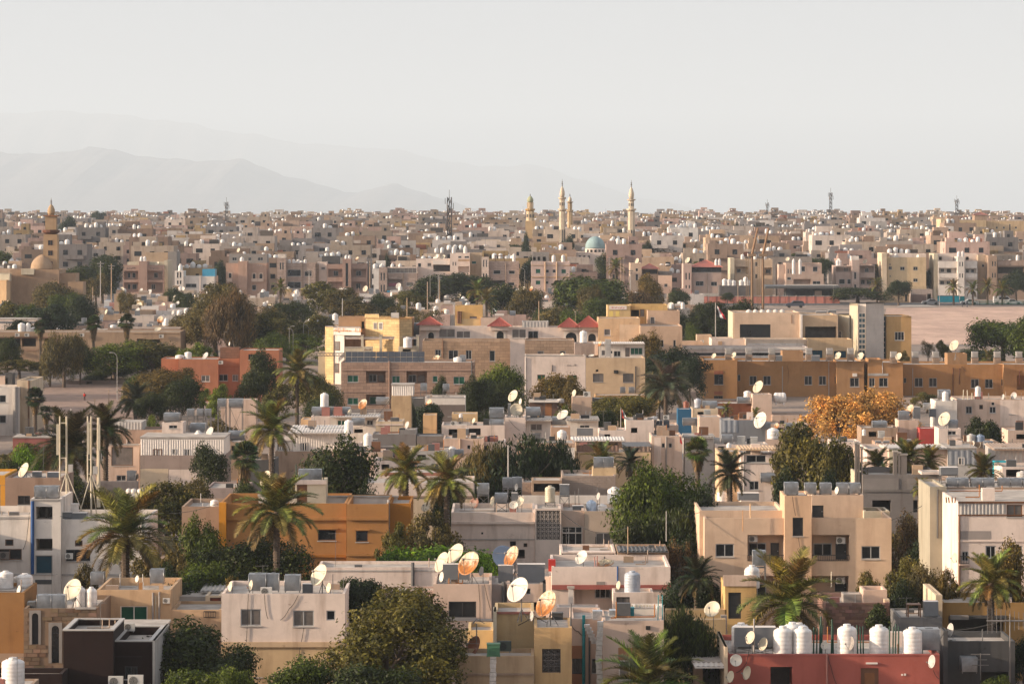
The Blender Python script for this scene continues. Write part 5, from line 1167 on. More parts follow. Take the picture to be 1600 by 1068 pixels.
h = apt('pinkarch','pinkish flats with arched windows','pinkish flats with arched windows and grey set-back top',353,416.5,411,1040,(.50,.335,.26),[('aw',356,363,425,434,'pinkish',.25),('w',374.5,377,417.5,426,1),('w',379,381.5,417.5,426,1),('w',374.5,377,433.5,442,1),('w',379,381.5,433.5,442,1),('aw',393.5,400.5,426,435,'pinkish',.25),('aw',404,411.5,426,435,'pinkish',.25),('band',393,412,435,440,'pinkish',.5),('band',355,363,435,440,'pinkish',.5),('w',394,400,445,453,1),('letters',401,410,413,415,'white')])
vol(h,358,417,397,1046,8,None,'grey',.2,ops=[('w',363,370,402,407),('w',388,393,402,407),('w',403,411,402,407)]); vol(h,372,386,408,1038.6,5,None,(.50,.335,.26),.2)
h = apt('stripe1','striped palm flats','striped stone flats with wide dark windows beside a palm',447,493,411,1040,st,[('w',449,470,421,431.5,1),('w',476,487,424,431.5,1),('w',449,470,440,450.5,2),('w',476,487,443,450.5,1),('pipe',472,411,465,.12,'dtan')] + [('band',447,493,y,y + .8,(.40,.30,.26),.06) for y in (416,433,437,453)],mat='stone')
vol(h,433,446.7,403,1039,8,None,st,.2,'stone',ops=[('w',437,439.3,410,421,1),('w',441,443.3,410,421,1),('w',437,439,432,440,1)]); vol(h,434,446,397,1042,4,403,'white',.1,part='roof_tank_room'); vol(h,493.4,498,412,1041,12,None,'dtan',.1,part='side_wall')
h = apt('brown2','brown flats with dark strip window','brown flats with a dark strip window between loggias',511,574,412.5,1040,pk,[('L',512.5,535,420,433),('L',549,572,420,433),('L',512.5,535,440,453),('L',549,572,440,453),('iw',521,528,423,431,2),('iw',556,564,423,431),('iw',556,563,443,451)])
vol(h,535.4,548.6,404,1039,8,None,pk,.2,ops=[('w',540,544,411,447,1,'glass','dark')]); vol(h,496,510.7,409,1042,10,None,'pwhite',.2,ops=[('w',502,508,417,421,1,CG)]); vol(h,574.4,579,405,1043,12,None,'grey',.2); vol(h,503,530,400,1048,6,None,'dgrey',.1,part='glass_room')
h = apt('glassband','striped flats with glazed top storey','striped stone flats with a glazed top storey and shop awnings',605,652,426.5,1040,st,[('L',605.5,629,436,448.5),('w',635,646,441,446.5,2,CG),('pipe',630,427,465,.12,'dtan'),('band',602,628,454,456,'sky',1.0),('box',607,626,442,447,(.3,.12,.14),.02,'laundry')] + [('band',605,652,y,y + .8,(.40,.30,.26),.06) for y in (431,450)],mat='stone')
vol(h,605.2,652,417,1040.5,10,426.5,'pwhite',.1,ops=[('w',605.5,651,418.5,426.3,7,CG,'lgrey')],part='glazed_storey'); vol(h,592,604.7,417.5,1039,8,None,st,.1,'stone',ops=[('w',594.7,597,426,438,1),('w',599,601.5,426,438,1),('w',594.7,597,444.5,456,1),('w',599,601.5,444.5,456,1)])
h = apt('whitelow','white flats behind the dark hedge','white stepped flats rising behind a dark hedge',650,703,404.5,1050,'pwhite',[('w',668,674,411,416,1,CG),('band',676,703,407,413,'white',.5),('o',677,703,414,424),('w',653,658,411,417,1)])
vol(h,703.3,734,395.5,1048,12,None,'pwhite',.3,ops=[('w',707,709,409,415,1,CG),('w',711,713,409,415,1,CG),('L',716,733,416,426),('w',716,721,400,403),('w',726,733,400,403),('band',716,734,405,408,'tan',.1)]); vol(h,734.4,753,395,1054,10,None,(.55,.42,.30),.2,ops=[('w',737,744,408,412,1,GG)])
h = apt('greypink','grey pink flats with curved corner windows','grey pink striped flats with a slit-window stair tower',764,811,408.5,1040,st,[('w',771,782,422,428,1),('w',795,804.5,422.5,428,1),('o',766,790,438,446),('w',795,804,441,446,1),('pipe',790,411,465,.12,'dtan')] + [('band',764,811,y,y + .8,(.40,.30,.26),.06) for y in (414,419,432,436)],mat='stone')
vol(h,752.5,763.6,402,1039,8,None,'pwhite',.2,ops=[('w',754.5,757,406,417,1,CG),('w',759,761.2,406,417,1,CG),('w',754.5,757,427,439,1),('w',759,761.2,427,439,1)])
mb = MB(); o_ = h.o
for a in (774,788): mb.tube((px(a,1044) - o_.x,4,h.zr - o_.z),(px(a,1044) - o_.x,4,pz(399,1044) - o_.z),.12,n=4)
mb.box(px(773,1044) - o_.x,px(789,1044) - o_.x,3.9,4.1,pz(400,1044) - o_.z,pz(398.5,1044) - o_.z); obj('pergola',mb.mesh('pergola','paint'),h.root,col='wood')
h = apt('pinkpil','pink flats with four pilasters','pink flats with brown pilasters and four small windows a floor',830,890,409,1035,(.60,.46,.40),[('w',837,844.5,420,427,1,GG),('w',852.5,857.5,421,426,1),('w',863.5,868.5,421,426,1),('w',877,884.5,420.5,427,1,GG),('w',837,844.5,438,444.5,1,GG),('w',852,857,439,443.5,1),('pipe',852,409,455,.18,'tan'),('pipe',870,409,455,.18,'tan'),('band',830,890,432,433.5,'tan',.2),('band',830,890,414,415,'tan',.15)])
vol(h,832,858,394,1050,8,None,'grey',.2,ops=[('o',833,837,401,407),('o',840,844,401,407),('o',848,853,401,408)]); vol(h,858.5,886,397,1052,8,None,'peach',.2)
h = apt('redterrace','peach flats with red terrace roof','peach flats with a red roofed dark glazed terrace',985,1002.5,411,1040,(.58,.44,.34),[('w',993,997,419,424,1),('w',993,997,428,438,1)])
vol(h,1003,1028,420,1041,9,None,'dtan',.05,ops=[('o',1003.5,1027.5,421,428)]); hip(h,1002,1029,419.8,412,1041,9,(.40,.13,.09)); vol(h,1028.5,1050,430,1040,10,None,'pinkish',.2,ops=[('w',1038,1043,443,448)]); vol(h,1029,1050,424,1045,6,430,'grey',.1)
h = apt('redhip','villa with red hipped roof','pinkish villa under a red hipped roof with dark glass band',1081,1127,426,1030,(.50,.37,.31),[('w',1087,1099.5,439,446.5),('w',1111,1120.5,440,446.5),('pipe',1105,427,465,.1,'dtan')],par=.02)
vol(h,1067.5,1080.6,412,1029,9,None,(.56,.42,.36),.2,PC,ops=[('w',1071,1073.3,426,437,1),('w',1076,1078.3,426,437,1),('w',1071,1073.3,445,452,1),('w',1076,1078.3,445,452,1)]); vol(h,1081,1127,417.5,1030.4,12,426,'dark',.02,'paint',part='glazed_storey',ops=[('w',1081.5,1126.5,418.5,425.7,6,'glass','dark')]); hip(h,1080,1128,417.3,406,1030,12,(.43,.14,.10)); slab(h,'porch_roof',1058,1082,459,1020,452,1028,'brick',.1,False)
h = apt('balc3','cream flats with balcony bays','cream flats behind the steel masts with open balcony bays',1148,1207,405,1045,(.60,.46,.34),[('L',1149,1169,416.5,428),('iw',1152,1158,420,426),('L',1193,1206,418,430),('iw',1197,1204,421,427),('w',1180,1184,409,416,1),('w',1180,1184,428,435,1)]); vol(h,1141,1147.6,403,1044,12,None,'ivory',.2,part='side_wall')
h = apt('stepped','pinkish stepped flats','pinkish stepped flats with slit windows and low loggia',1228,1287,428,1032,(.52,.39,.32),[('L',1240,1267,436,444),('w',1270,1282,439,444),('w',1230,1236,433,437,1),('patch',1268,1287,429,436,(.56,.42,.34))])
vol(h,1228,1284,411,1036,11,None,(.54,.40,.33),.3,PC,ops=[('w',1230.5,1232.7,420,427,1),('w',1235,1237,420,427,1),('w',1241,1243,421,427,1),('w',1250,1258,416,424,1),('w',1270,1277.5,416.5,424,1)]); vol(h,1217,1227.6,413,1038,12,None,(.56,.43,.36),.2)
h = apt('duo','brownish flats with centre pier','brownish flats with a dark slit pier and pale balconies',1306,1331,415,1040,(.47,.36,.31),[('L',1306.5,1330,416,425),('iw',1319,1326,417,424,1,CG),('w',1311,1320,436,443.5,1),('w',1324,1329.5,436,443.5,1)])
vol(h,1331.4,1343,406,1039,8,None,(.49,.38,.33),.2,ops=[('w',1334.5,1338,425,436,1),('w',1334.5,1338,444,451,1)]); vol(h,1343.4,1367,414,1040,12,None,(.47,.36,.31),.3,ops=[('L',1344,1366,415,426),('iw',1352,1358,419,425),('L',1344,1366,434,446),('iw',1346,1352,437,444),('iw',1355,1362,437,444)]); vol(h,1330,1342,400,1041,4,407,'white',.1,part=RR)
h = apt('yellow3','yellow flats with small square windows','pale yellow flats with small scattered square windows',1386,1447,402,1040,(.66,.50,.33),[('w',1388.5,1393.5,416,421),('w',1406.5,1413.5,416.5,422,2),('w',1427,1434,416.5,422,2),('w',1427,1434,435,440,2),('w',1389.5,1392,412,414,1),('w',1390,1392,430.5,432.5,1),('w',1402,1404,437,439,1),('box',1415,1447,446,452,(.62,.47,.31),.6,'porch')]); vol(h,1378,1385.6,395,1039,13,None,(.7,.56,.42),.2,part='side_wall'); vol(h,1394,1447,396,1044,7,None,'pwhite',.2)
h = apt('white3','white three-storey flats','white three-storey flats with slit windows and balconies',1466,1496,408,1040,'white',[('L',1467,1495,418.5,427),('iw',1471,1476,420,425),('iw',1480,1487,420,426,1),('L',1467,1495,437,445),('iw',1470,1476,439,444),('iw',1480,1486,439,444),('band',1466,1496,427,434,'white',.3)])
vol(h,1496.4,1507,401,1039,8,None,'white',.2,PC,ops=[('w',1499,1501,409,416,1),('w',1503,1505,409,416,1),('w',1499,1501,427,434,1),('w',1503,1505,427,434,1)]); vol(h,1507.4,1527,408,1040,12,None,'white',.3,PC,ops=[('L',1508,1526,419,427),('iw',1510,1515,421,426,1),('iw',1518,1523,421,426,1),('L',1508,1526,437,446),('band',1507,1527,427,434,'white',.3)]); vol(h,1459,1465.6,396,1041,12,None,'ivory',.2,part='side_wall'); vol(h,1466,1527,396,1047,7,None,'pwhite',.2,ops=[('o',1467,1472,401,406),('o',1490,1494,401,406),('o',1509,1514,401,406)])
h = apt('brown3','brown flats with double slit pier','brown flats with double slit windows at the row end',1558,1640,407,1040,(.36,.26,.20),[('o',1559,1600,417,427),('L',1559,1600,435,447),('band',1558,1640,408,415,(.42,.31,.25),.3)]); vol(h,1544,1557.6,399,1039,10,None,(.40,.29,.22),.2,PC,ops=[('w',1550,1552,408,416,1),('w',1554,1556,408,416,1),('w',1550,1552,426,434,1),('w',1554,1556,426,434,1)]); vol(h,1528,1543.6,398,1044,10,None,(.52,.40,.30),.2,ops=[('w',1534,1538,413,417,1)])
# yards, canopies and walls between the row and the sand lot
wall = house('pinkwall','long pink yard wall',1076,1312,463,1000,.4,(.58,.25,.20),0.005,'long pink yard wall facing the road',name='yard_wall',cat='wall')
vol(wall,1076,1082,459,999.6,3,None,'ivory',0.005,part='gate_pier'); 
for i in range(16): vol(wall,1090 + 14 * i,1091 + 14 * i,462.4,999.9,.2,None,(.50,.21,.17),0.005,part='pier')
h = house('carport','dark grey carport',1228,1310,446,1005,8,(.10,.10,.105),.02,'dark grey carport with broad flat roof',ops=[('o',1240,1270,452,464),('o',1272,1300,452,470),('patch',1273,1284,454,462,'pinkish')],yb=None,mat='paint'); slab(h,'canopy_roof',1196,1312,447,1002,444.5,1012,'dgrey',.6,False)
house('garage','dark garage with white roof tanks',1124,1172,446,1006,7,(.13,.115,.11),.1,'dark garage topped with a row of white tanks'); house('shopwall','tan yard wall with shop',1375,1421,456,1008,2,(.48,.35,.24),.1,'tan yard wall right of the round street tree',ops=[('o',1414,1418,459,471)]); house('kiosk','grey kiosk with brown shutter',1423,1457,452,1010,5,(.42,.34,.30),.1,'low grey kiosk with a wide brown shutter',ops=[('patch',1424,1447,460,472,(.22,.15,.13)),('o',1449,1455,459,471)])
house('cyanfence','turquoise fence',1465,1499,462,1012,.4,'cyan',0.005,'bright turquoise fence by the parked cars',name='yard_wall',cat='wall'); house('tealgate','teal gate',1500,1507,463,1012,.4,(.03,.2,.22),.005,'dark teal gate beside the turquoise fence',name='yard_wall',cat='wall'); house('graywall','grey parapet wall',1064,1128,458,1012,1,'lgrey',.05,'pale grey parapet wall below the red hipped villa',name='yard_wall',cat='wall')
# mosque on the left: ochre halls, dome and minaret
och = (.44,.30,.19)
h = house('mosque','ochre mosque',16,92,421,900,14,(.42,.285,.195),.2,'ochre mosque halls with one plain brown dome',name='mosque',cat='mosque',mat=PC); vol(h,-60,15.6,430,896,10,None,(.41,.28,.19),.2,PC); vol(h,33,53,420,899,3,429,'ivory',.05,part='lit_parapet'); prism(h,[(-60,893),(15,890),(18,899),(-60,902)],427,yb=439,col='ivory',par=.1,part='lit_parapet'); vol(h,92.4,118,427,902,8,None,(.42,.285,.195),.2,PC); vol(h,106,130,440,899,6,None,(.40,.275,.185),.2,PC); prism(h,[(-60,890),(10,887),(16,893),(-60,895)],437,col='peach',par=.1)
def dome(root,cx,D,y_base,y_top,wpx,col,o,name='dome',fin=True,mat=PC,pointed=True):
    r = wpx / 2 * D / FPX; hh = pz(y_top,D) - pz(y_base,D); pr = []
    for k in range(13):
        t_ = k / 12; a = t_ * math.pi / 2; rr = r * math.cos(a) ** (.9 if pointed else 1.0) * (1 + .05 * math.sin(2 * a)); pr.append((max(rr,.02),hh * (math.sin(a) ** 1.05 if not pointed else (.55 * math.sin(a) + .45 * t_))))
    q = obj(name,MB().lathe(pr,28).mesh(name,mat,True),root,(px(cx,D) - o.x,D - o.y,pz(y_base,D) - o.z),col=col)
    if fin: obj('finial',MB().lathe([(r * .03,0),(r * .02,hh * .18),(r * .05,hh * .22),(r * .01,hh * .34)],6,(0,0,hh)).mesh('finial','steel'),q)
    return q
dome(h.root,66,905,421,397,36,(.43,.30,.205),h.o)
def minaret(label,cx,D,y0,stages,col,sides=8,name='minaret'):      # stages: (row of top, width px, kind)
    zb = ground(D) - .5 if y0 is None else pz(y0,D); o = tag(obj(name,None,None,(px(cx,D),D,zb)),label,'minaret','minarets'); ALLTOP.append(o); z = 0; k = D / FPX
    for yt,w,kind,c in stages:
        zt = pz(yt,D) - zb; r = w * k / 2; hh = zt - z; c = c or col
        if kind == 'shaft':
            s = obj('shaft',MB().lathe([(r,0),(r * .97,hh)],sides).mesh('shaft',PC),o,(0,0,z),(0,0,math.pi / sides),col=c)
            for a in range(0,sides): 
                if math.sin(a * 2 * math.pi / sides) < .1: obj('slit',MB().box(-.18 * r,.18 * r,-r * 1.0,-r * .8,hh * .35,hh * .7).mesh('slit','room'),s,rot=(0,0,a * 2 * math.pi / sides + math.pi / sides))
        elif kind == 'square':
            s = obj('shaft',MB().box(-r,r,-r,r,0,hh).mesh('shaft',PC),o,(0,0,z),col=c)
        elif kind == 'balcony':
            obj('balcony',MB().lathe([(r * .62,0),(r,hh * .45),(r * 1.02,hh),(r * .9,hh),(r * .88,hh * .5)],12).mesh('balcony',PC),o,(0,0,z),col=c)
        elif kind == 'columns':
            m_ = MB().lathe([(r * .55,0),(r * .55,hh)],8)
            obj('core',m_.mesh('core',PC),o,(0,0,z),col=c)
            cm = MB().tube((r * .9,0,0),(r * .9,0,hh),r * .12,n=6).mesh('column',PC)
            for a in range(8): obj('column',cm,o,(0,0,z),(0,0,a * .7854),col=c)
        elif kind == 'cap':
            obj('cap',MB().lathe([(r * .8,0),(r,hh * .25),(r * .95,hh * .5),(r * .6,hh * .8),(r * .12,hh)],12).mesh('cap',PC,True),o,(0,0,z),col=c)
        elif kind == 'spire':
            obj('finial',MB().lathe([(r,0),(r * .5,hh * .2),(r * 1.2,hh * .3),(r * .4,hh * .45),(r * .9,hh * .55),(r * .25,hh * .7),(r * .15,hh)],8).mesh('finial','steel'),o,(0,0,z),col=c)
        z = zt
    return o,zb
cr = (.68,.56,.43)
o,zb = minaret('ochre square minaret beside the plain brown dome',80,906,None,[(372,22,'square',None),(366,21,'square',None),(359,27,'balcony',(.13,.06,.04)),(338,17,'square',None),(336,22,'square',(.3,.15,.08)),(319,12,'cap',(.44,.31,.2)),(309,3,'spire',None)],och)
for y in (375,391,408): window(o,-.55,-1.72,pz(y + 8,906) - zb,1.1,1.2,2,'glass','wood')
o,zb = minaret('tallest white minaret with two balconies',878.5,1290,None,[(330,11,'shaft',None),(326,14,'balcony',None),(312,9,'shaft',None),(308,12,'balcony',None),(291,8,'cap',None),(279.5,2.2,'spire',(.25,.2,.18))],cr)
minaret('yellow minaret close beside the tallest white one',890.5,1420,None,[(331,9,'shaft',None),(328,11,'balcony',None),(317,7,'columns',None),(315,10,'balcony',None),(307,6,'cap',cr),(302,1.8,'spire',None)],(.52,.39,.25))
minaret('white minaret right of the turquoise dome',986.5,1280,None,[(330,12,'shaft',None),(326,15,'balcony',None),(314,9,'shaft',None),(311,13,'balcony',None),(292,8.5,'cap',None),(281,2.4,'spire',(.2,.2,.2))],cr)
minaret('short yellow minaret with green pointed cap',828.5,1480,None,[(345,15,'square',(.6,.42,.25)),(330,14,'shaft',None),(326,15,'balcony',(.45,.28,.12)),(316,10,'columns',None),(306,10,'cap',(.42,.42,.27)),(302,1.6,'spire',None)],(.64,.5,.34))
h = house('bluemosque','mosque with turquoise dome',897,980,394,1170,20,'pwhite',.3,'cream mosque hall under a large turquoise dome',name='mosque',cat='mosque',mat=PC,ops=[('w',904,908,399,404,1),('w',911,915,399,404,1),('w',918,922,399,404,1)])
q = dome(h.root,930,1182,388,369,31,'turq',h.o,mat=PC,pointed=False,fin=False)
obj('drum',MB().lathe([(3.1,0),(3.1,pz(388,1182) - pz(395,1182))],24).mesh('drum',PC),h.root,(px(930,1182) - h.o.x,12,pz(395,1182) - h.o.z),col='pwhite')
for k in range(5): obj('window',MB().box(-.35,.35,-3.16,-3.0,.2,1.0).mesh('window','glass'),h.root,(px(930,1182) - h.o.x,12,pz(395,1182) - h.o.z),(0,0,(k - 2) * .42))
# ================================================================ ROOFTOP THINGS, FRONT
for x,yt,off in ((1223.5,977,1.0),(1253.5,977.5,1.0),(1323.5,974,1.2),(1373.5,975,1.0),(1425.5,978.5,.9)): it('tall','pink',x,yt,30.5,off)
it('tall','pink',1238,971,30,3.2); it('tall','pink',1248,972,30,4.6); it('tall','pink',1158,972,30,4.4,desc='white water tank behind big grey steel tank')
it('wbox','pink',1179,978,63,2.2,asp=.4,yb=1011,desc='very wide grey steel tank with white lid'); it('box','pink',1450,979,34,2.2,yb=1017,desc='grey steel tank at the right roof end')
rods('pink',[1271,1276,1281,1284,1299,1302,1340,1345,1349,1390,1395,1399,1404,1441],978,3.0,.05,'green'); rods('pink',[1283,1301],963,3.5,.05,'green'); rods('pink',[1178],965,.8,.06,'grey')
dish('pink',1174,996,21,.8,55,20,'ivory'); dish('pink',1194,1006,21,.7,55,18,'ivory',desc='cream dish nearer the big tanks'); dish('pink',1331,1005,22,.5,65,12,'grey'); dish('pink',1289,1008,13,2.5,30,20,'white')
dish('pink',1150.5,1031,19,-.7,12,12,'white',desc='round white dish facing forwards',wall=True); dish('pink',1143,1057,19,-.7,60,15,'ivory',wall=True,desc='lowest cream dish'); dish('pink',1169,1051,22,-.7,62,15,'ivory',wall=True,desc='cream dish nearest the dark doorway'); dish('pink',1458,1033,21,-.6,66,10,'lgrey',wall=True)
it('tall','corner',20.5,1026,36,1.2,desc='white tank alone in the bottom corner',rel='beside the stone house')
it('box','stonehouse',70,927,22,1.5); it('box','stonehouse',92.5,927,21.5,1.5); it('squat','stonehouse',125.5,915,18,4.0); it('squat','stonehouse',143,916,17.5,4.0)
dish('stonehouse',116,922,36,2.6,40,25,'ivory'); roofbox('stonehouse',42,54,940,2,1,None,'dgrey')
it('tall','rustwall',9,891,24,5.5); it('squat','rustwall',39,895,25,6,desc='white water tank next to the tall one'); dish('rustwall',31,922,16,1.0,65,12,'white'); it('squat','rustwall',26,899,10,7.5,col='lgrey',desc='small grey tank between two white ones')
it('ac','peach',260,932,11,-.2,yb=943); it('box','peach',246,887,21,6.5,yb=912,desc='galvanised tank on a tall roof frame'); it('box','peach',153,892,21,9.0,yb=914,col=(.2,.22,.24),desc='dark grey box tank beside palm trunk'); dish('peach',215,904,11,3.5,55,12,'white'); roofbox('peach',217,222,910,3,.5,None,'orange','roof_pot')
for x in (188,203,219,233,247): roofbox('peach',x,x + 2,918,7.5,.3,None,(.24,.13,.09),'roof_post')
roofbox('peach',160,262,919,8,.12,None,(.24,.13,.09),'rear_rail')
it('ac','brown',202,972,17,7.2,yb=987,desc='old air conditioner with round hole'); it('ac','brown',181,1058,23,-1.2,yb=1075,desc='air conditioner on the ground left'); it('ac','brown',212,1056,24,-1.2,yb=1074,desc='air conditioner on the ground right')
it('box','pinkish',403,894,27,2.5,yb=924); it('box','pinkish',427,894,18,2.4,yb=924); it('box','pinkish',457.5,896,24,2.2,yb=924); it('ac','pinkish',416,909,18,1.0)
dish('pinkish',501,899,36,2.2,52,28,'ivory'); dish('pinkish',515,918,16,1.2,62,12,'ivory'); dish('pinkish',361.5,916,16,1.3,66,10,'ivory'); dish('pinkish',393.5,914,16,1.3,66,10,'ivory',desc='small cream dish beside the steel tanks')
it('wbox','pinkish',481,911,16,3.4,desc='low striped white box'); rods('pinkish',[520,536],900,2,.03,'grey','pipe')
# the dish group in the middle
it('wbox','dishhouse',713,880,42,3.0,asp=.5,yb=906,desc='wide grey steel tank behind the rusty dish'); it('wbox','dishhouse',790,882,23,3.5,yb=910,asp=.8); it('wbox','dishhouse',830,880,42,2.5,asp=.5,yb=911,desc='widest grey steel tank with white lid')
dish('dishhouse',735,881.5,41,1.2,44,30,'rust',desc='large rusty orange and cream dish'); dish('dishhouse',714,866,35,5.0,52,30,'ivory'); dish('dishhouse',693,879,34,4.0,60,25,'ivory',desc='cream dish seen nearly edge on'); dish('dishhouse',786,871,38,5.5,-20,25,(.30,.34,.42),desc='large blue grey dish turned away'); dish('dishhouse',802,870,35,4.0,58,25,'rust',desc='rusty dish beside the blue grey one')
dish('dishhouse',753.5,892,15,3.5,64,12,'lgrey'); dish('dishhouse',691.5,901,16,.8,66,10,'white'); dish('beigefront',812,922.5,42,4.5,46,28,'white',rel='in front of the dish-crowded pinkish house'); dish('beigefront',857,944,44,2.0,52,26,'rust',desc='large rusty orange dish'); dish('beigefront',832.5,962,16,3,70,8,'lgrey',rel='left of the lattice window house roof')
it('cool','beigefront',871,956,17,6,yb=974,col=(.06,.055,.05),desc='dark cooler box behind the rusty dish'); rods('beigefront',[891,892.5],942,1,.03,'dgrey','pipe')
dish('longwhite',967.5,914,14,-1.0,66,10,'ivory',wall=True); it('tall','longwhite',988,891,25,-2.8,yb=927,col=(.50,.52,.56),desc='pale grey upright water tank above the porch'); dish('longwhite',910,871,24,4,48,30,'white'); dish('longwhite',946,882,28,4.5,20,70,'rust'); rods('longwhite',[930,933],866,2,.04,'rose','pipe'); roofbox('longwhite',857,868,874,.8,.8,None,'red','roof_flap')
it('cool','duct',981,948,19,3.2,yb=969,col=(.05,.24,.26),desc='teal framed air cooler'); roofbox('duct',952,970,953,3.5,1.0,None,(.30,.36,.42),'cooler_duct','foil'); roofbox('duct',926,941,954,2.0,.9,968,(.3,.36,.42),'cooler_duct','foil')
for k in range(9): roofbox('duct',978 + k * 4.6,980 + k * 4.6,944.5,3.9,.3,948,'ivory','baluster')
rods('duct',[1028,1035],930,.5,.03,'teal','pipe'); dish('shed',1114,952,27,6,30,30,'ivory',rel='above the white tin shed')
def duct(key,pts,D,r,name='foil_duct',col=None,label=None):
    mb = MB()
    for (x,y),(u,v) in zip(pts,pts[1:]):
        n = max(1,int(abs(v - y) + abs(u - x)) // 7)
        for i in range(n):
            a = Vector((px(x + (u - x) * i / n,D),D,pz(y + (v - y) * i / n,D))); b = Vector((px(x + (u - x) * (i + .92) / n,D),D,pz(y + (v - y) * (i + .92) / n,D))); mb.box(min(a.x,b.x) - r * random.uniform(.8,1.05),max(a.x,b.x) + r * random.uniform(.8,1.05),D - r,D + r,min(a.z,b.z),max(a.z,b.z))
    o = H[key].o; mb.v = [(v[0] - o.x,v[1] - o.y,v[2] - o.z) for v in mb.v]; obj(name,mb.mesh(name,'foil'),H[key].root)
duct('duct',[(938,970),(937,1000),(935,1030),(938,1075)],239,.19); duct('blackgap',[(916,975),(930,1005)],243,.16,'bent_duct'); duct('beigefront',[(771,1022),(770,1070)],233.5,.2); duct('shed',[(1131,960),(1131,990)],258,.22)
it('cool','beigefront',771,1004,20,-1.8,yb=1025,col=(.06,.14,.08),desc='green air cooler feeding a foil duct'); dish('beigefront',742,1011,36,3.5,58,25,(.22,.08,.04),desc='dark brown dish in shade',rel='behind the front parapet')
it('ac','beigefront',788,1003,22,1.5,yb=1019,col=(.05,.06,.05),desc='dark condenser box')
# apartments roof
for x,w in ((1236,21),): it('box','beigeapt',x,752,w,1.5,yb=772)
for x in (1266,1290,1316,1335): it('box','beigeapt',x,753,17.5,8.5,yb=772)
dish('beigeapt',1308.5,766,12,7.6,66,10,'white',yb=773); wall_ac('beigeapt',1176.5,841,14,.55); wall_ac('beigeapt',1313.5,843.5,14,.55); wall_ac('beigeapt',1313,906,14,.55,'lower air conditioner unit'); rods('beigeapt',[1160.5],800,-.4,.03,'orange','antenna_rod'); rods('beigeapt',[1173],790,.5,.05,'peach','pipe')
it('squat','yellowdoor',1175,882,24,1.2,yb=918,desc='white tank on tan ledge'); it('box','yellowdoor',1186,858,20,3,yb=885,col=(.2,.2,.21),desc='dark grey steel box'); roofbox('yellowdoor',1140,1162,902,1.5,.5,None,'tan','roof_clutter'); rods('yellowdoor',[1299,1177],890,2,.04,'ivory','pipe')
dish('weather',1493,871,16,-.5,66,10,'ivory',wall=True)
for i,x in enumerate((1487.5,1504,1525.5,1544,1568.5,1587,1606)): it('box','tankrow',x,745.5,17.5,.8,yb=760,asp=1.0)
it('wbox','tankrow',1482,729,27,6,yb=741,col='white',desc='white cube tank tied with blue hose'); it('squat','tankrow',1598,735,20,9,col='lgrey')
it('wbox','greycube',1454,938,22,1.5,yb=963); dish('mustard',1500,936,12,7,55,15,'white'); dish('mustard',1565,938,20,7,20,60,'white',desc='white dish lying face up')
mb = MB(); o_ = H['greycube'].o; D = 257; a,b,z0,z1 = px(1419,D) - o_.x,px(1438,D) - o_.x,H['greycube'].zr - o_.z,pz(945,D) - o_.z
for x in (a,b):
    for y in (1,2): mb.box(x - .04,x + .04,y - .04,y + .04,z0,z1)
mb.box(a - .05,b + .05,.95,2.05,z1,z1 + .06); obj('metal_frame',mb.mesh('metal_frame','paint'),H['greycube'].root,col='wood')
it('box','darkfront',1513.5,1024,24,-1.2,yb=1050,desc='galvanised tank before the dark wall',rel='on dark grey cement house'); dish('darkfront',1487,984,22,1.0,70,10,'lgrey'); it('ac','darkfront',1487,990,14,.5)
pole(P_YAGI,1578,958,244,'tall rusty aerial pole beside the dark grey house',col='rust',thick=.55,cat='aerial'); pole(P_RACK,1532,1020,245,'bent aerial bars on the dark grey house wall',yb=1062,thick=1.2,cat='aerial')
# second row roofs
it('box','whitelog',64,757.5,18.5,1.5,yb=777); it('box','whitelog',83,757.5,19,1.5,yb=777,desc='wider galvanised tank'); wall_ac('whitelog',108,868,12,-.3); it('ac','whitelog',7,858,15,-.4,yb=874,col=(.2,.17,.15),desc='brown window air conditioner',rel='at left end of white building with blue pipe')
it('cool','whitelog',117,786,11,2,col='white'); it('wbox','whitelog',106,799,14,1); it('wbox','whitelog',125,800,22,1.2,desc='low white cabinet',col='white')
def mast(x0,x1,yt,yb_,D,label,panels):           # a telecom mast: two white poles on a splayed tripod, antenna panels
    zb = pz(yb_,D); cx = px((x0 + x1) / 2,D); o = tag(obj('telecom_mast',None,None,(cx,D,zb)),label,'telecom mast','telecom masts'); ALLTOP.append(o); a,b = px(x0,D) - cx,px(x1,D) - cx; zt = pz(yt,D) - zb
    zm = zt * .42
    obj('pole',MB().tube((a,0,zm * .8),(a,0,zt),.06,n=8).mesh('pole','paint'),o,col='ivory'); obj('pole',MB().tube((b,0,0),(b,0,zt),.075,n=8).mesh('pole','paint'),o,col='ivory')
    mb = MB()
    for z in (zm,zm + (zt - zm) * .25,zt * .93): mb.tube((a,0,z),(b,0,z),.05,n=6)
    obj('crossbar',mb.mesh('crossbar','paint'),o,col='ivory')
    for dx,dy in ((-.6,-.9),(.9,-.5),(.2,1.2)): obj('strut',MB().tube((b,0,zm),(b + dx * 1.5,dy,0),.04,n=6).mesh('strut','paint'),o,col='ivory')
    for (x,z0,z1) in panels: obj('antenna_panel',MB().box(-.1,.1,-.28,-.14,0,zt * (z1 - z0)).mesh('antenna_panel','paint'),o,(px(x,D) - cx,0,zt * z0),col='ivory')
    obj('radio_box',MB().box(b + .15,b + .5,-.2,.15,zm,zm + .6).mesh('radio_box','paint'),o,col='lgrey')
mast(93.5,104,650,800,307,'left white telecom mast with a single side panel',[(90.5,.60,.92)]); mast(137,142.5,650,805,306,'right white telecom mast with two antenna panels',[(138.5,.62,.94),(155,.66,.92)])
pole(P_POST,154,652,306.5,'thin white pole holding an antenna panel',yb=792,thick=.75,col='ivory'); 
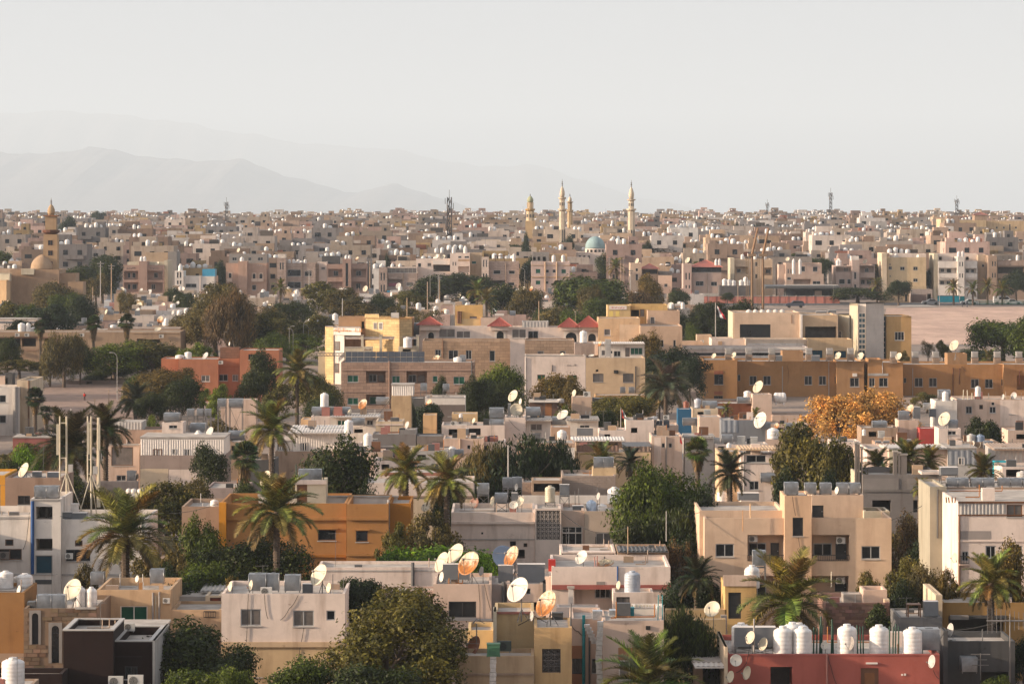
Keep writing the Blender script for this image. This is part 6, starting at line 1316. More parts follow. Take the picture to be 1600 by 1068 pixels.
for a,b in ((120,139),(118,104)): 
    pass
it('box','orangehouse',476,731.5,18,6,yb=750); it('box','orangehouse',494,731.5,17.5,6,yb=750,desc='right hand galvanised tank'); rods('orangehouse',[463,505],729,6,.04,'green'); rods('orangehouse',[606],776,0,.05,'alu','pipe'); dish('orangehouse',627,800,23,6,60,25,'ivory',rel='right of the orange house'); dish('orangehouse',667,792,18,9,40,35,'ivory',rel='between orange and white houses',yb=815)
it('squat','greybox',335,780,13,1.5,yb=792); dish('browncube',39,735,25,3,55,28,'ivory'); it('wbox','browncube',58,736,14,4); it('wbox','browncube',84,737,18,4,desc='long low white topped box'); dish('blockwall',417,748,26,6,55,22,'ivory',rel='behind the orange house tower',yb=770); it('wbox','orangehouse',431,753,18,11)
it('tall','centre',859.5,758,16,3,yb=784,desc='cream upright tank on steel frame',col='ivory'); it('squat','centre',924,780.5,16,4,col=(.55,.62,.72),desc='pale blue squat tank'); it('squat','centre',940.5,786.5,16,4,desc='low white water tank'); it('tall','centre',960,760,22,9,desc='rounded white tank half behind the green tree'); it('wbox','centre',882,756,15,8,yb=774,col='dtan',desc='patterned grey tank on legs'); it('wbox','centre',903,789,17,4)
it('box','centre',755,754,18,12,yb=773,desc='galvanised tank on pole by palm'); it('box','centre',783,769,19,5,yb=785); it('box','centre',793,745,15,20,yb=763); it('box','centre',808,744,15,20,yb=763); it('wbox','centre',804,769,10,9,col='blue',desc='dark blue drum tank'); dish('centre',808,761,12,6,66,10,'lgrey'); dish('centre',814,784,19,4,55,30,'ivory'); dish('centre',803,789,14,3,10,30,'white'); dish('centre',771,783,16,6,66,12,'ivory'); dish('centre',742,786,18,10,40,20,(.2,.09,.06),desc='dark brown round dish'); dish('centre',936,775,12,3,66,10,'lgrey'); roofbox('centre',720,737,806,1,.8,None,'lgrey','roof_bench')
rods('centre',[795,899,905,933,965],765,5,.03,'dgrey','pipe'); it('box','blockwall',935.5,713,15,2.6,yb=731); it('box','blockwall',951,713,15,2.6,yb=731,desc='right hand galvanised tank')
it('squat','strip_a',1128,766,16,0,yb=785,desc='lumpy white wrapped tank',rel='right of the big green tree'); it('wbox','strip_a',1169,769,32,-8,yb=781,col=(.03,.2,.42),desc='bright blue tarpaulin covered box',rel='right of the big green tree')
it('box','strip_a',1202,737,28,-4,yb=753,desc='galvanised tank beside dark tree',rel='below the tin awning'); 
# middle clutter roofs
it('squat','whitelog',1,640,1,1) if False else None
it('box','cream_left',206,734,14,-3,yb=752,rel='before the cream shuttered house'); dish('cream_left',216,744,9,-3,66,10,'white',rel='before the white tin house',yb=752); it('box','cream_left',269,644,24,5,yb=657,desc='galvanised tank on stair room'); it('squat','tinhouse',310,672,15,6,desc='white squat tank'); dish('tinhouse',329,676,19,5,55,25,'lgrey'); it('box','tinhouse',310,660,23,12,yb=676,col=(.2,.2,.2),desc='dark grey steel tank'); it('box','tinhouse',370,672,25,9,yb=686,rel='right of the white tin house')
for k,(x,w,y0,y1) in enumerate(((298,11,638,650),(313,10,638,650),(325,10,638,650),(347,13,622,636),(369,21,622,636))): it('box','tinhouse',x,y0,w,30,yb=y1,rel='on low wall below the terracotta house')
it('tall','whitebox',507,613,13,3,yb=635); it('box','whitebox',500,635,24,3,yb=648); it('box','whitebox',537,635,21,5,yb=647); it('cool','whitebox',518,635,10,4); dish('whitebox',547,644,10,2,55,25,'ivory'); dish('whitebox',568,632,18,5,45,30,'rust'); it('box','whitebox',560,652,20,-4,yb=665,desc='galvanised tank hung before wall')
it('tall','tinhall',545,655,14,-5,yb=677,rel='right of the white corrugated hall'); it('tall','tinhall',575,676,14,-12,yb=699,rel='before the grey yard wall',desc='white upright tank on frame'); it('wbox','tinhall',585,685,10,-10,yb=699,col='green',desc='dark green tank',rel='before the grey yard wall'); it('cool','tinhall',545,683,9,-4,yb=694,rel='beside the white corrugated hall')
it('box','stairblock',598,620,20,3,yb=632,col=(.16,.17,.2),desc='dark box tank'); it('ac','stairblock',609,647,9,-1,yb=655); dish('greystep',637,664,12,3,60,20,'lgrey'); dish('balcony_w',671,631,15,-2,55,25,'rust',wall=True)
it('box','balcony_w',662,598,10,4,yb=611); it('box','balcony_w',697,599,10,3,yb=610); dish('pinkdoor',751,690,19,2,50,40,'rust'); it('tall','pinkdoor',706,697,13,-14,yb=714,rel='before the pinkish low house',desc='white upright tank'); it('box','pinkdoor',718,701,13,-14,yb=714,col=(.16,.17,.17),rel='before the pinkish low house',desc='dark grey box tank')
it('ac','openyard',709,654,9,1); it('squat','openyard',720,646,6,6,yb=652); it('box','openyard',776,636,22,3,yb=653,desc='galvanised tank on upper frame'); it('box','openyard',776,654,22,1,yb=667,desc='galvanised tank on lower frame'); dish('openyard',741,657,9,3,60,20,'ivory'); it('wbox','openyard',727,669,11,-2,yb=680,rel='in cream open bay house yard')
dish('dishtower',803,619,20,3,50,28,'ivory',desc='topmost cream dish of the cluster'); dish('dishtower',807,640,20,2,5,12,'ivory',desc='round cream dish facing forwards'); dish('dishtower',815,646,13,2,66,10,'ivory',desc='narrow cream dish edge on'); dish('dishtower',814,627,10,4,66,10,'white',desc='small white dish behind the cluster'); it('wbox','dishtower',796,630,5,3,col='white')
it('box','windowcab',833,636,22,3,yb=650); it('box','windowcab',874,650,22,1,yb=664,rel='between the two white cabins',desc='galvanised tank under a tilted dish'); dish('windowcab',880,649,20,0,42,45,'white',rel='between the two white cabins'); it('squat','chimneyhouse',878,671,15,-1.2,yb=690,desc='wrapped white tank'); it('wbox','whitecab',914,668,25,-1.2,yb=681,col='dgrey',asp=.5,desc='wide dark grey box tank')
it('squat','whitecab',904,648,5,3); it('squat','canopyshed',876,622,11,1,yb=629,col='lgrey'); it('box','canopyshed',833,635,22,-2,yb=648); dish('tanroom',898,614,11,2,60,15,'ivory'); it('ac','tanroom',917,614,11,1)
it('tall','creamclut2',994,648,5,3,yb=655); it('tall','creamclut2',1022,650,10,3,yb=655); dish('creamclut2',1003,662,12,1,50,35,'lgrey'); dish('creamclut2',1029,661,13,1,66,15,'lgrey'); it('ac','creamclut2',1041,660,9,2); it('wbox','creamclut2',1016,656,9,2)
for k in range(5): roofbox('creamclut2',993 + 11 * k,1002 + 11 * k,668,.5 + .1 * k,.8,None,(.20,.22,.25),'solar_heater','solar')
pole(P_POST,970,640,424,'thin flag pole among low cream houses',yb=690,thick=.5)
it('tall','pinkbox',1090,622,11,-4,yb=637,col=(.5,.5,.53),rel='before the brown tin wall',desc='grey upright tank'); it('box','pinkbox',1109,626,22,-4,yb=638,rel='before the brown tin wall'); it('tall','pinkbox',1072,626,9,-4,yb=639,col=(.25,.09,.06),rel='before the brown tin wall',desc='rusty upright tank'); it('box','pinkbox',1162,620,20,2,yb=630); it('squat','pinkbox',1168,610,12,4,yb=620); dish('pinkbox',1186,605,21,2,52,28,'ivory'); it('horiz','pinkbox',1218.5,615,20,1,yb=632)
it('box','creamclut',1078,652,22,-8,yb=665); it('box','creamclut',1127,640,16,2); it('cool','creamclut',1105,640,10,-1,yb=650); dish('greyfence',1190,657,27,-2,52,22,'white'); it('box','greyfence',1196,659,15,-1,yb=672); it('box','cabinrow',1136,678,17,1,yb=692,col=(.3,.29,.28)); it('box','cabinrow',1120,683,9,1,yb=693); it('squat','cabinrow',1139,691,8,-3,yb=704)
it('cool','cabinrow',1158,681,12,1); it('cool','cabinrow',1178,682,11,1); it('squat','low0',1208,668,19,1,yb=686,desc='big white round tank'); dish('low0',1214,665,9,2,40,20,'rust'); it('box','low0',1234,660,14,3,col=(.05,.08,.13),desc='dark blue tank')
it('box','low3',1374,657,22,2,yb=668); it('tall','low3',1350,670,6,-2,yb=680); it('cool','low3',1377,673,10,-2,yb=684); it('box','creamblock',1412,641,16,1); dish('creamblock',1422,642,21,1,60,30,'rust'); it('wbox','creamblock',1432,635,11,3); dish('slitroom',1477,655,23,1.5,48,24,'ivory'); it('box','slitroom',1489,655,14,2,col=(.25,.26,.27)); it('wbox','low4',1417,686,13,1,col='dgrey'); it('wbox','low4',1372,688,9,1,col='dgrey'); it('wbox','low4',1385,688,9,1,col='dgrey')
it('tall','low5',1517.5,677,14,1,yb=697,col='lgrey',desc='pale grey round-topped tank'); it('tall','low5',1531.5,678,14,1,yb=697,col=(.25,.30,.38),desc='blue grey round-topped tank'); it('box','low5',1544,688,14,-2,yb=702,col=(.3,.29,.25)); dish('low5',1521,693,9,0,66,12,'white'); dish('low5',1531,695,9,0,66,12,'ivory'); dish('tinright',1572,722,9,-4,66,12,'ivory',rel='before the turquoise panel wall')
it('box','pinklong',1475,608,18,0,yb=622); it('tall','pinklong',1477,611,10,-1,yb=627,desc='white tank on the stair wall'); it('tall','pinklong',1528,603,9,2,yb=619); dish('pinklong',1568,620,9,2,66,12,'lgrey'); dish('pinklong',1585,618,11,2,40,12,'lgrey'); rods('pinklong',[1505,1512,1519,1545],612,2,.06,'ivory','pipe'); it('wbox','pinklong',1457,638,10,-2,yb=652); it('box','pinklong',1452,629,18,4,yb=640,col='dgrey')
# hotel roof coolers: two-box units along the parapet
for i,x in enumerate((1138,1170,1206,1264,1296,1329,1396,1430,1462,1523,1558,1592)):
    y1 = 562 if x < 1350 else 567; it('cool','hotel',x,y1 - 18,9.5,2.5,yb=y1 - 9,col='lgrey',desc='upper cooler of a stacked pair'); it('cool','hotel',x,y1 - 8,10.5,2.2,yb=y1 + 1,col='dtan',desc='lower cooler of a stacked pair')
for x,y,d_ in ((1116,556,9),(1147,555,10),(1310,556,12.5),(1345,557,13.5),(1405,557,12.5)): dish('hotel',x,y,d_,1.6,48,28,'ivory')
dish('hotel',1492,540,18,7,50,26,'ivory',desc='largest cream dish'); it('wbox','hotel',1274,555,13,2); it('wbox','hotel',1217,555,10,2)
dom = MB().lathe([(.5,0),(.48,.35),(.36,.7),(.15,.93),(.02,1)],14).mesh('skylight',PC,True)
for i in range(6): obj('skylight',dom,H['civic'].root,(px(1170 + 10.4 * i,634) - H['civic'].o.x,4,H['civic'].zr - H['civic'].o.z),(0,0,0),(1.05,1.05,pz(483,634) - H['civic'].zr),col='white')
it('wbox','civic',1283,486,16,5,col='white'); it('wbox','civic',1300,484,12,6,col='white',desc='taller white roof cabinet'); it('ac','peachlow',1088,530,6,-1,yb=537); it('ac','peachlow',1097,529,6,-1,yb=536)
pole(P_RACK,1329.5,461,632,'small aerial on the civic stair tower',yb=475,thick=1.0,cat='aerial',col='lgrey')
dish('stoneback',682,561,14,-8,40,40,'rust',rel='beside the solar panels',yb=566); it('squat','stoneback',716,557,15,-12,yb=567,rel='right of the solar panels'); it('box','stoneback',723,554,9,-12,yb=567,rel='right of the solar panels',col=(.1,.2,.25)); it('tall','yellow',637,526,14,-4,yb=543); dish('whitebeige',878,556,10,3,55,30,'ivory'); it('cool','whitebeige',950,530,9,5,col='lgrey'); dish('whitebeige',938,537,9,4,62,20,'rust'); dish('whitebeige',924,556,9,3,30,70,'white'); it('tall','whitebeige',911.5,516,11.5,12,yb=535,desc='tall white tank before the red roofs')
it('squat','terracotta',281,554,14,6); it('tall','terracotta',294,549,11,6); dish('terracotta',322,556,12,4,50,30,'lgrey'); wall_ac('terracotta',345,566,7,-.3); dish('terracotta',359,537,6,8,66,10,'white'); it('box','whitebeige',973,604,8,-6,yb=615,rel='on ochre yard wall'); it('box','whitebeige',987,604,9,-6,yb=615,rel='on ochre yard wall')
for x,w in ((34,12),(44,8)): it('squat','barracks',x,504,w,6)
for x,y in ((27,523),(42,523),(29,551),(128,523),(252,525)): wall_ac('barracks',x,y,7,-.4)
it('squat','barr2',177,507,10,3); it('squat','barracks',52,511,9,7); dish('barracks',247,515,11,6,20,60,'ivory'); it('wbox','civic',1192,478,1,3) if False else None
for k,(x,w,yt) in enumerate(((1132,6,435),(1139,6,436),(1146,6,437.5),(1158,6,437),(1165,6,432),(1168,6,437))): it('squat','garage',x,yt,w * 1.3,2)
for key,xs,yt,w in (('twin',(221,226),400,5),('white_blue',(282,),412,7),('pinkarch',(378,),401,6.5),('stripe1',(452,459,466,477),405,5),('brown2',(541,546),398,5),('glassband',(597,613,625),411,5.5),('whitelow',(709,727),384,6),('greypink',(803,),396,5),('redhip',(1119,1124),404,5),('stepped',(1240,1250),404,5),('duo',(1309,1312),406,6),('yellow3',(1400,),396,6),('white3',(1498,1504),392,5.5),('brown3',(1552,1590),398,5.5),('pinkpil',(865,880),398,6),('redterrace',(1034,1043),413,7),('balc3',(1160,1180,1195),397,5.5)):
    for x in xs: it('squat' if w > 6 else 'tall',key,x,yt,w,1.5 if key != 'twin' else 3)
for key,x,y,d_,c in (('twin',246,412,7,'ivory'),('brown2',558,405,8,'rust'),('redterrace',996,408,9,'ivory'),('redhip',1075,407,10,'ivory'),('pinkpil',878,405,5,'ivory'),('duo',1352,409,8,'ivory'),('duo',1310,407,7,'lgrey'),('stepped',1231,405,7,'ivory'),('yellow3',1434,401,7,'white'),('whitelow',683,401,8,'white'),('whitelow',693,402,8,'ivory'),('pinkarch',373,391,7,'ivory')): dish(key,x,y,d_,3,random.uniform(35,60),random.uniform(20,35),c)

# plumbing and wiring that every old roof carries
q = random.Random(33)
for k_,h in list(H.items()):
    if h.D > 470 or h.dep < 4: continue
    ox = h.o; X0,X1 = px(h.x0,h.D) - ox.x + .4,px(h.x1,h.D) - ox.x - .4; z = h.zr - ox.z
    if X1 - X0 < 2: continue
    mb = MB()
    for _ in range(q.choice((1,2,3))):
        y = q.uniform(.5,h.dep - .8); a,b = sorted((q.uniform(X0,X1),q.uniform(X0,X1))); mb.tube((a,y,z + .06),(b,y,z + .06),.035,n=5).tube((b,y,z + .06),(b,y,z + q.uniform(.4,1.1)),.035,n=5)
    obj('roof_pipe',mb.mesh('roof_pipe','paint'),h.root,col=q.choice(('lgrey','dgrey','dtan','rust')))
    for _ in range(q.choice((3,4,5)) if 350 < h.D < 470 else q.choice((0,1,1,2))):
        a,y,s = q.uniform(X0,X1 - .9),q.uniform(.6,h.dep - 1.4),q.uniform(.3,1.0); obj('roof_box',MB().box(a,a + s,y,y + s * .7,z,z + s * q.uniform(.4,1.3)).mesh('roof_box','paint'),h.root,col=q.choice(('dtan','dgrey','dgrey','wood','pwhite','rose','tan','dark')))
    if q.random() < .5:
        a,y,t_ = q.uniform(X0,X1),q.uniform(.4,h.dep - .6),q.uniform(1.2,2.6); mb = MB().tube((a,y,z),(a,y,z + t_),.02,n=4).tube((a - .5,y,z + t_ - .1),(a + .4,y,z + t_ - .05),.012,n=4)
        for e in range(4): mb.tube((a - .45 + .25 * e,y - .25,z + t_ - .08),(a - .45 + .25 * e,y + .25,z + t_ - .08),.01,n=4)
        obj('aerial',mb.mesh('aerial','steel'),h.root)
def cablerun(pts,label):
    P = [Vector((px(x,D),D,pz(y,D))) for x,y,D in pts]; mb = MB()
    for a,b in zip(P,P[1:]):
        sm = [a.lerp(b,i / 10) - Vector((0,0,.035 * (b - a).length * math.sin(math.pi * i / 10))) - P[0] for i in range(11)]; mb.path([tuple(v) for v in sm],.022,4)
    ALLTOP.append(tag(obj('overhead_cable',mb.mesh('overhead_cable','rubber'),None,P[0]),label,'cable','overhead cables'))
cablerun([(893,985,240),(835,962,238),(773,985,243)],'sagging cable in front of the dish-crowded house'); cablerun([(1460,1006,243),(1476,985,247),(1578,965,244)],'sagging cable from the pink house to the aerial pole'); cablerun([(94,806,299),(228,800,312),(343,786,304)],'long cable from white stair tower to the orange house'); cablerun([(1093,800,290),(981,824,288),(877,800,314)],'cable sagging before the creeper-hung green tree'); cablerun([(1393,812,290),(1470,770,286)],'cable from the beige apartments to the tank row'); cablerun([(430,652,420),(535,668,408),(612,620,446)],'cable above the white corrugated hall')
# ================================================================ TREES AND PALMS
tree('big',612,924,215,236,'big round olive green tree in front of the pinkish house','olive',var=0)
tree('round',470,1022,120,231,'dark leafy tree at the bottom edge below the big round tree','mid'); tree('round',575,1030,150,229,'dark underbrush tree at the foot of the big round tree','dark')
tree('round',290,974,150,239,'dark glossy tree behind the dark brown house','dark'); tree('round',352,1005,110,236,'dark tree below the chipped pink house','dark'); tree('hedge',310,1032,120,231,'low green shrub right of the dark brown house','mid',name='shrub',cat='shrub'); tree('hedge',372,1040,70,229,'small yellow green shrub at the bottom edge','lime',name='shrub',cat='shrub')
tree('big',400,828,165,284,'broad dark tree in front of the orange house','dark',var=1); tree('round',318,872,110,279,'dark bushy tree before the grey house','mid'); tree('round',320,810,70,296,'dense green tree against the grey house','mid'); tree('olive',262,750,110,330,'loose olive tree behind the big palm','olive'); tree('round',300,742,80,336,'dark tree behind the grey house','dusty'); tree('olive',255,842,90,290,'dusky small tree right of the palm trunk','dusty'); tree('hedge',363,885,26,270,'orange flowering bush at the roof edge','autumn',name='shrub',cat='shrub'); tree('olive',130,876,44,283,'grey green shrub left of the palm trunk','dusty',name='shrub',cat='shrub')
tree('fluff',690,838,160,292,'bright green leafy tree behind the dish group','bright',var=0); tree('fluff',610,856,90,288,'bright green bush below the small orange wing','bright',var=1); tree('hedge',745,850,70,284,'bright green hedge end behind the blue grey dish','bright',name='shrub',cat='shrub')
tree('olive',680,795,90,300,'shaggy dark tree under the right hand palm','dusty'); tree('olive',618,818,60,297,'thin straggly tree against the orange house','olive'); tree('umbrella',560,894,95,262,'low spreading dark tree on the white roof terrace','deep')
tree('round',519,688,126,330,'round dark red-tinged tree between the palms','dark',var=1); tree('tall',462,735,34,331,'yellow green bush left of the round dark tree','autumn')
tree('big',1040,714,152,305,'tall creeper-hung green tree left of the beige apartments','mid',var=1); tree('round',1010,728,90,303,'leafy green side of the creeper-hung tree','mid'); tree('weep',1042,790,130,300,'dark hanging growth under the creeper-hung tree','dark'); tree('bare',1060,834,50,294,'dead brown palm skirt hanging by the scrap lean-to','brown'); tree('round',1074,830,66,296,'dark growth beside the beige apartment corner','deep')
tree('weep',1075,950,120,248,'dark feathery tree right of the small vent house','dark'); tree('round',1062,900,70,270,'dark tree above the yard wall','deep')
tree('weep',815,684,180,352,'dark feathery tree row in the middle of town','deep'); tree('weep',760,690,80,350,'olive feathery tree beside the rusty dish','dusty'); tree('weep',868,690,90,354,'dark feathery tree by the tank cabin','deep')
tree('olive',1276,660,118,345,'large dark feathery tree above the beige apartments','olive'); tree('round',1235,690,60,348,'lower dark limb tree left of the large feathery one','dusty'); tree('round',1310,676,70,343,'dark feathery tree touching the bare columns','olive')
tree('bare',1425,790,70,303,'bare reddish brown tree beside the weathered building','brown'); tree('bare',1440,830,80,296,'lower bare twiggy tree beside the weathered building','brown'); tree('olive',1412,800,56,305,'dark twiggy tree right of the beige apartments','dusty'); tree('olive',1405,870,80,280,'olive silver bush behind the brown block house','olive'); tree('round',1445,880,70,277,'shaded bush left of the mustard house','dusty'); tree('olive',1365,892,60,276,'grey green bush above the pale roof cabin','dusty'); tree('olive',1385,940,80,263,'dark dry bush between block house and cement cube','dark')
tree('round',1566,842,84,266,'green tree with orange leaves before the weathered building','autumn'); tree('olive',1483,885,40,268,'yellow speckled bush at the foot of the drain pipes','autumn',name='shrub',cat='shrub'); tree('hedge',1560,1045,50,240,'low green shrub below the dark grey house','mid',name='shrub',cat='shrub'); tree('round',1600,985,50,250,'dark tree at the right edge beside the mustard house','deep')
tree('dry',1312,610,104,452,'golden dry tree before the ochre hotel, bigger of two','gold',var=0); tree('dry',1379,611,92,454,'golden dry tree before the ochre hotel, smaller of two','gold',var=1); tree('olive',1448,612,50,535,'thin green tree right of the golden trees','olive')
tree('hedge',1542,652,64,425,'dark spiky bush before the long pink house','dark',name='shrub',cat='shrub')
tree('big',250,568,112,520,'large leafy tree with rusty tips left of the terracotta house','autumn',var=1); tree('round',215,585,50,528,'green tree left of the rusty tipped tree','mid'); tree('olive',319,607,30,530,'small yellow green tree in front of terracotta wall','lime'); tree('round',410,546,48,535,'dark tall bush right of the terracotta house','dark'); tree('round',510,587,56,500,'olive tree before the brown stone flats','olive'); tree('round',480,578,50,512,'olive tree behind the tall date palm','olive')
tree('weep',100,518,66,590,'tall weeping eucalyptus beside the dirt lot','dusty'); tree('weep',78,540,40,592,'shorter weeping eucalyptus beside the dirt lot','dusty'); tree('weep',125,530,40,596,'dark weeping tree right of the eucalyptus','dark'); tree('round',180,534,100,600,'spreading green acacia left of the dirt lot lamp','lime'); tree('round',240,530,96,602,'feathery green acacia behind the terracotta house','olive'); tree('hedge',225,560,140,612,'long dark hedge behind the dirt lot','mid',name='hedge',cat='hedge')
tree('big',338,446,112,660,'biggest brown green eucalyptus behind the terracotta house','dusty',var=0); tree('weep',362,452,70,650,'tall eucalyptus leaning beside the biggest one','brown'); tree('olive',310,535,50,600,'yellowing small tree beside the eucalyptus','lime')
tree('round',425,480,70,690,'dark round tree right of the biggest eucalyptus','dusty'); tree('olive',450,488,90,660,'pale twiggy acacia by the curved lamps','olive'); tree('olive',515,438,92,800,'wide feathery acacia before the brown flats','olive'); tree('olive',548,450,76,790,'dark feathery acacia before the brown flats','dusty'); tree('olive',470,520,70,650,'golden twiggy tree among lamps','lime')
tree('round',12,523,40,615,'dark tree at the left edge before the long brown hall','dark'); tree('hedge',80,474,80,700,'dark tree mass under the white roofed hall','deep'); tree('round',85,440,80,800,'grey green tree before the ochre mosque','dusty'); tree('round',110,455,60,780,'darker tree right of the mosque hall','mid'); tree('round',128,462,50,760,'round clipped dark tree near white tanks','deep'); tree('hedge',20,470,60,740,'bush below the mosque wall at the edge','olive'); tree('olive',55,476,60,735,'olive tree below the mosque wall','mid'); tree('hedge',160,400,60,1000,'dark tree in the street left of the twin flats','dark'); tree('hedge',125,408,60,985,'dark tree behind the mosque hall','dark'); tree('olive',150,425,50,960,'street tree beside the mosque hall','dusty'); tree('tall',173,396,20,1020,'tall dark narrow tree above the street','dark')
tree('round',785,566,76,500,'yellow green tree before the stone flats with grey windows','lime'); tree('round',765,586,70,488,'dark leafy tree below the stone flats','dark'); tree('round',735,590,40,486,'dark leafy bush right of the balcony house','dark'); tree('round',686,587,30,500,'round tree growing behind the white balcony','dark'); tree('round',867,579,66,490,'bronze leafy tree before the white flats','autumn'); tree('hedge',667,622,62,462,'dark ivy mass below the white balcony','deep',name='ivy',cat='ivy'); tree('tall',644,625,18,455,'ivy column beside the beige stair block','deep',name='ivy',cat='ivy')
tree('umbrella',975,612,96,470,'spreading feathery golden green tree by the ochre wall','olive'); tree('weep',965,626,80,468,'hanging feathery skirt of the golden green tree','olive'); tree('round',1048,542,90,560,'dense dark tree left of the ochre hotel','deep'); tree('round',1078,556,40,545,'dark tree touching the hotel corner','deep'); tree('round',890,636,44,440,'low leafy bush by the tan room','mid',name='shrub',cat='shrub')
tree('dry',1005,521,60,575,'golden brown twiggy tree before the peach house','autumn'); tree('big',1120,474,84,690,'dark round tree behind the flag pole','dark',var=0); tree('round',1160,470,70,700,'dark tree behind the domed skylights','dark'); tree('round',1085,505,30,660,'small dark tree by the side road','mid')
tree('fluff',1568,494,100,640,'dense dark green tree at the right edge of the sand lot','mid',var=0); tree('fluff',1610,490,70,630,'dark green tree at the right picture edge','mid',var=1); tree('hedge',1540,545,90,625,'low dark bushes behind the hotel roof','dark',name='shrub',cat='shrub'); tree('bare',1450,528,24,640,'leafless twiggy shrub on the hotel roof line','dusty',name='shrub',cat='shrub'); tree('olive',1474,530,24,638,'small plant beside the largest hotel dish','olive',name='shrub',cat='shrub'); tree('olive',1415,548,24,600,'small shrub behind the hotel parapet','dusty',name='shrub',cat='shrub')
tree('round',1404,436,36,985,'round clipped street tree beside the sand lot','deep'); tree('round',1588,422,44,1010,'dark tree at the right end of the apartment row','deep'); tree('round',1447,420,24,1050,'dark tree between yellow and white flats','deep'); tree('hedge',1340,446,84,1000,'dark green hedge trees before the brownish flats','dark'); tree('tall',1372,410,24,1050,'tall yellowish tree left of the yellow flats','autumn'); tree('round',1280,400,20,1065,'dark tree between pinkish and brownish flats','dark'); tree('round',1137,456,20,995,'small round tree behind the long pink wall','dark')
tree('fluff',935,425,120,800,'dense dark tree mass below the turquoise dome','mid',var=0); tree('round',900,432,70,830,'dark tree left of the dense dark mass','dark'); tree('round',925,442,44,780,'grey brown tree in front of the dense dark mass','dusty'); tree('round',948,397,40,1080,'dark tree right below the turquoise dome','dark'); tree('round',1016,428,48,850,'round russet tree before the red terrace flats','autumn'); tree('round',1000,450,40,820,'reddish bush below the russet tree','brown'); tree('round',868,480,80,720,'feathery dusty tree behind the white terrace house','dusty'); tree('round',905,482,60,710,'green tree behind the red roofs','mid'); tree('round',940,462,60,760,'dark tree left of the yellow lettered storey','mid'); tree('olive',960,470,50,770,'olive shrub above the yellow lettered storey','dusty'); tree('round',1060,480,30,690,'dark tree right of the yellow lettered storey','dark')
tree('hedge',690,426,110,930,'long dark tree row before the white stepped flats','dark'); tree('hedge',740,424,60,950,'dark tree before the grey pink flats','dark'); tree('round',788,442,60,800,'dense dark olive tree beside the grove of palms','dark'); tree('round',820,446,50,790,'dark tree right of the dense olive tree','dusty'); tree('olive',640,452,60,850,'yellowing acacia below the glazed storey flats','olive'); tree('round',825,400,26,1060,'dark tree filling the street beside the pink flats','deep'); tree('tall',822,360,22,1180,'tall dark tree in the street under the short minaret','deep'); tree('round',606,398,14,1090,'dark tree squeezed between brown and striped flats','deep'); tree('olive',612,478,60,745,'twiggy brown acacia before the low roofs','dusty'); tree('bare',672,478,44,735,'bare grey bush among low roofs','dusty'); tree('round',200,455,30,850,'brownish street tree before the twin flats','dusty'); tree('round',270,448,34,880,'dark tree left of the white villa','dark'); tree('round',290,455,40,860,'dark bush before the white villa','dark'); tree('round',425,392,26,1100,'dark tree between arched and striped flats','deep'); tree('round',600,458,50,830,'dark shrub row before the street shops','dark'); tree('round',460,468,60,760,'dark shrubs under the palm by striped flats','dark'); tree('round',343,408,24,1060,'dark tree between white villa and arched flats','deep')
tree('round',48,694,60,380,'bright green tree at the left edge behind the brown block house','bright'); tree('olive',30,690,90,395,'dusky tree left of the telecom masts','dusty'); tree('round',140,762,60,335,'brown dry shrub behind the white stair tower','dusty',name='shrub',cat='shrub'); tree('olive',238,645,20,440,'lime green shrub beside the grey tin room','lime',name='shrub',cat='shrub'); tree('olive',355,655,60,440,'low thorny shrub behind the white tin house','dusty',name='shrub',cat='shrub')
tree('round',1200,806,1,500,'x') if False else None
palm(196,838,150,284,'large date palm in front of the white building with blue pipe',seed=3,trunk_r=.3); palm(432,800,128,282,'date palm leaning over the orange house',seed=5); palm(634,738,86,318,'left of the two date palms behind the orange house',seed=6); palm(698,752,92,308,'right of the two date palms behind the orange house',seed=8); palm(424,672,92,372,'tall date palm above the white corrugated hall',seed=9); palm(464,582,72,500,'tall date palm beside the brown stone flats',seed=10); palm(1040,604,84,500,'broad pale date palm beside the beige flats',seed=12,col=(.13,.13,.085)); palm(1232,942,158,256,'large spreading date palm above the white roof tanks',seed=13,trunk_r=.34)
palm(1012,1072,158,231,'sunlit date palm crown at the bottom edge',seed=14,col=(.14,.15,.045)); palm(1548,912,96,258,'date palm below the weathered building',seed=15); palm(1090,906,72,268,'dark date palm behind the yard wall',seed=16,col=(.045,.055,.025)); palm(110,700,120,356,'dark date palm behind the left telecom mast',seed=17,col=(.06,.06,.025)); palm(165,672,84,360,'date palm behind the right telecom mast',seed=18,col=(.07,.065,.03)); palm(1418,718,66,346,'sunlit date palm behind the bare columns',seed=19,col=(.15,.14,.05)); palm(1452,722,50,348,'smaller date palm right of the bare columns',seed=20); palm(1536,738,60,344,'low date palm before the grey tin shed',seed=21,col=(.12,.11,.04)); palm(1370,728,56,350,'low date palm left of the bare columns',seed=22,col=(.10,.1,.04)); palm(212,628,60,505,'shaded date palm left of the rusty tipped tree',seed=23,col=(.05,.055,.03)); palm(940,722,60,358,'low date palm behind the block parapet',seed=24); palm(985,724,50,360,'small date palm left of the green tree',seed=25,col=(.09,.095,.07)); palm(1140,740,70,326,'dark palm behind the green creeper tree',seed=26,col=(.06,.06,.04)); palm(1438,762,34,322,'small sunlit palm in front of grey concrete',seed=27,n=26)
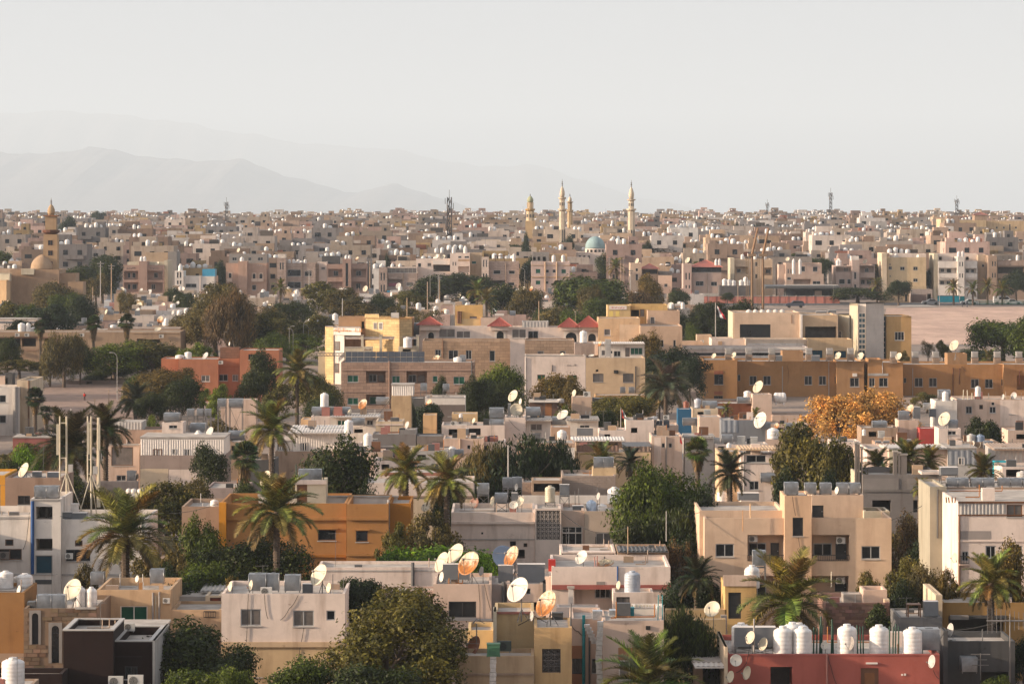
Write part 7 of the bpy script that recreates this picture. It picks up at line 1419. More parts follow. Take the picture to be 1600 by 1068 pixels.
for i,(x,yc,w,D,t_) in enumerate(((438,450,30,900,'palm before striped stone flats'),(745,455,40,800,'palm left of the dense olive tree'),(760,470,40,790,'lower palm near the olive tree'),(962,418,32,980,'palm below the dense tree mass right'),(1490,450,28,985,'palm in front of white three-storey flats'),(1520,452,26,985,'palm right of the white three-storey flats'),(1566,452,30,988,'palm before the brown end flats'),(1543,448,28,990,'yellowing palm before the brown end flats'),(1370,446,26,995,'palm before the brownish flats'),(188,466,14,850,'small street palm by the low roofs'),(1135,640,24,452,'small palm beside the pink roof room'),(1180,648,22,450,'tiny palm behind the grey sheet yard'),(1545,560,30,600,'palm on the hotel roof line'))):
    palm(x,yc,w,D,t_,n=26,seed=40 + i)
fan_palm(382,716,52,350,'fan palm with brown dead skirt right of the white tin house',skirt=2.4,col=(.06,.075,.03)); fan_palm(55,622,34,470,'dark fan palm on the dirt lot',col=(.035,.04,.022),skirt=1.5); fan_palm(72,645,24,466,'smaller dark fan palm on the dirt lot',col=(.035,.04,.022),skirt=.8,n=22); fan_palm(63,512,24,630,'fan palm before the long brown hall, leftmost of three',skirt=1.6); fan_palm(146,506,28,632,'fan palm before the long brown hall, middle of three',skirt=2.4); fan_palm(198,504,28,632,'fan palm before the long brown hall, rightmost of three',skirt=2.4); fan_palm(1090,706,46,330,'fan palm rising behind the green creeper tree',skirt=1.2,col=(.09,.11,.04)); fan_palm(870,448,20,830,'small fan palm left of the dense dark mass',skirt=2.0,n=20)

# ================================================================ POLES, MASTS, FLAGS, CARS, PEOPLE
for i,(x,yt,yb_,D,lab) in enumerate(((183,549,625,545,'tall curved street lamp on the dirt lot'),(452,508,560,640,'curved street lamp, nearest of the lamp cluster'),(458,512,565,632,'curved street lamp right of the nearest'),(474,500,560,655,'tallest curved street lamp of the cluster'),(482,506,560,660,'curved street lamp at the cluster end'),(350,518,545,640,'curved street lamp above the terracotta house'),(820,418,462,960,'tall street lamp left of the pink flats'),(672,420,470,900,'double street lamp before the white stepped flats'),(1107,445,470,990,'street lamp before the red hipped villa'),(795,478,505,700,'street lamp behind the red roofs'),(1302,440,470,1000,'street lamp by the grey carport'),(1468,430,478,970,'tall lamp pole on the sand lot edge'))): pole(P_LAMP,x,yt,D,lab,yb=yb_,rz=0 if i % 2 else math.pi,cat='street lamp',group='street lamps',col='lgrey',thick=.62)
for i,(x,yt,yb_,D,lab) in enumerate(((157,408,470,880,'pole left of the narrow street'),(174,412,470,870,'pole in the narrow street'),(145,448,490,800,'pole among low roofs near the mosque'),(535,466,510,720,'pole before the wide feathery acacia'),(578,408,465,1000,'pole between brown and striped flats'),(560,450,480,820,'pole beside the dark acacia'),(685,430,470,880,'tall pole in the dark tree row'),(687,432,470,885,'second tall pole in the dark tree row'),(668,440,500,760,'pole among bare bushes'),(952,402,440,1000,'pole below the turquoise dome'),(970,404,450,950,'left of two thin poles near the dome'),(974,404,450,960,'right of two thin poles near the dome'),(985,420,470,900,'pole before the peach flats'),(1153,438,470,990,'pole beside the dark garage'),(430,650,690,420,'pole by the tall date palm'),(794,695,770,345,'thin rusty pole before the dark feathery tree'),(842,470,510,680,'short pole behind the yellow box house'),(899,487,510,690,'pole behind the red roofs'),(111,638,690,450,'short pole with camera by the dirt lot'),(148,622,660,500,'short lamp post on the sandy slope'),(170,608,655,505,'taller lamp post on the sandy slope'),(1041,798,845,288,'pole above the scrap lean-to'),(981,822,864,288,'pole beside the scrap lean-to'),(700,870,915,262,'cream post left of the rusty dish'),(483,420,470,880,'pole among trees before striped flats'),(636,465,512,700,'pole behind the yellow corner house'))): pole(P_POLE if 'street' in lab or D > 850 else P_POST,x,yt,D,lab,yb=yb_,thick=1.0 if D > 850 else .55,cat='pole',group='poles',col=('lgrey','tan','dtan')[i % 3])
def lattice_mast(x,yt,yb_,D,w,label,col=(.06,.055,.055),name='lattice_mast',panels=True,tag_cat='telecom mast'):
    zb = pz(yb_,D); hh = pz(yt,D) - zb; r = w * D / FPX / 2; o = tag(obj(name,None,None,(px(x,D),D,zb)),label,tag_cat,'lattice masts'); ALLTOP.append(o); mb = MB(); n = max(4,int(hh / (r * 2.4)))
    P = [(r * math.cos(a),r * math.sin(a)) for a in (.5,2.6,4.7)]
    for p in P: mb.tube((*p,0),(p[0] * .8,p[1] * .8,hh),r * .22,n=4)
    for k in range(n):
        z0,z1 = hh * k / n,hh * (k + 1) / n
        for i in range(3): a,b = P[i],P[(i + 1) % 3]; mb.tube((*a,z0),(*b,z1),r * .14,n=4)
    obj('lattice',mb.mesh('lattice','paint'),o,col=col)
    if panels:
        pm_ = MB().box(-.18,.18,-.1,.1,0,2.0).mesh('antenna_panel','paint')
        for k in range(6): obj('antenna_panel',pm_,o,(1.5 * r * math.cos(k * 1.05),1.5 * r * math.sin(k * 1.05),hh * (.72 + .12 * (k % 2))),(0,0,k * 1.05 + 1.57),col=(.14,.13,.13))
        obj('top_rod',MB().tube((0,0,hh),(0,0,hh + 2.5),.08,n=5).mesh('top_rod','paint'),o,col=col)
lattice_mast(702,308,374,1300,8.5,'dark lattice telecom mast near the town centre',tag_cat='telecom mast'); lattice_mast(354,316,352,1900,5,'dark lattice telecom mast on the left skyline'); lattice_mast(1298,301,340,2000,5,'lattice telecom mast on the right skyline'); lattice_mast(1495,312,336,2300,5,'squat lattice mast near the right skyline end'); lattice_mast(1199,318,340,2300,3.5,'small lattice mast on the skyline above the steel masts')
for x,x2,lab in ((1175,1184,'left of two thick steel floodlight masts with slanted heads'),(1192,1201,'right of two thick steel floodlight masts with slanted heads')):
    D = 700; zb = pz(492,D); o = tag(obj('floodlight_mast',None,None,(px(x,D),D,zb)),lab,'mast','steel floodlight masts'); ALLTOP.append(o); z1 = pz(398,D) - zb; zt = pz(356,D) - zb; dx = px(x2,D) - px(x,D)
    obj('pole',MB().tube((0,0,0),(0,0,z1),.27,.22,10).mesh('pole','paint'),o,col=(.28,.17,.10)); obj('head_boom',MB().tube((0,0,z1),(dx,0,zt),.24,.16,8).mesh('head_boom','paint'),o,col=(.28,.16,.09)); obj('platform',MB().box(-.7,.7,-.5,.5,z1 - .3,z1 + .2).mesh('platform','paint'),o,col=(.3,.2,.13))
    mb = MB(); s = -.85
    for dy in (-.2,.2):
        for d2 in (-.22,.22): mb.tube((s + d2,dy,0),(s + d2,dy,z1 - .2),.035,n=4)
    n = 26
    for k in range(n):
        za,zb_ = (z1 - .2) * k / n,(z1 - .2) * (k + 1) / n; mb.tube((s - .22,-.2,za),(s + .22,-.2,zb_),.025,n=4).tube((s - .22,.2,za),(s + .22,.2,zb_),.025,n=4).tube((s - .22,-.2,za),(s + .22,-.2,za),.025,n=4)
    obj('ladder_tower',mb.mesh('ladder_tower','paint'),o,col=(.30,.2,.12))
def flag(x,yt,yb_,D,xf,wf,hf,cols,label,droop=.6,yf=None,label2=None):
    z0 = pz(yb_,D); hh = pz(yt,D) - z0; o = inst(P_POST,(px(x,D),D,z0),0,(hh * .35,hh * .35,hh),'lgrey'); o.name = 'flag_pole'; tag(o,label2 or label.replace('flag','flag pole',1),'flag pole'); ALLTOP.append(o)
    k = D / FPX; W,Hh = wf * k,hf * k; f = tag(obj('flag',None,None,(px(x,D) + .08,D,pz(yf or yt + 4,D))),label,'flag'); ALLTOP.append(f); n = len(cols)
    for i,c in enumerate(cols):                            # drooping cloth: three bands in folds
        mb = MB(); a0,a1 = i / n,(i + 1) / n; m_ = 10
        for j in range(m_):
            def P(u,v): return (W * v * (.25 + .75 * u) + .10 * W * u,.12 * math.sin(9 * u + 5 * v) * W,-Hh * (u * .72 + (1 - u) * v * .12) - Hh * .28 * v * u * droop)
            u0,u1 = j / m_,(j + 1) / m_; mb.quad(P(u0,a0),P(u0,a1),P(u1,a1),P(u1,a0)); q = [(p[0],p[1] + .012,p[2]) for p in (P(u0,a0),P(u1,a0),P(u1,a1),P(u0,a1))]; mb.quad(*q)
        obj('stripe',mb.mesh('stripe','paint',True),f,col=c)
flag(1118,473,548,625,1120,15,26,[(.02,.02,.02),(.75,.72,.70),(.50,.03,.05)],'large drooping black, white and red flag by the civic building',yf=476,label2='tall pale flag pole left of the civic building')
flag(970,636,668,423,970,9,20,[(.5,.06,.05),(.15,.15,.14),(.6,.58,.55)],'small limp flag among the low cream houses',yf=638,label2='thin flag pole top among the low cream houses'); flag(1061,678,700,396,1061,4,16,[(.42,.03,.04)],'narrow red flag beside the pink house with tiny windows',yf=680,label2='short flag pole beside the pink house with tiny windows'); flag(770,480,500,700,770,7,7,[(.03,.03,.03),(.7,.7,.68),(.05,.2,.08)],'tiny tricolour flag behind the red terrace roofs',yf=481,label2='tiny flag pole behind the red terrace roofs')
def car(p,x,D,length,col,label,rz=0.0,lift=.07):
    o = inst(p,(px(x,D),D,ground(D) + lift),rz,(length,length * 1.02,length),col); tag(o,label,'car','parked cars'); ALLTOP.append(o)
car(P_SUV,1242,962,4.7,(.06,.065,.085),'dark blue grey off-roader by the long pink wall',math.pi); car(P_CAR,1454,990,4.5,(.30,.29,.29),'grey saloon parked before the turquoise fence',math.pi); car(P_CAR,1514,990,4.4,(.7,.68,.65),'white car right of the teal gate',math.pi); car(P_VAN,1566,992,4.6,(.7,.68,.66),'white van near the green fence'); car(P_CAR,1583,990,4.3,(.66,.64,.62),'white car at the right edge of the road'); car(P_SUV,1278,1006,4.3,(.07,.06,.07),'dark car under the grey carport')
for i,(x,D,c,lab) in enumerate(((169,905,(.5,.5,.52),'silver car nearest in the narrow street'),(170,930,(.08,.08,.09),'black car second in the narrow street'),(169.5,958,(.6,.58,.56),'white car third in the narrow street'),(171,990,(.3,.32,.36),'grey car farthest in the narrow street'),(178,940,(.35,.2,.18),'reddish car facing the others in the narrow street'))): car(P_CAR if i % 2 else P_VAN,x,D,4.4,c,lab,math.pi / 2)
gf = tag(obj('green_fence',None,None,(px(1560,986),986,ground(986))),'long low green fence before the parked white cars','fence'); ALLTOP.append(gf)
pm_ = MB().box(-.05,.05,-.05,.05,0,1.1).mesh('fence_post','paint'); rm = MB().box(0,1,-.03,.03,0,.08).mesh('fence_rail','paint')
for k in range(14): obj('fence_post',pm_,gf,(-8 + k * 1.6,0,0),col='green')
for z in (.3,.65,1.0): obj('fence_rail',rm,gf,(-8,0,z),scale=(20.8,1,1),col=(.04,.2,.1))
def person(x,D,hgt,top,legs,label,pose=0,lift=.08):      # one skinned body: joints with radii
    J = {'pel': (0,0,.53),'chest': (0,0,.72),'neck': (0,0,.84),'head': (0,-.01,.92),'ht': (0,0,.985)}; E = [('pel','chest'),('chest','neck'),('neck','head'),('head','ht')]; rad = {'pel': .085,'chest': .095,'neck': .035,'head': .058,'ht': .045}
    for s,t_ in ((-1,'l'),(1,'r')):
        sw = .07 * s * (1 if pose else .3)
        J.update({'sh' + t_: (.115 * s,0,.80),'el' + t_: (.15 * s,.01 - sw * .5,.62),'ha' + t_: (.15 * s,-.05 - sw,.47),'hi' + t_: (.055 * s,0,.50),'kn' + t_: (.06 * s,-.02 + sw,.27),'an' + t_: (.06 * s,.01 + sw * 1.3,.04),'to' + t_: (.065 * s,-.07 + sw * 1.3,.02)})
        rad.update({'sh' + t_: .045,'el' + t_: .035,'ha' + t_: .026,'hi' + t_: .075,'kn' + t_: .052,'an' + t_: .036,'to' + t_: .03}); E += [('chest','sh' + t_),('sh' + t_,'el' + t_),('el' + t_,'ha' + t_),('pel','hi' + t_),('hi' + t_,'kn' + t_),('kn' + t_,'an' + t_),('an' + t_,'to' + t_)]
    ks = list(J); me = bpy.data.meshes.new('person'); me.from_pydata([tuple(c * hgt for c in J[k]) for k in ks],[(ks.index(a),ks.index(b)) for a,b in E],[]); me.materials.append(MATS['paint']); o = tag(obj('person',me,None,(px(x,D),D,ground(D) + lift),(0,0,pose * .8),col=legs),label,'person'); ALLTOP.append(o)
    m_ = o.modifiers.new('skin','SKIN'); m_.use_smooth_shade = True; sv = me.skin_vertices[0].data
    for i,k in enumerate(ks): sv[i].radius = (rad[k] * hgt,rad[k] * hgt); sv[i].use_root = k == 'pel'
    o.modifiers.new('sub','SUBSURF').render_levels = 1
    sm = MB().lathe([(.098,.52),(.105,.6),(.118,.72),(.13,.78),(.09,.835),(.04,.845)],12); sm.v = [(x_ * hgt * 1.05,y_ * hgt,z * hgt) for x_,y_,z in sm.v]; obj('shirt',sm.mesh('shirt','paint',True),o,col=top)
    hm = MB().lathe([(.062,.93),(.064,.965),(.05,.99),(.02,1.0)],10); hm.v = [(x_ * hgt,y_ * hgt + .01,z * hgt) for x_,y_,z in hm.v]; obj('hair',hm.mesh('hair','rubber',True),o)
person(132,560,1.25,(.55,.05,.03),(.10,.06,.05),'person in a red top standing on the dirt lot'); person(1511,966,1.7,(.03,.03,.04),(.05,.05,.07),'person in dark clothes crossing the sand lot',1); person(1503.5,968,1.65,(.2,.2,.22),(.06,.06,.07),'person in grey walking left of the dark figure',1)
sk = MB()
for i in range(7):
    x,z = (i % 4) * .55 + random.uniform(-.1,.1),(i // 4) * .5
    sk.lathe([(.05,0),(.26,.06),(.30,.25),(.24,.48),(.08,.56)],9,(x,random.uniform(-.1,.1),z))
o = tag(obj('white_sacks',sk.mesh('sack','plastic',True),None,(px(206,352),349,pz(777,352)),col='white'),'heap of bulging white sacks on the grey yard wall','sacks',kind='stuff'); ALLTOP.append(o)
ped = house('sackshed','low shed under the white sacks',200,246,777,345,6,'dtan',.0,'low shed roof under the white sacks')

# ================================================================ LOW TOWN IN THE MIDDLE (rows of flat houses between the halls and the apartment row)
g = random.Random(21); TONES = [('cream',(.60,.485,.39)),('pale',(.64,.54,.47)),('tan',(.44,.32,.25)),('pinkish',(.53,.38,.325)),('white',(.72,.65,.60)),('grey',(.33,.295,.28)),('sandy',(.55,.40,.29)),('brown',(.30,.21,.16)),('ochre',(.52,.37,.21))]
LOWT = []
for D in range(680,985,32):
    x = -60
    while x < 1060:
        w = g.uniform(34,60) * 700 / D; zt = ground(D) + g.choice((3.0,3.3,3.6,4.2)); y = HY + (CZ - zt) * FPX / D
        blocked = (D < 700 and (x < 310 or 480 < x < 1080)) or (D < 760 and 700 < x < 1080) or (D > 840 and x < 150) or (150 < x + w / 2 < 192 and D > 830)
        if not blocked: LOWT.append((x,x + w,y,D))
        x += w + g.uniform(4,16)
for i,(a,b,y,D) in enumerate(LOWT):
    tn,c = g.choice(TONES[:7]); k = f'lowtown{i}'
    h = house(k,f'{tn} flat house',a,b,y,D,9,(lambda q: tuple(v * q for v in c))(g.uniform(.8,1.1)),.3,label='?',group='flat houses of the low town',ops=[('o',a + (b - a) * .3,a + (b - a) * .5,y + 6,y + 13)] if D < 760 else ())
    h.tone = tn
    if g.random() < .7: roofbox(k,a + (b - a) * .1,a + (b - a) * g.uniform(.3,.5),y - g.uniform(5,9),3,3,None,(lambda q,t_: tuple(v * q for v in t_))(g.uniform(.8,1.15),g.choice(TONES)[1]),'roof_room',PC)
    for _ in range(g.choice((1,1,2))):
        s = g.uniform(6.2,9) * 700 / D * 1.15; it(g.choice(('tall','squat','squat','box','wbox')),k,g.uniform(a + s,b - s),y - g.uniform(7,15) * 700 / D,s,g.uniform(1.5,6),desc=None,rel='?low')
    if g.random() < .6: s = g.uniform(8,15) * 700 / D; dish(k,g.uniform(a + s,b - s),y - g.uniform(4,9),s,g.uniform(1.5,6),g.uniform(30,62),g.uniform(15,40),g.choice(('ivory','white','ivory','rust','lgrey')),rel='?low')
    if g.random() < .35: roofbox(k,a + 3,a + g.uniform(10,20),y - 3,1,1,None,g.choice(('dgrey','dtan','white')),'roof_box')
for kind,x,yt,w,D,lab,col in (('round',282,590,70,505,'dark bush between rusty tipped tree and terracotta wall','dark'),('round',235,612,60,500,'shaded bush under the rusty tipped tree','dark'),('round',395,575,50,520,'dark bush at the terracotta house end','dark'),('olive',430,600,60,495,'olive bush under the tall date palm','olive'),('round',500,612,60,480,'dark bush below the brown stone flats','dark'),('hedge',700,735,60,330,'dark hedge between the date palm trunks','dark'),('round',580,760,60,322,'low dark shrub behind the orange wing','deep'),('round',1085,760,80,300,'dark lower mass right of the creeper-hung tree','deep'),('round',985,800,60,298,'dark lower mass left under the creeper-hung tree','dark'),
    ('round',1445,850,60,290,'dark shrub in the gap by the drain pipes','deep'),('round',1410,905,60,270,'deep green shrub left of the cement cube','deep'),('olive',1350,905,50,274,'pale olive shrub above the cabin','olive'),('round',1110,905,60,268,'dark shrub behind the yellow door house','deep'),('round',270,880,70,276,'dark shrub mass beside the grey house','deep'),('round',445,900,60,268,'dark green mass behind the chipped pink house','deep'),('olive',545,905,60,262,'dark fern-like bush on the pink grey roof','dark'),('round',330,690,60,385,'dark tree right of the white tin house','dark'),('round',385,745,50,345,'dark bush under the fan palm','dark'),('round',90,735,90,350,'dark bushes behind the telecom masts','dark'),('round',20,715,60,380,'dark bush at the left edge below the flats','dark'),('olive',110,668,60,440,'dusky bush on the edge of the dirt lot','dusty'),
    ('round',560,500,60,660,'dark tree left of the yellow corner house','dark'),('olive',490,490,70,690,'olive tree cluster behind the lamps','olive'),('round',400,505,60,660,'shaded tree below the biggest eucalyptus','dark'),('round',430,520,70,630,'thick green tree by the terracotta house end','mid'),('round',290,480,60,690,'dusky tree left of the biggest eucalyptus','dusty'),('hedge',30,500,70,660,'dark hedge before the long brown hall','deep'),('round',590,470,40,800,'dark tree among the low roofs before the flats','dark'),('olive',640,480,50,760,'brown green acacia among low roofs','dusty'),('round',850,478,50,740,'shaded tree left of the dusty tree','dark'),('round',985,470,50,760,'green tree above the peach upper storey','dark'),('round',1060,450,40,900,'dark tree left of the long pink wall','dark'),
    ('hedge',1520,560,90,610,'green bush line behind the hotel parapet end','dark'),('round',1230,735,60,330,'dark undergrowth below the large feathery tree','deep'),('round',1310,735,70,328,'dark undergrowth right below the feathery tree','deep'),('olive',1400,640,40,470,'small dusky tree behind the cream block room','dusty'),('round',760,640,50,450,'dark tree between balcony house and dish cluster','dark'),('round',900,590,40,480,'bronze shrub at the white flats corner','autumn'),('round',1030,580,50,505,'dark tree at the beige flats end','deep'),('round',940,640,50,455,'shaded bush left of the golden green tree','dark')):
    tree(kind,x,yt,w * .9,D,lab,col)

for kind,x,yt,w,D,lab,col in (('olive',30,560,70,612,'dusky bush before the long brown hall end','olive'),('round',175,572,60,603,'green bush behind the mud wall house','mid'),('round',150,585,40,601,'low dark bush on the mud wall roof line','dark'),('olive',300,545,50,590,'pale green acacia rising left of the terracotta house','lime'),('round',45,600,40,560,'dark bush at the foot of the white flats','dark'),('olive',340,600,40,500,'yellow green shrub by the terracotta corner','lime')):
    tree(kind,x,yt,w,D,lab,col)
house('mudshed','small grey mud shed',202,236,590,601,4,(.30,.24,.20),.1,'small grey mud shed at the end of the mud wall'); house('whiteyard','pale yard wall by bushes',345,400,624,470,3,'pinkish',.05,'pale yard wall below the terracotta house')
# ================================================================ THE FAR TOWN: blocks climbing to the skyline
g = random.Random(5)
def block_parts(w,d,st,seed):
    q = random.Random(seed); h_ = st * 3.1 + .7; wl,rf,wn = MB(),MB(),MB(); a,t = w / 2,.2
    wl.quad((-a,0,-3),(a,0,-3),(a,0,h_),(-a,0,h_)).quad((-a,d,-3),(-a,0,-3),(-a,0,h_),(-a,d,h_)).quad((a,0,-3),(a,d,-3),(a,d,h_),(a,0,h_)).quad((a,d,-3),(-a,d,-3),(-a,d,h_),(a,d,h_))
    z = h_ - .8
    wl.quad((-a,0,h_),(a,0,h_),(a - t,t,h_),(-a + t,t,h_)).quad((-a,0,h_),(-a + t,t,h_),(-a + t,d - t,h_),(-a,d,h_)).quad((-a + t,d - t,z),(a - t,d - t,z),(a - t,d - t,h_),(-a + t,d - t,h_)).quad((a - t,d - t,z),(a - t,t,z),(a - t,t,h_),(a - t,d - t,h_))
    rf.quad((-a + t,t,z),(a - t,t,z),(a - t,d - t,z),(-a + t,d - t,z))
    rw = q.uniform(.25,.5) * w; rx = q.uniform(-a + .5,a - rw - .5); rh = q.choice((2.4,2.7,3.0)); ry = q.uniform(.3,.5) * d
    wl.box(rx,rx + rw,ry,ry + d * .35,z,h_ + rh - .5)
    if q.random() < .5: wl.box(-a + .4,-a + .4 + w * .2,d * .15,d * .4,z,h_ + q.uniform(.8,2.0))
    if q.random() < .6:                                     # balcony fronts
        bx0 = q.uniform(-a,0); bw = q.uniform(.3,.5) * w
        for s in range(1,st): wl.box(bx0,min(bx0 + bw,a),-1.0,.05,s * 3.1 - .1,s * 3.1 + .95)
    nb = max(2,int(w / 3.4))
    for s in range(st):
        for k in range(nb):
            if q.random() < .86:
                cx = -a + w * (k + .5) / nb; ww = q.choice((.45,.65,.7,1.0)); zz = s * 3.1 + 1.0; wn.box(cx - ww,cx + ww,-.03,.05,zz,zz + 1.3)
        for yy in (.3,.65):
            if q.random() < .7: wn.box(-a - .03,-a + .05,d * yy - .5,d * yy + .5,s * 3.1 + 1.0,s * 3.1 + 2.2)
    wn.box(rx + rw * .3,rx + rw * .6,ry - .03,ry + .04,h_ - .5,h_ + .9)
    return wl,rf,wn,h_,z
VAR = [(*block_parts(ww,dd,st,50 + i),ww,dd) for i,(ww,dd,st) in enumerate([(9,11,2),(12,12,2),(14,12,3),(11,13,3),(16,13,2),(10,12,4),(13,11,3),(18,12,3),(12,14,4),(15,12,2),(8,10,2),(11,11,1),(14,12,2),(20,13,3)])]
VM = [(v[0].mesh('wall','plaster'),v[1].mesh('roof','roof'),v[2].mesh('window','glass')) for v in VAR]
FARW,FARC = MB(),[]; FARWIN = MB(); FART = MB(); FARS = MB(); NBLK = 0; BLK = []
tk8 = MB().lathe([(.5,0),(.5,.8),(.3,.95),(.05,1.0)],8)
def add_far(dst,src,loc,sc=(1,1,1),col=None):
    i = len(dst.v); dst.v += [(v[0] * sc[0] + loc[0],v[1] * sc[1] + loc[1],v[2] * sc[2] + loc[2]) for v in src.v]; dst.f += [tuple(k + i for k in f) for f in src.f]; dst.m += [0] * len(src.f)
    if col is not None: FARC.extend([(*colr(col),1)] * len(src.v))
D = 1078.0
while D < 3300:
    half = .1333 * D + 45; X = -half - g.uniform(0,8)
    while X < half:
        vi = g.randrange(len(VAR)); wl,rf,wn,hh,zr,w,dpt = VAR[vi]; xc = X + w / 2; X += w + g.choice((.6,1.2,2.5,2.5,4,7)) * (1 if D < 1800 else .6); xp = 800 + xc * FPX / D
        yy = D + g.uniform(-3,3)
        if abs(xp - 821) < 11 and D < 1500: continue
        if 880 < xp < 985 and 1120 < D < 1215: continue
        if abs(xp - 179) < 7 + w * FPX / D / 2 and D < 1250: continue
        if 1455 < xp < 1660 and 1440 < D < 1540: continue
        tn,c = g.choice(TONES[:7] + TONES[:4] + TONES); f = g.uniform(.52,1.15); c = tuple(min(.8,v * f) for v in c); z0 = ground(yy) + (g.uniform(-.4,.6) if D < 1500 else g.uniform(-3.2,.8))
        sc = g.uniform(.9,1.1)
        nt = g.choice((1,2,2,3,4))
        if NBLK < 270:
            o = tag(obj('apartment_block',None,None,(xc,yy,z0)),'?','apartments','apartment blocks of the far town'); a = obj('wall',VM[vi][0],o,scale=(1,1,sc),col=c); obj('roof',VM[vi][1],o,scale=(1,1,sc)); tag(obj('window',VM[vi][2],o,scale=(1,1,sc)),kind='stuff'); NBLK += 1; ALLTOP.append(o); BLK.append((o,f'{tn} apartment block',xp,yy))
        else:
            add_far(FARW,wl,(xc,yy,z0),(1,1,sc),c); add_far(FARW,rf,(xc,yy,z0),(1,1,sc),(.40,.35,.30)); add_far(FARWIN,wn,(xc,yy,z0),(1,1,sc))
        tx = xc + g.uniform(-w / 2 + 1,0)
        for k in range(nt):
            s = g.uniform(1.1,1.5); add_far(FART,tk8,(tx + k * 1.7,yy + g.uniform(1,4),z0 + zr * sc),(s,s,g.uniform(1.5,2.6)))
        for _ in range(g.choice((1,2,3))):                 # huts, sheets and low walls on the roof
            bw,bd = g.uniform(1.2,4.5),g.uniform(1,3); bx = xc + g.uniform(-w / 2 + .4,max(-w / 2 + .5,w / 2 - bw - .4)); bf = g.uniform(.45,1.15); bc = tuple(v * bf for v in g.choice(TONES + [('d',(.10,.09,.085)),('d',(.16,.13,.11)),('r',(.40,.18,.13))])[1])
            add_far(FARW,MB().box(0,bw,0,bd,-.1,g.uniform(.7,2.5)),(bx,yy + g.uniform(.5,7),z0 + zr * sc),(1,1,1),bc)
        if g.random() < .3: add_far(FARS,MB().tube((0,0,0),(0,0,g.uniform(2,5)),.06,n=4),(xc,yy + 3,z0 + zr * sc))
        if g.random() < .25: add_far(FARS,DISHFAR := MB().lathe([(.02,0),(.5,.12),(.7,.3)],8),(xc + w * .3,yy + 1,z0 + zr * sc + .3))
    D += 21 * (1 + (D - 1078) / 4200)
me = FARW.mesh('distant_blocks','plaster_far'); at = me.color_attributes.new('tone','FLOAT_COLOR','POINT'); at.data.foreach_set('color',np.array(FARC,dtype=np.float32).ravel())
tag(obj('distant_blocks',me),'mass of tiny pale blocks up to the skyline',kind='stuff'); tag(obj('distant_windows',FARWIN.mesh('distant_windows','glass')),'tiny dark windows of the skyline blocks',kind='stuff'); tag(obj('distant_tanks',FART.mesh('distant_tanks','plastic',True),col=(.80,.76,.72)),'white tanks scattered over the far rooftops',kind='stuff'); tag(obj('distant_aerials',FARS.mesh('distant_aerials','tarnish')),'tiny aerials and dishes on the far rooftops',kind='stuff')
h = house('bigtan','big tan institute',1479,1541,344,1490,16,(.56,.42,.27),.3,'big tan institute block near the right skyline',ops=[('w',1506,1509,354,357,1),('w',1515,1518,354,357,1),('w',1524,1527,354,357,1),('w',1532,1535,354,357,1)],name='institute',cat='building'); vol(h,1470,1478.6,342,1488,16,None,(.68,.53,.36),.2,part='side_wing'); vol(h,1541.4,1620,345,1492,14,None,(.58,.43,.28),.3,ops=[('w',1556,1559,354,357,1),('w',1567,1570,354,357,1),('w',1577,1579,350,362,1),('w',1586,1589,354,357,1)]); vol(h,1523,1542,336,1498,8,None,'dtan',.02); hip(h,1522,1543,335.8,331,1498,8,(.3,.12,.09))
fg = random.Random(9); FT = []
for i in range(140):
    D = fg.uniform(1090,2300); x = fg.uniform(-40,1640)
    if 880 < x < 985 and D < 1215: continue
    yt = HY + (CZ - ground(D) - fg.uniform(6.5,11)) * FPX / D; w = fg.uniform(5,13) * FPX / D
    o = tree(fg.choice(('round','round','olive','hedge','umbrella')),x,yt,w,D,'?',fg.choice(('dark','deep','mid','dusty')),group='trees among the far blocks'); FT.append((o,'dark tree',x,D))
for x,yt,w,D in ((1038,372,60,1210),(1075,374,50,1215),(1010,378,30,1205),(105,338,40,1600),(152,328,28,2300),(905,352,26,1480),(885,366,26,1230),(1090,338,20,2100),(1158,350,34,1500),(1178,352,24,1480),(468,329,16,2600),(680,372,30,1260),(700,375,30,1240)):
    o = tree('round' if w < 50 else 'hedge',x,yt,w,D,'?','deep',group='trees among the far blocks'); FT.append((o,'dark tree',x,D))

# the town goes on beyond both edges of the view
g2 = random.Random(77)
for D in range(236,640,27):
    for s in (-1,1):
        X = .1333 * D + 3.0 + (6 if 480 < D < 600 and s < 0 else 0)
        for k in range(3):
            w = g2.uniform(8,13); xa = 800 + s * X * FPX / D; xb = 800 + s * (X + w) * FPX / D; tn,c = g2.choice(TONES[:7]); zt = ground(D) + g2.choice((3.6,4.2,6.8,7.2)); y = HY + (CZ - zt) * FPX / D
            a,b = min(xa,xb),max(xa,xb); k_ = f'edge{D}{s}{k}'
            h = house(k_,f'{tn} house beyond the view',a,b,y,D,10,c,.4,label='?',group='houses beyond the view',ops=[('w',a + (b - a) * .2,a + (b - a) * .35,y + 26,y + 46),('w',a + (b - a) * .6,a + (b - a) * .75,y + 26,y + 46)] if D < 420 else ())
            PEND.append((h.root,f'{tn} house beyond the edge of the view','on the ' + ('right' if s > 0 else 'left'),D)); X += w + g2.uniform(1,5)
            it(g2.choice(('tall','squat','box')),k_,(a + b) / 2,y - 1.3 * FPX / D,1.2 * FPX / D,3,rel='beyond the edge of view')
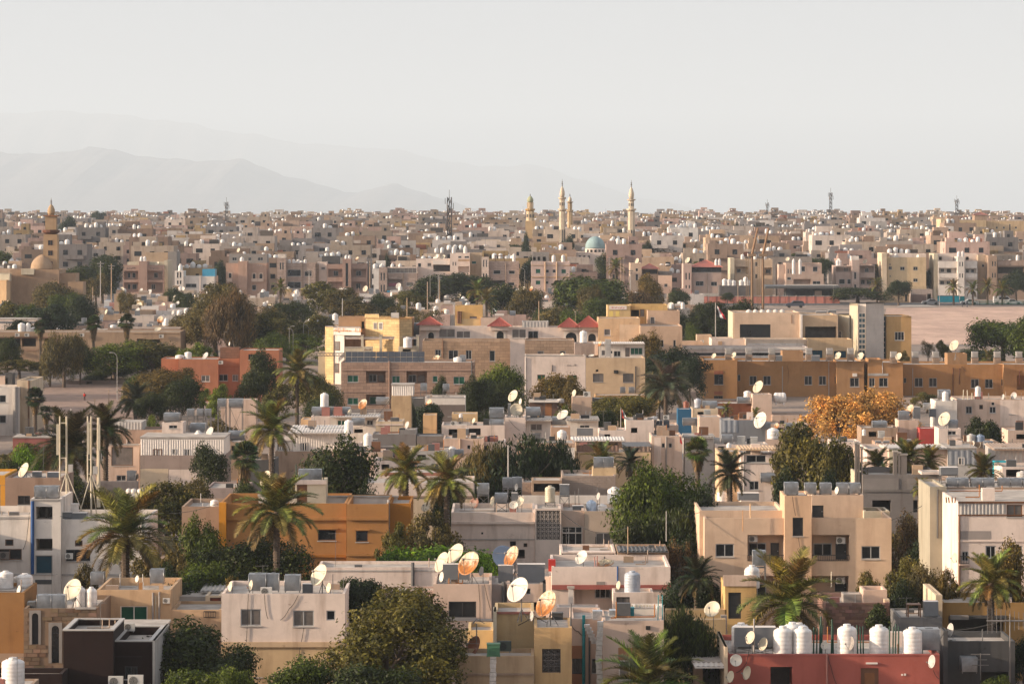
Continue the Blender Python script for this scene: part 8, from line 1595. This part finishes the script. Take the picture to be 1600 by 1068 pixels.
# ================================================================ LABELS THAT NEED THEIR NEIGHBOURS
LMA = [(70,900,'ochre mosque'),(175,950,'narrow car street'),(224,1040,'twin-balcony flats'),(304,1035,'white villa'),(385,1040,'arched pinkish flats'),(463,1040,'striped palm flats'),(545,1040,'strip-window flats'),(626,1040,'glass-topped flats'),(700,1048,'stepped white flats'),(782,1040,'slit-tower grey flats'),(860,1035,'pilastered pink flats'),(1010,1040,'red-terrace flats'),(1100,1030,'red-hipped villa')]
LMB = [(80,906,'ochre minaret'),(354,1900,'left skyline mast'),(224,1040,'twin-balcony flats'),(304,1035,'white villa'),(385,1040,'arched pinkish flats'),(463,1040,'striped palm flats'),(545,1040,'strip-window flats'),(626,1040,'glass-topped flats'),(702,1300,'central lattice mast'),(782,1040,'slit-tower grey flats'),(828,1480,'short yellow minaret'),(879,1290,'tallest minaret'),(930,1180,'turquoise dome'),(986,1280,'right white minaret'),(1100,1030,'red-hipped villa'),(1180,700,'steel floodlight masts'),(1250,1036,'stepped pinkish flats'),(1298,2000,'right skyline mast'),(1350,1040,'centre-pier flats'),(1416,1040,'yellow flats'),(1496,1040,'white three-storey flats'),(1545,1490,'big tan institute'),(1590,1040,'brown end flats')]
def place(x,d,LM):
    lx_,ld,ph = min(LM,key=lambda t_: abs(t_[0] - x) + abs(t_[1] - d) * .01)
    w = 'left of' if x < lx_ - 22 else 'right of' if x > lx_ + 22 else ('behind' if d > ld else 'before')
    return f'{w} the {ph}'
ORD = ['first','second','third','fourth','fifth','sixth','seventh','eighth','ninth','tenth','eleventh','twelfth']
NUM = ['one','two','three','four','five','six','seven','eight','nine','ten','eleven','twelve']
for i,(a,b,y,D) in enumerate(LOWT): h = H[f'lowtown{i}']; PEND.append((h.root,f'low {h.tone} flat house',place((a + b) / 2,D,LMA),(a + b) / 2))
for o,ds,x,d in BLK: PEND.append((o,ds,place(x,d,LMB),x))
for o,ds,x,d in FT: PEND.append((o,ds,place(x,d,LMB),x))
bykey = {}
for o,ds,rel,x in PEND:
    if rel == '?low': rel = 'low ' + place(800 + o.location.x * FPX / o.location.y,o.location.y,LMA)
    bykey.setdefault((ds,rel),[]).append((x,o))
for (ds,rel),L_ in bykey.items():
    L_.sort(key=lambda t_: t_[0]); n = len(L_)
    for i,(x,o) in enumerate(L_): o['label'] = f'{ds} {rel}' if n == 1 or n > 12 else f'{ds} {rel}, {ORD[min(i, 11)]} of {NUM[min(n - 1, 11)]} from left'
seen = {}
for o in ALLTOP:
    l = o.get('label',''); n = len(l.split())
    if l in seen or n < 4 or n > 16: print('LABEL?',n,l,o.name)
    seen[l] = o
print('TOP',len(ALLTOP),'OBJ',len(bpy.data.objects),'BLK',NBLK,'LOWT',len(LOWT),'farverts',len(FARW.v),len(FART.v),len(FARWIN.v),'tris',sum(len(m_.loops) - 2 * len(m_.polygons) for m_ in bpy.data.meshes))
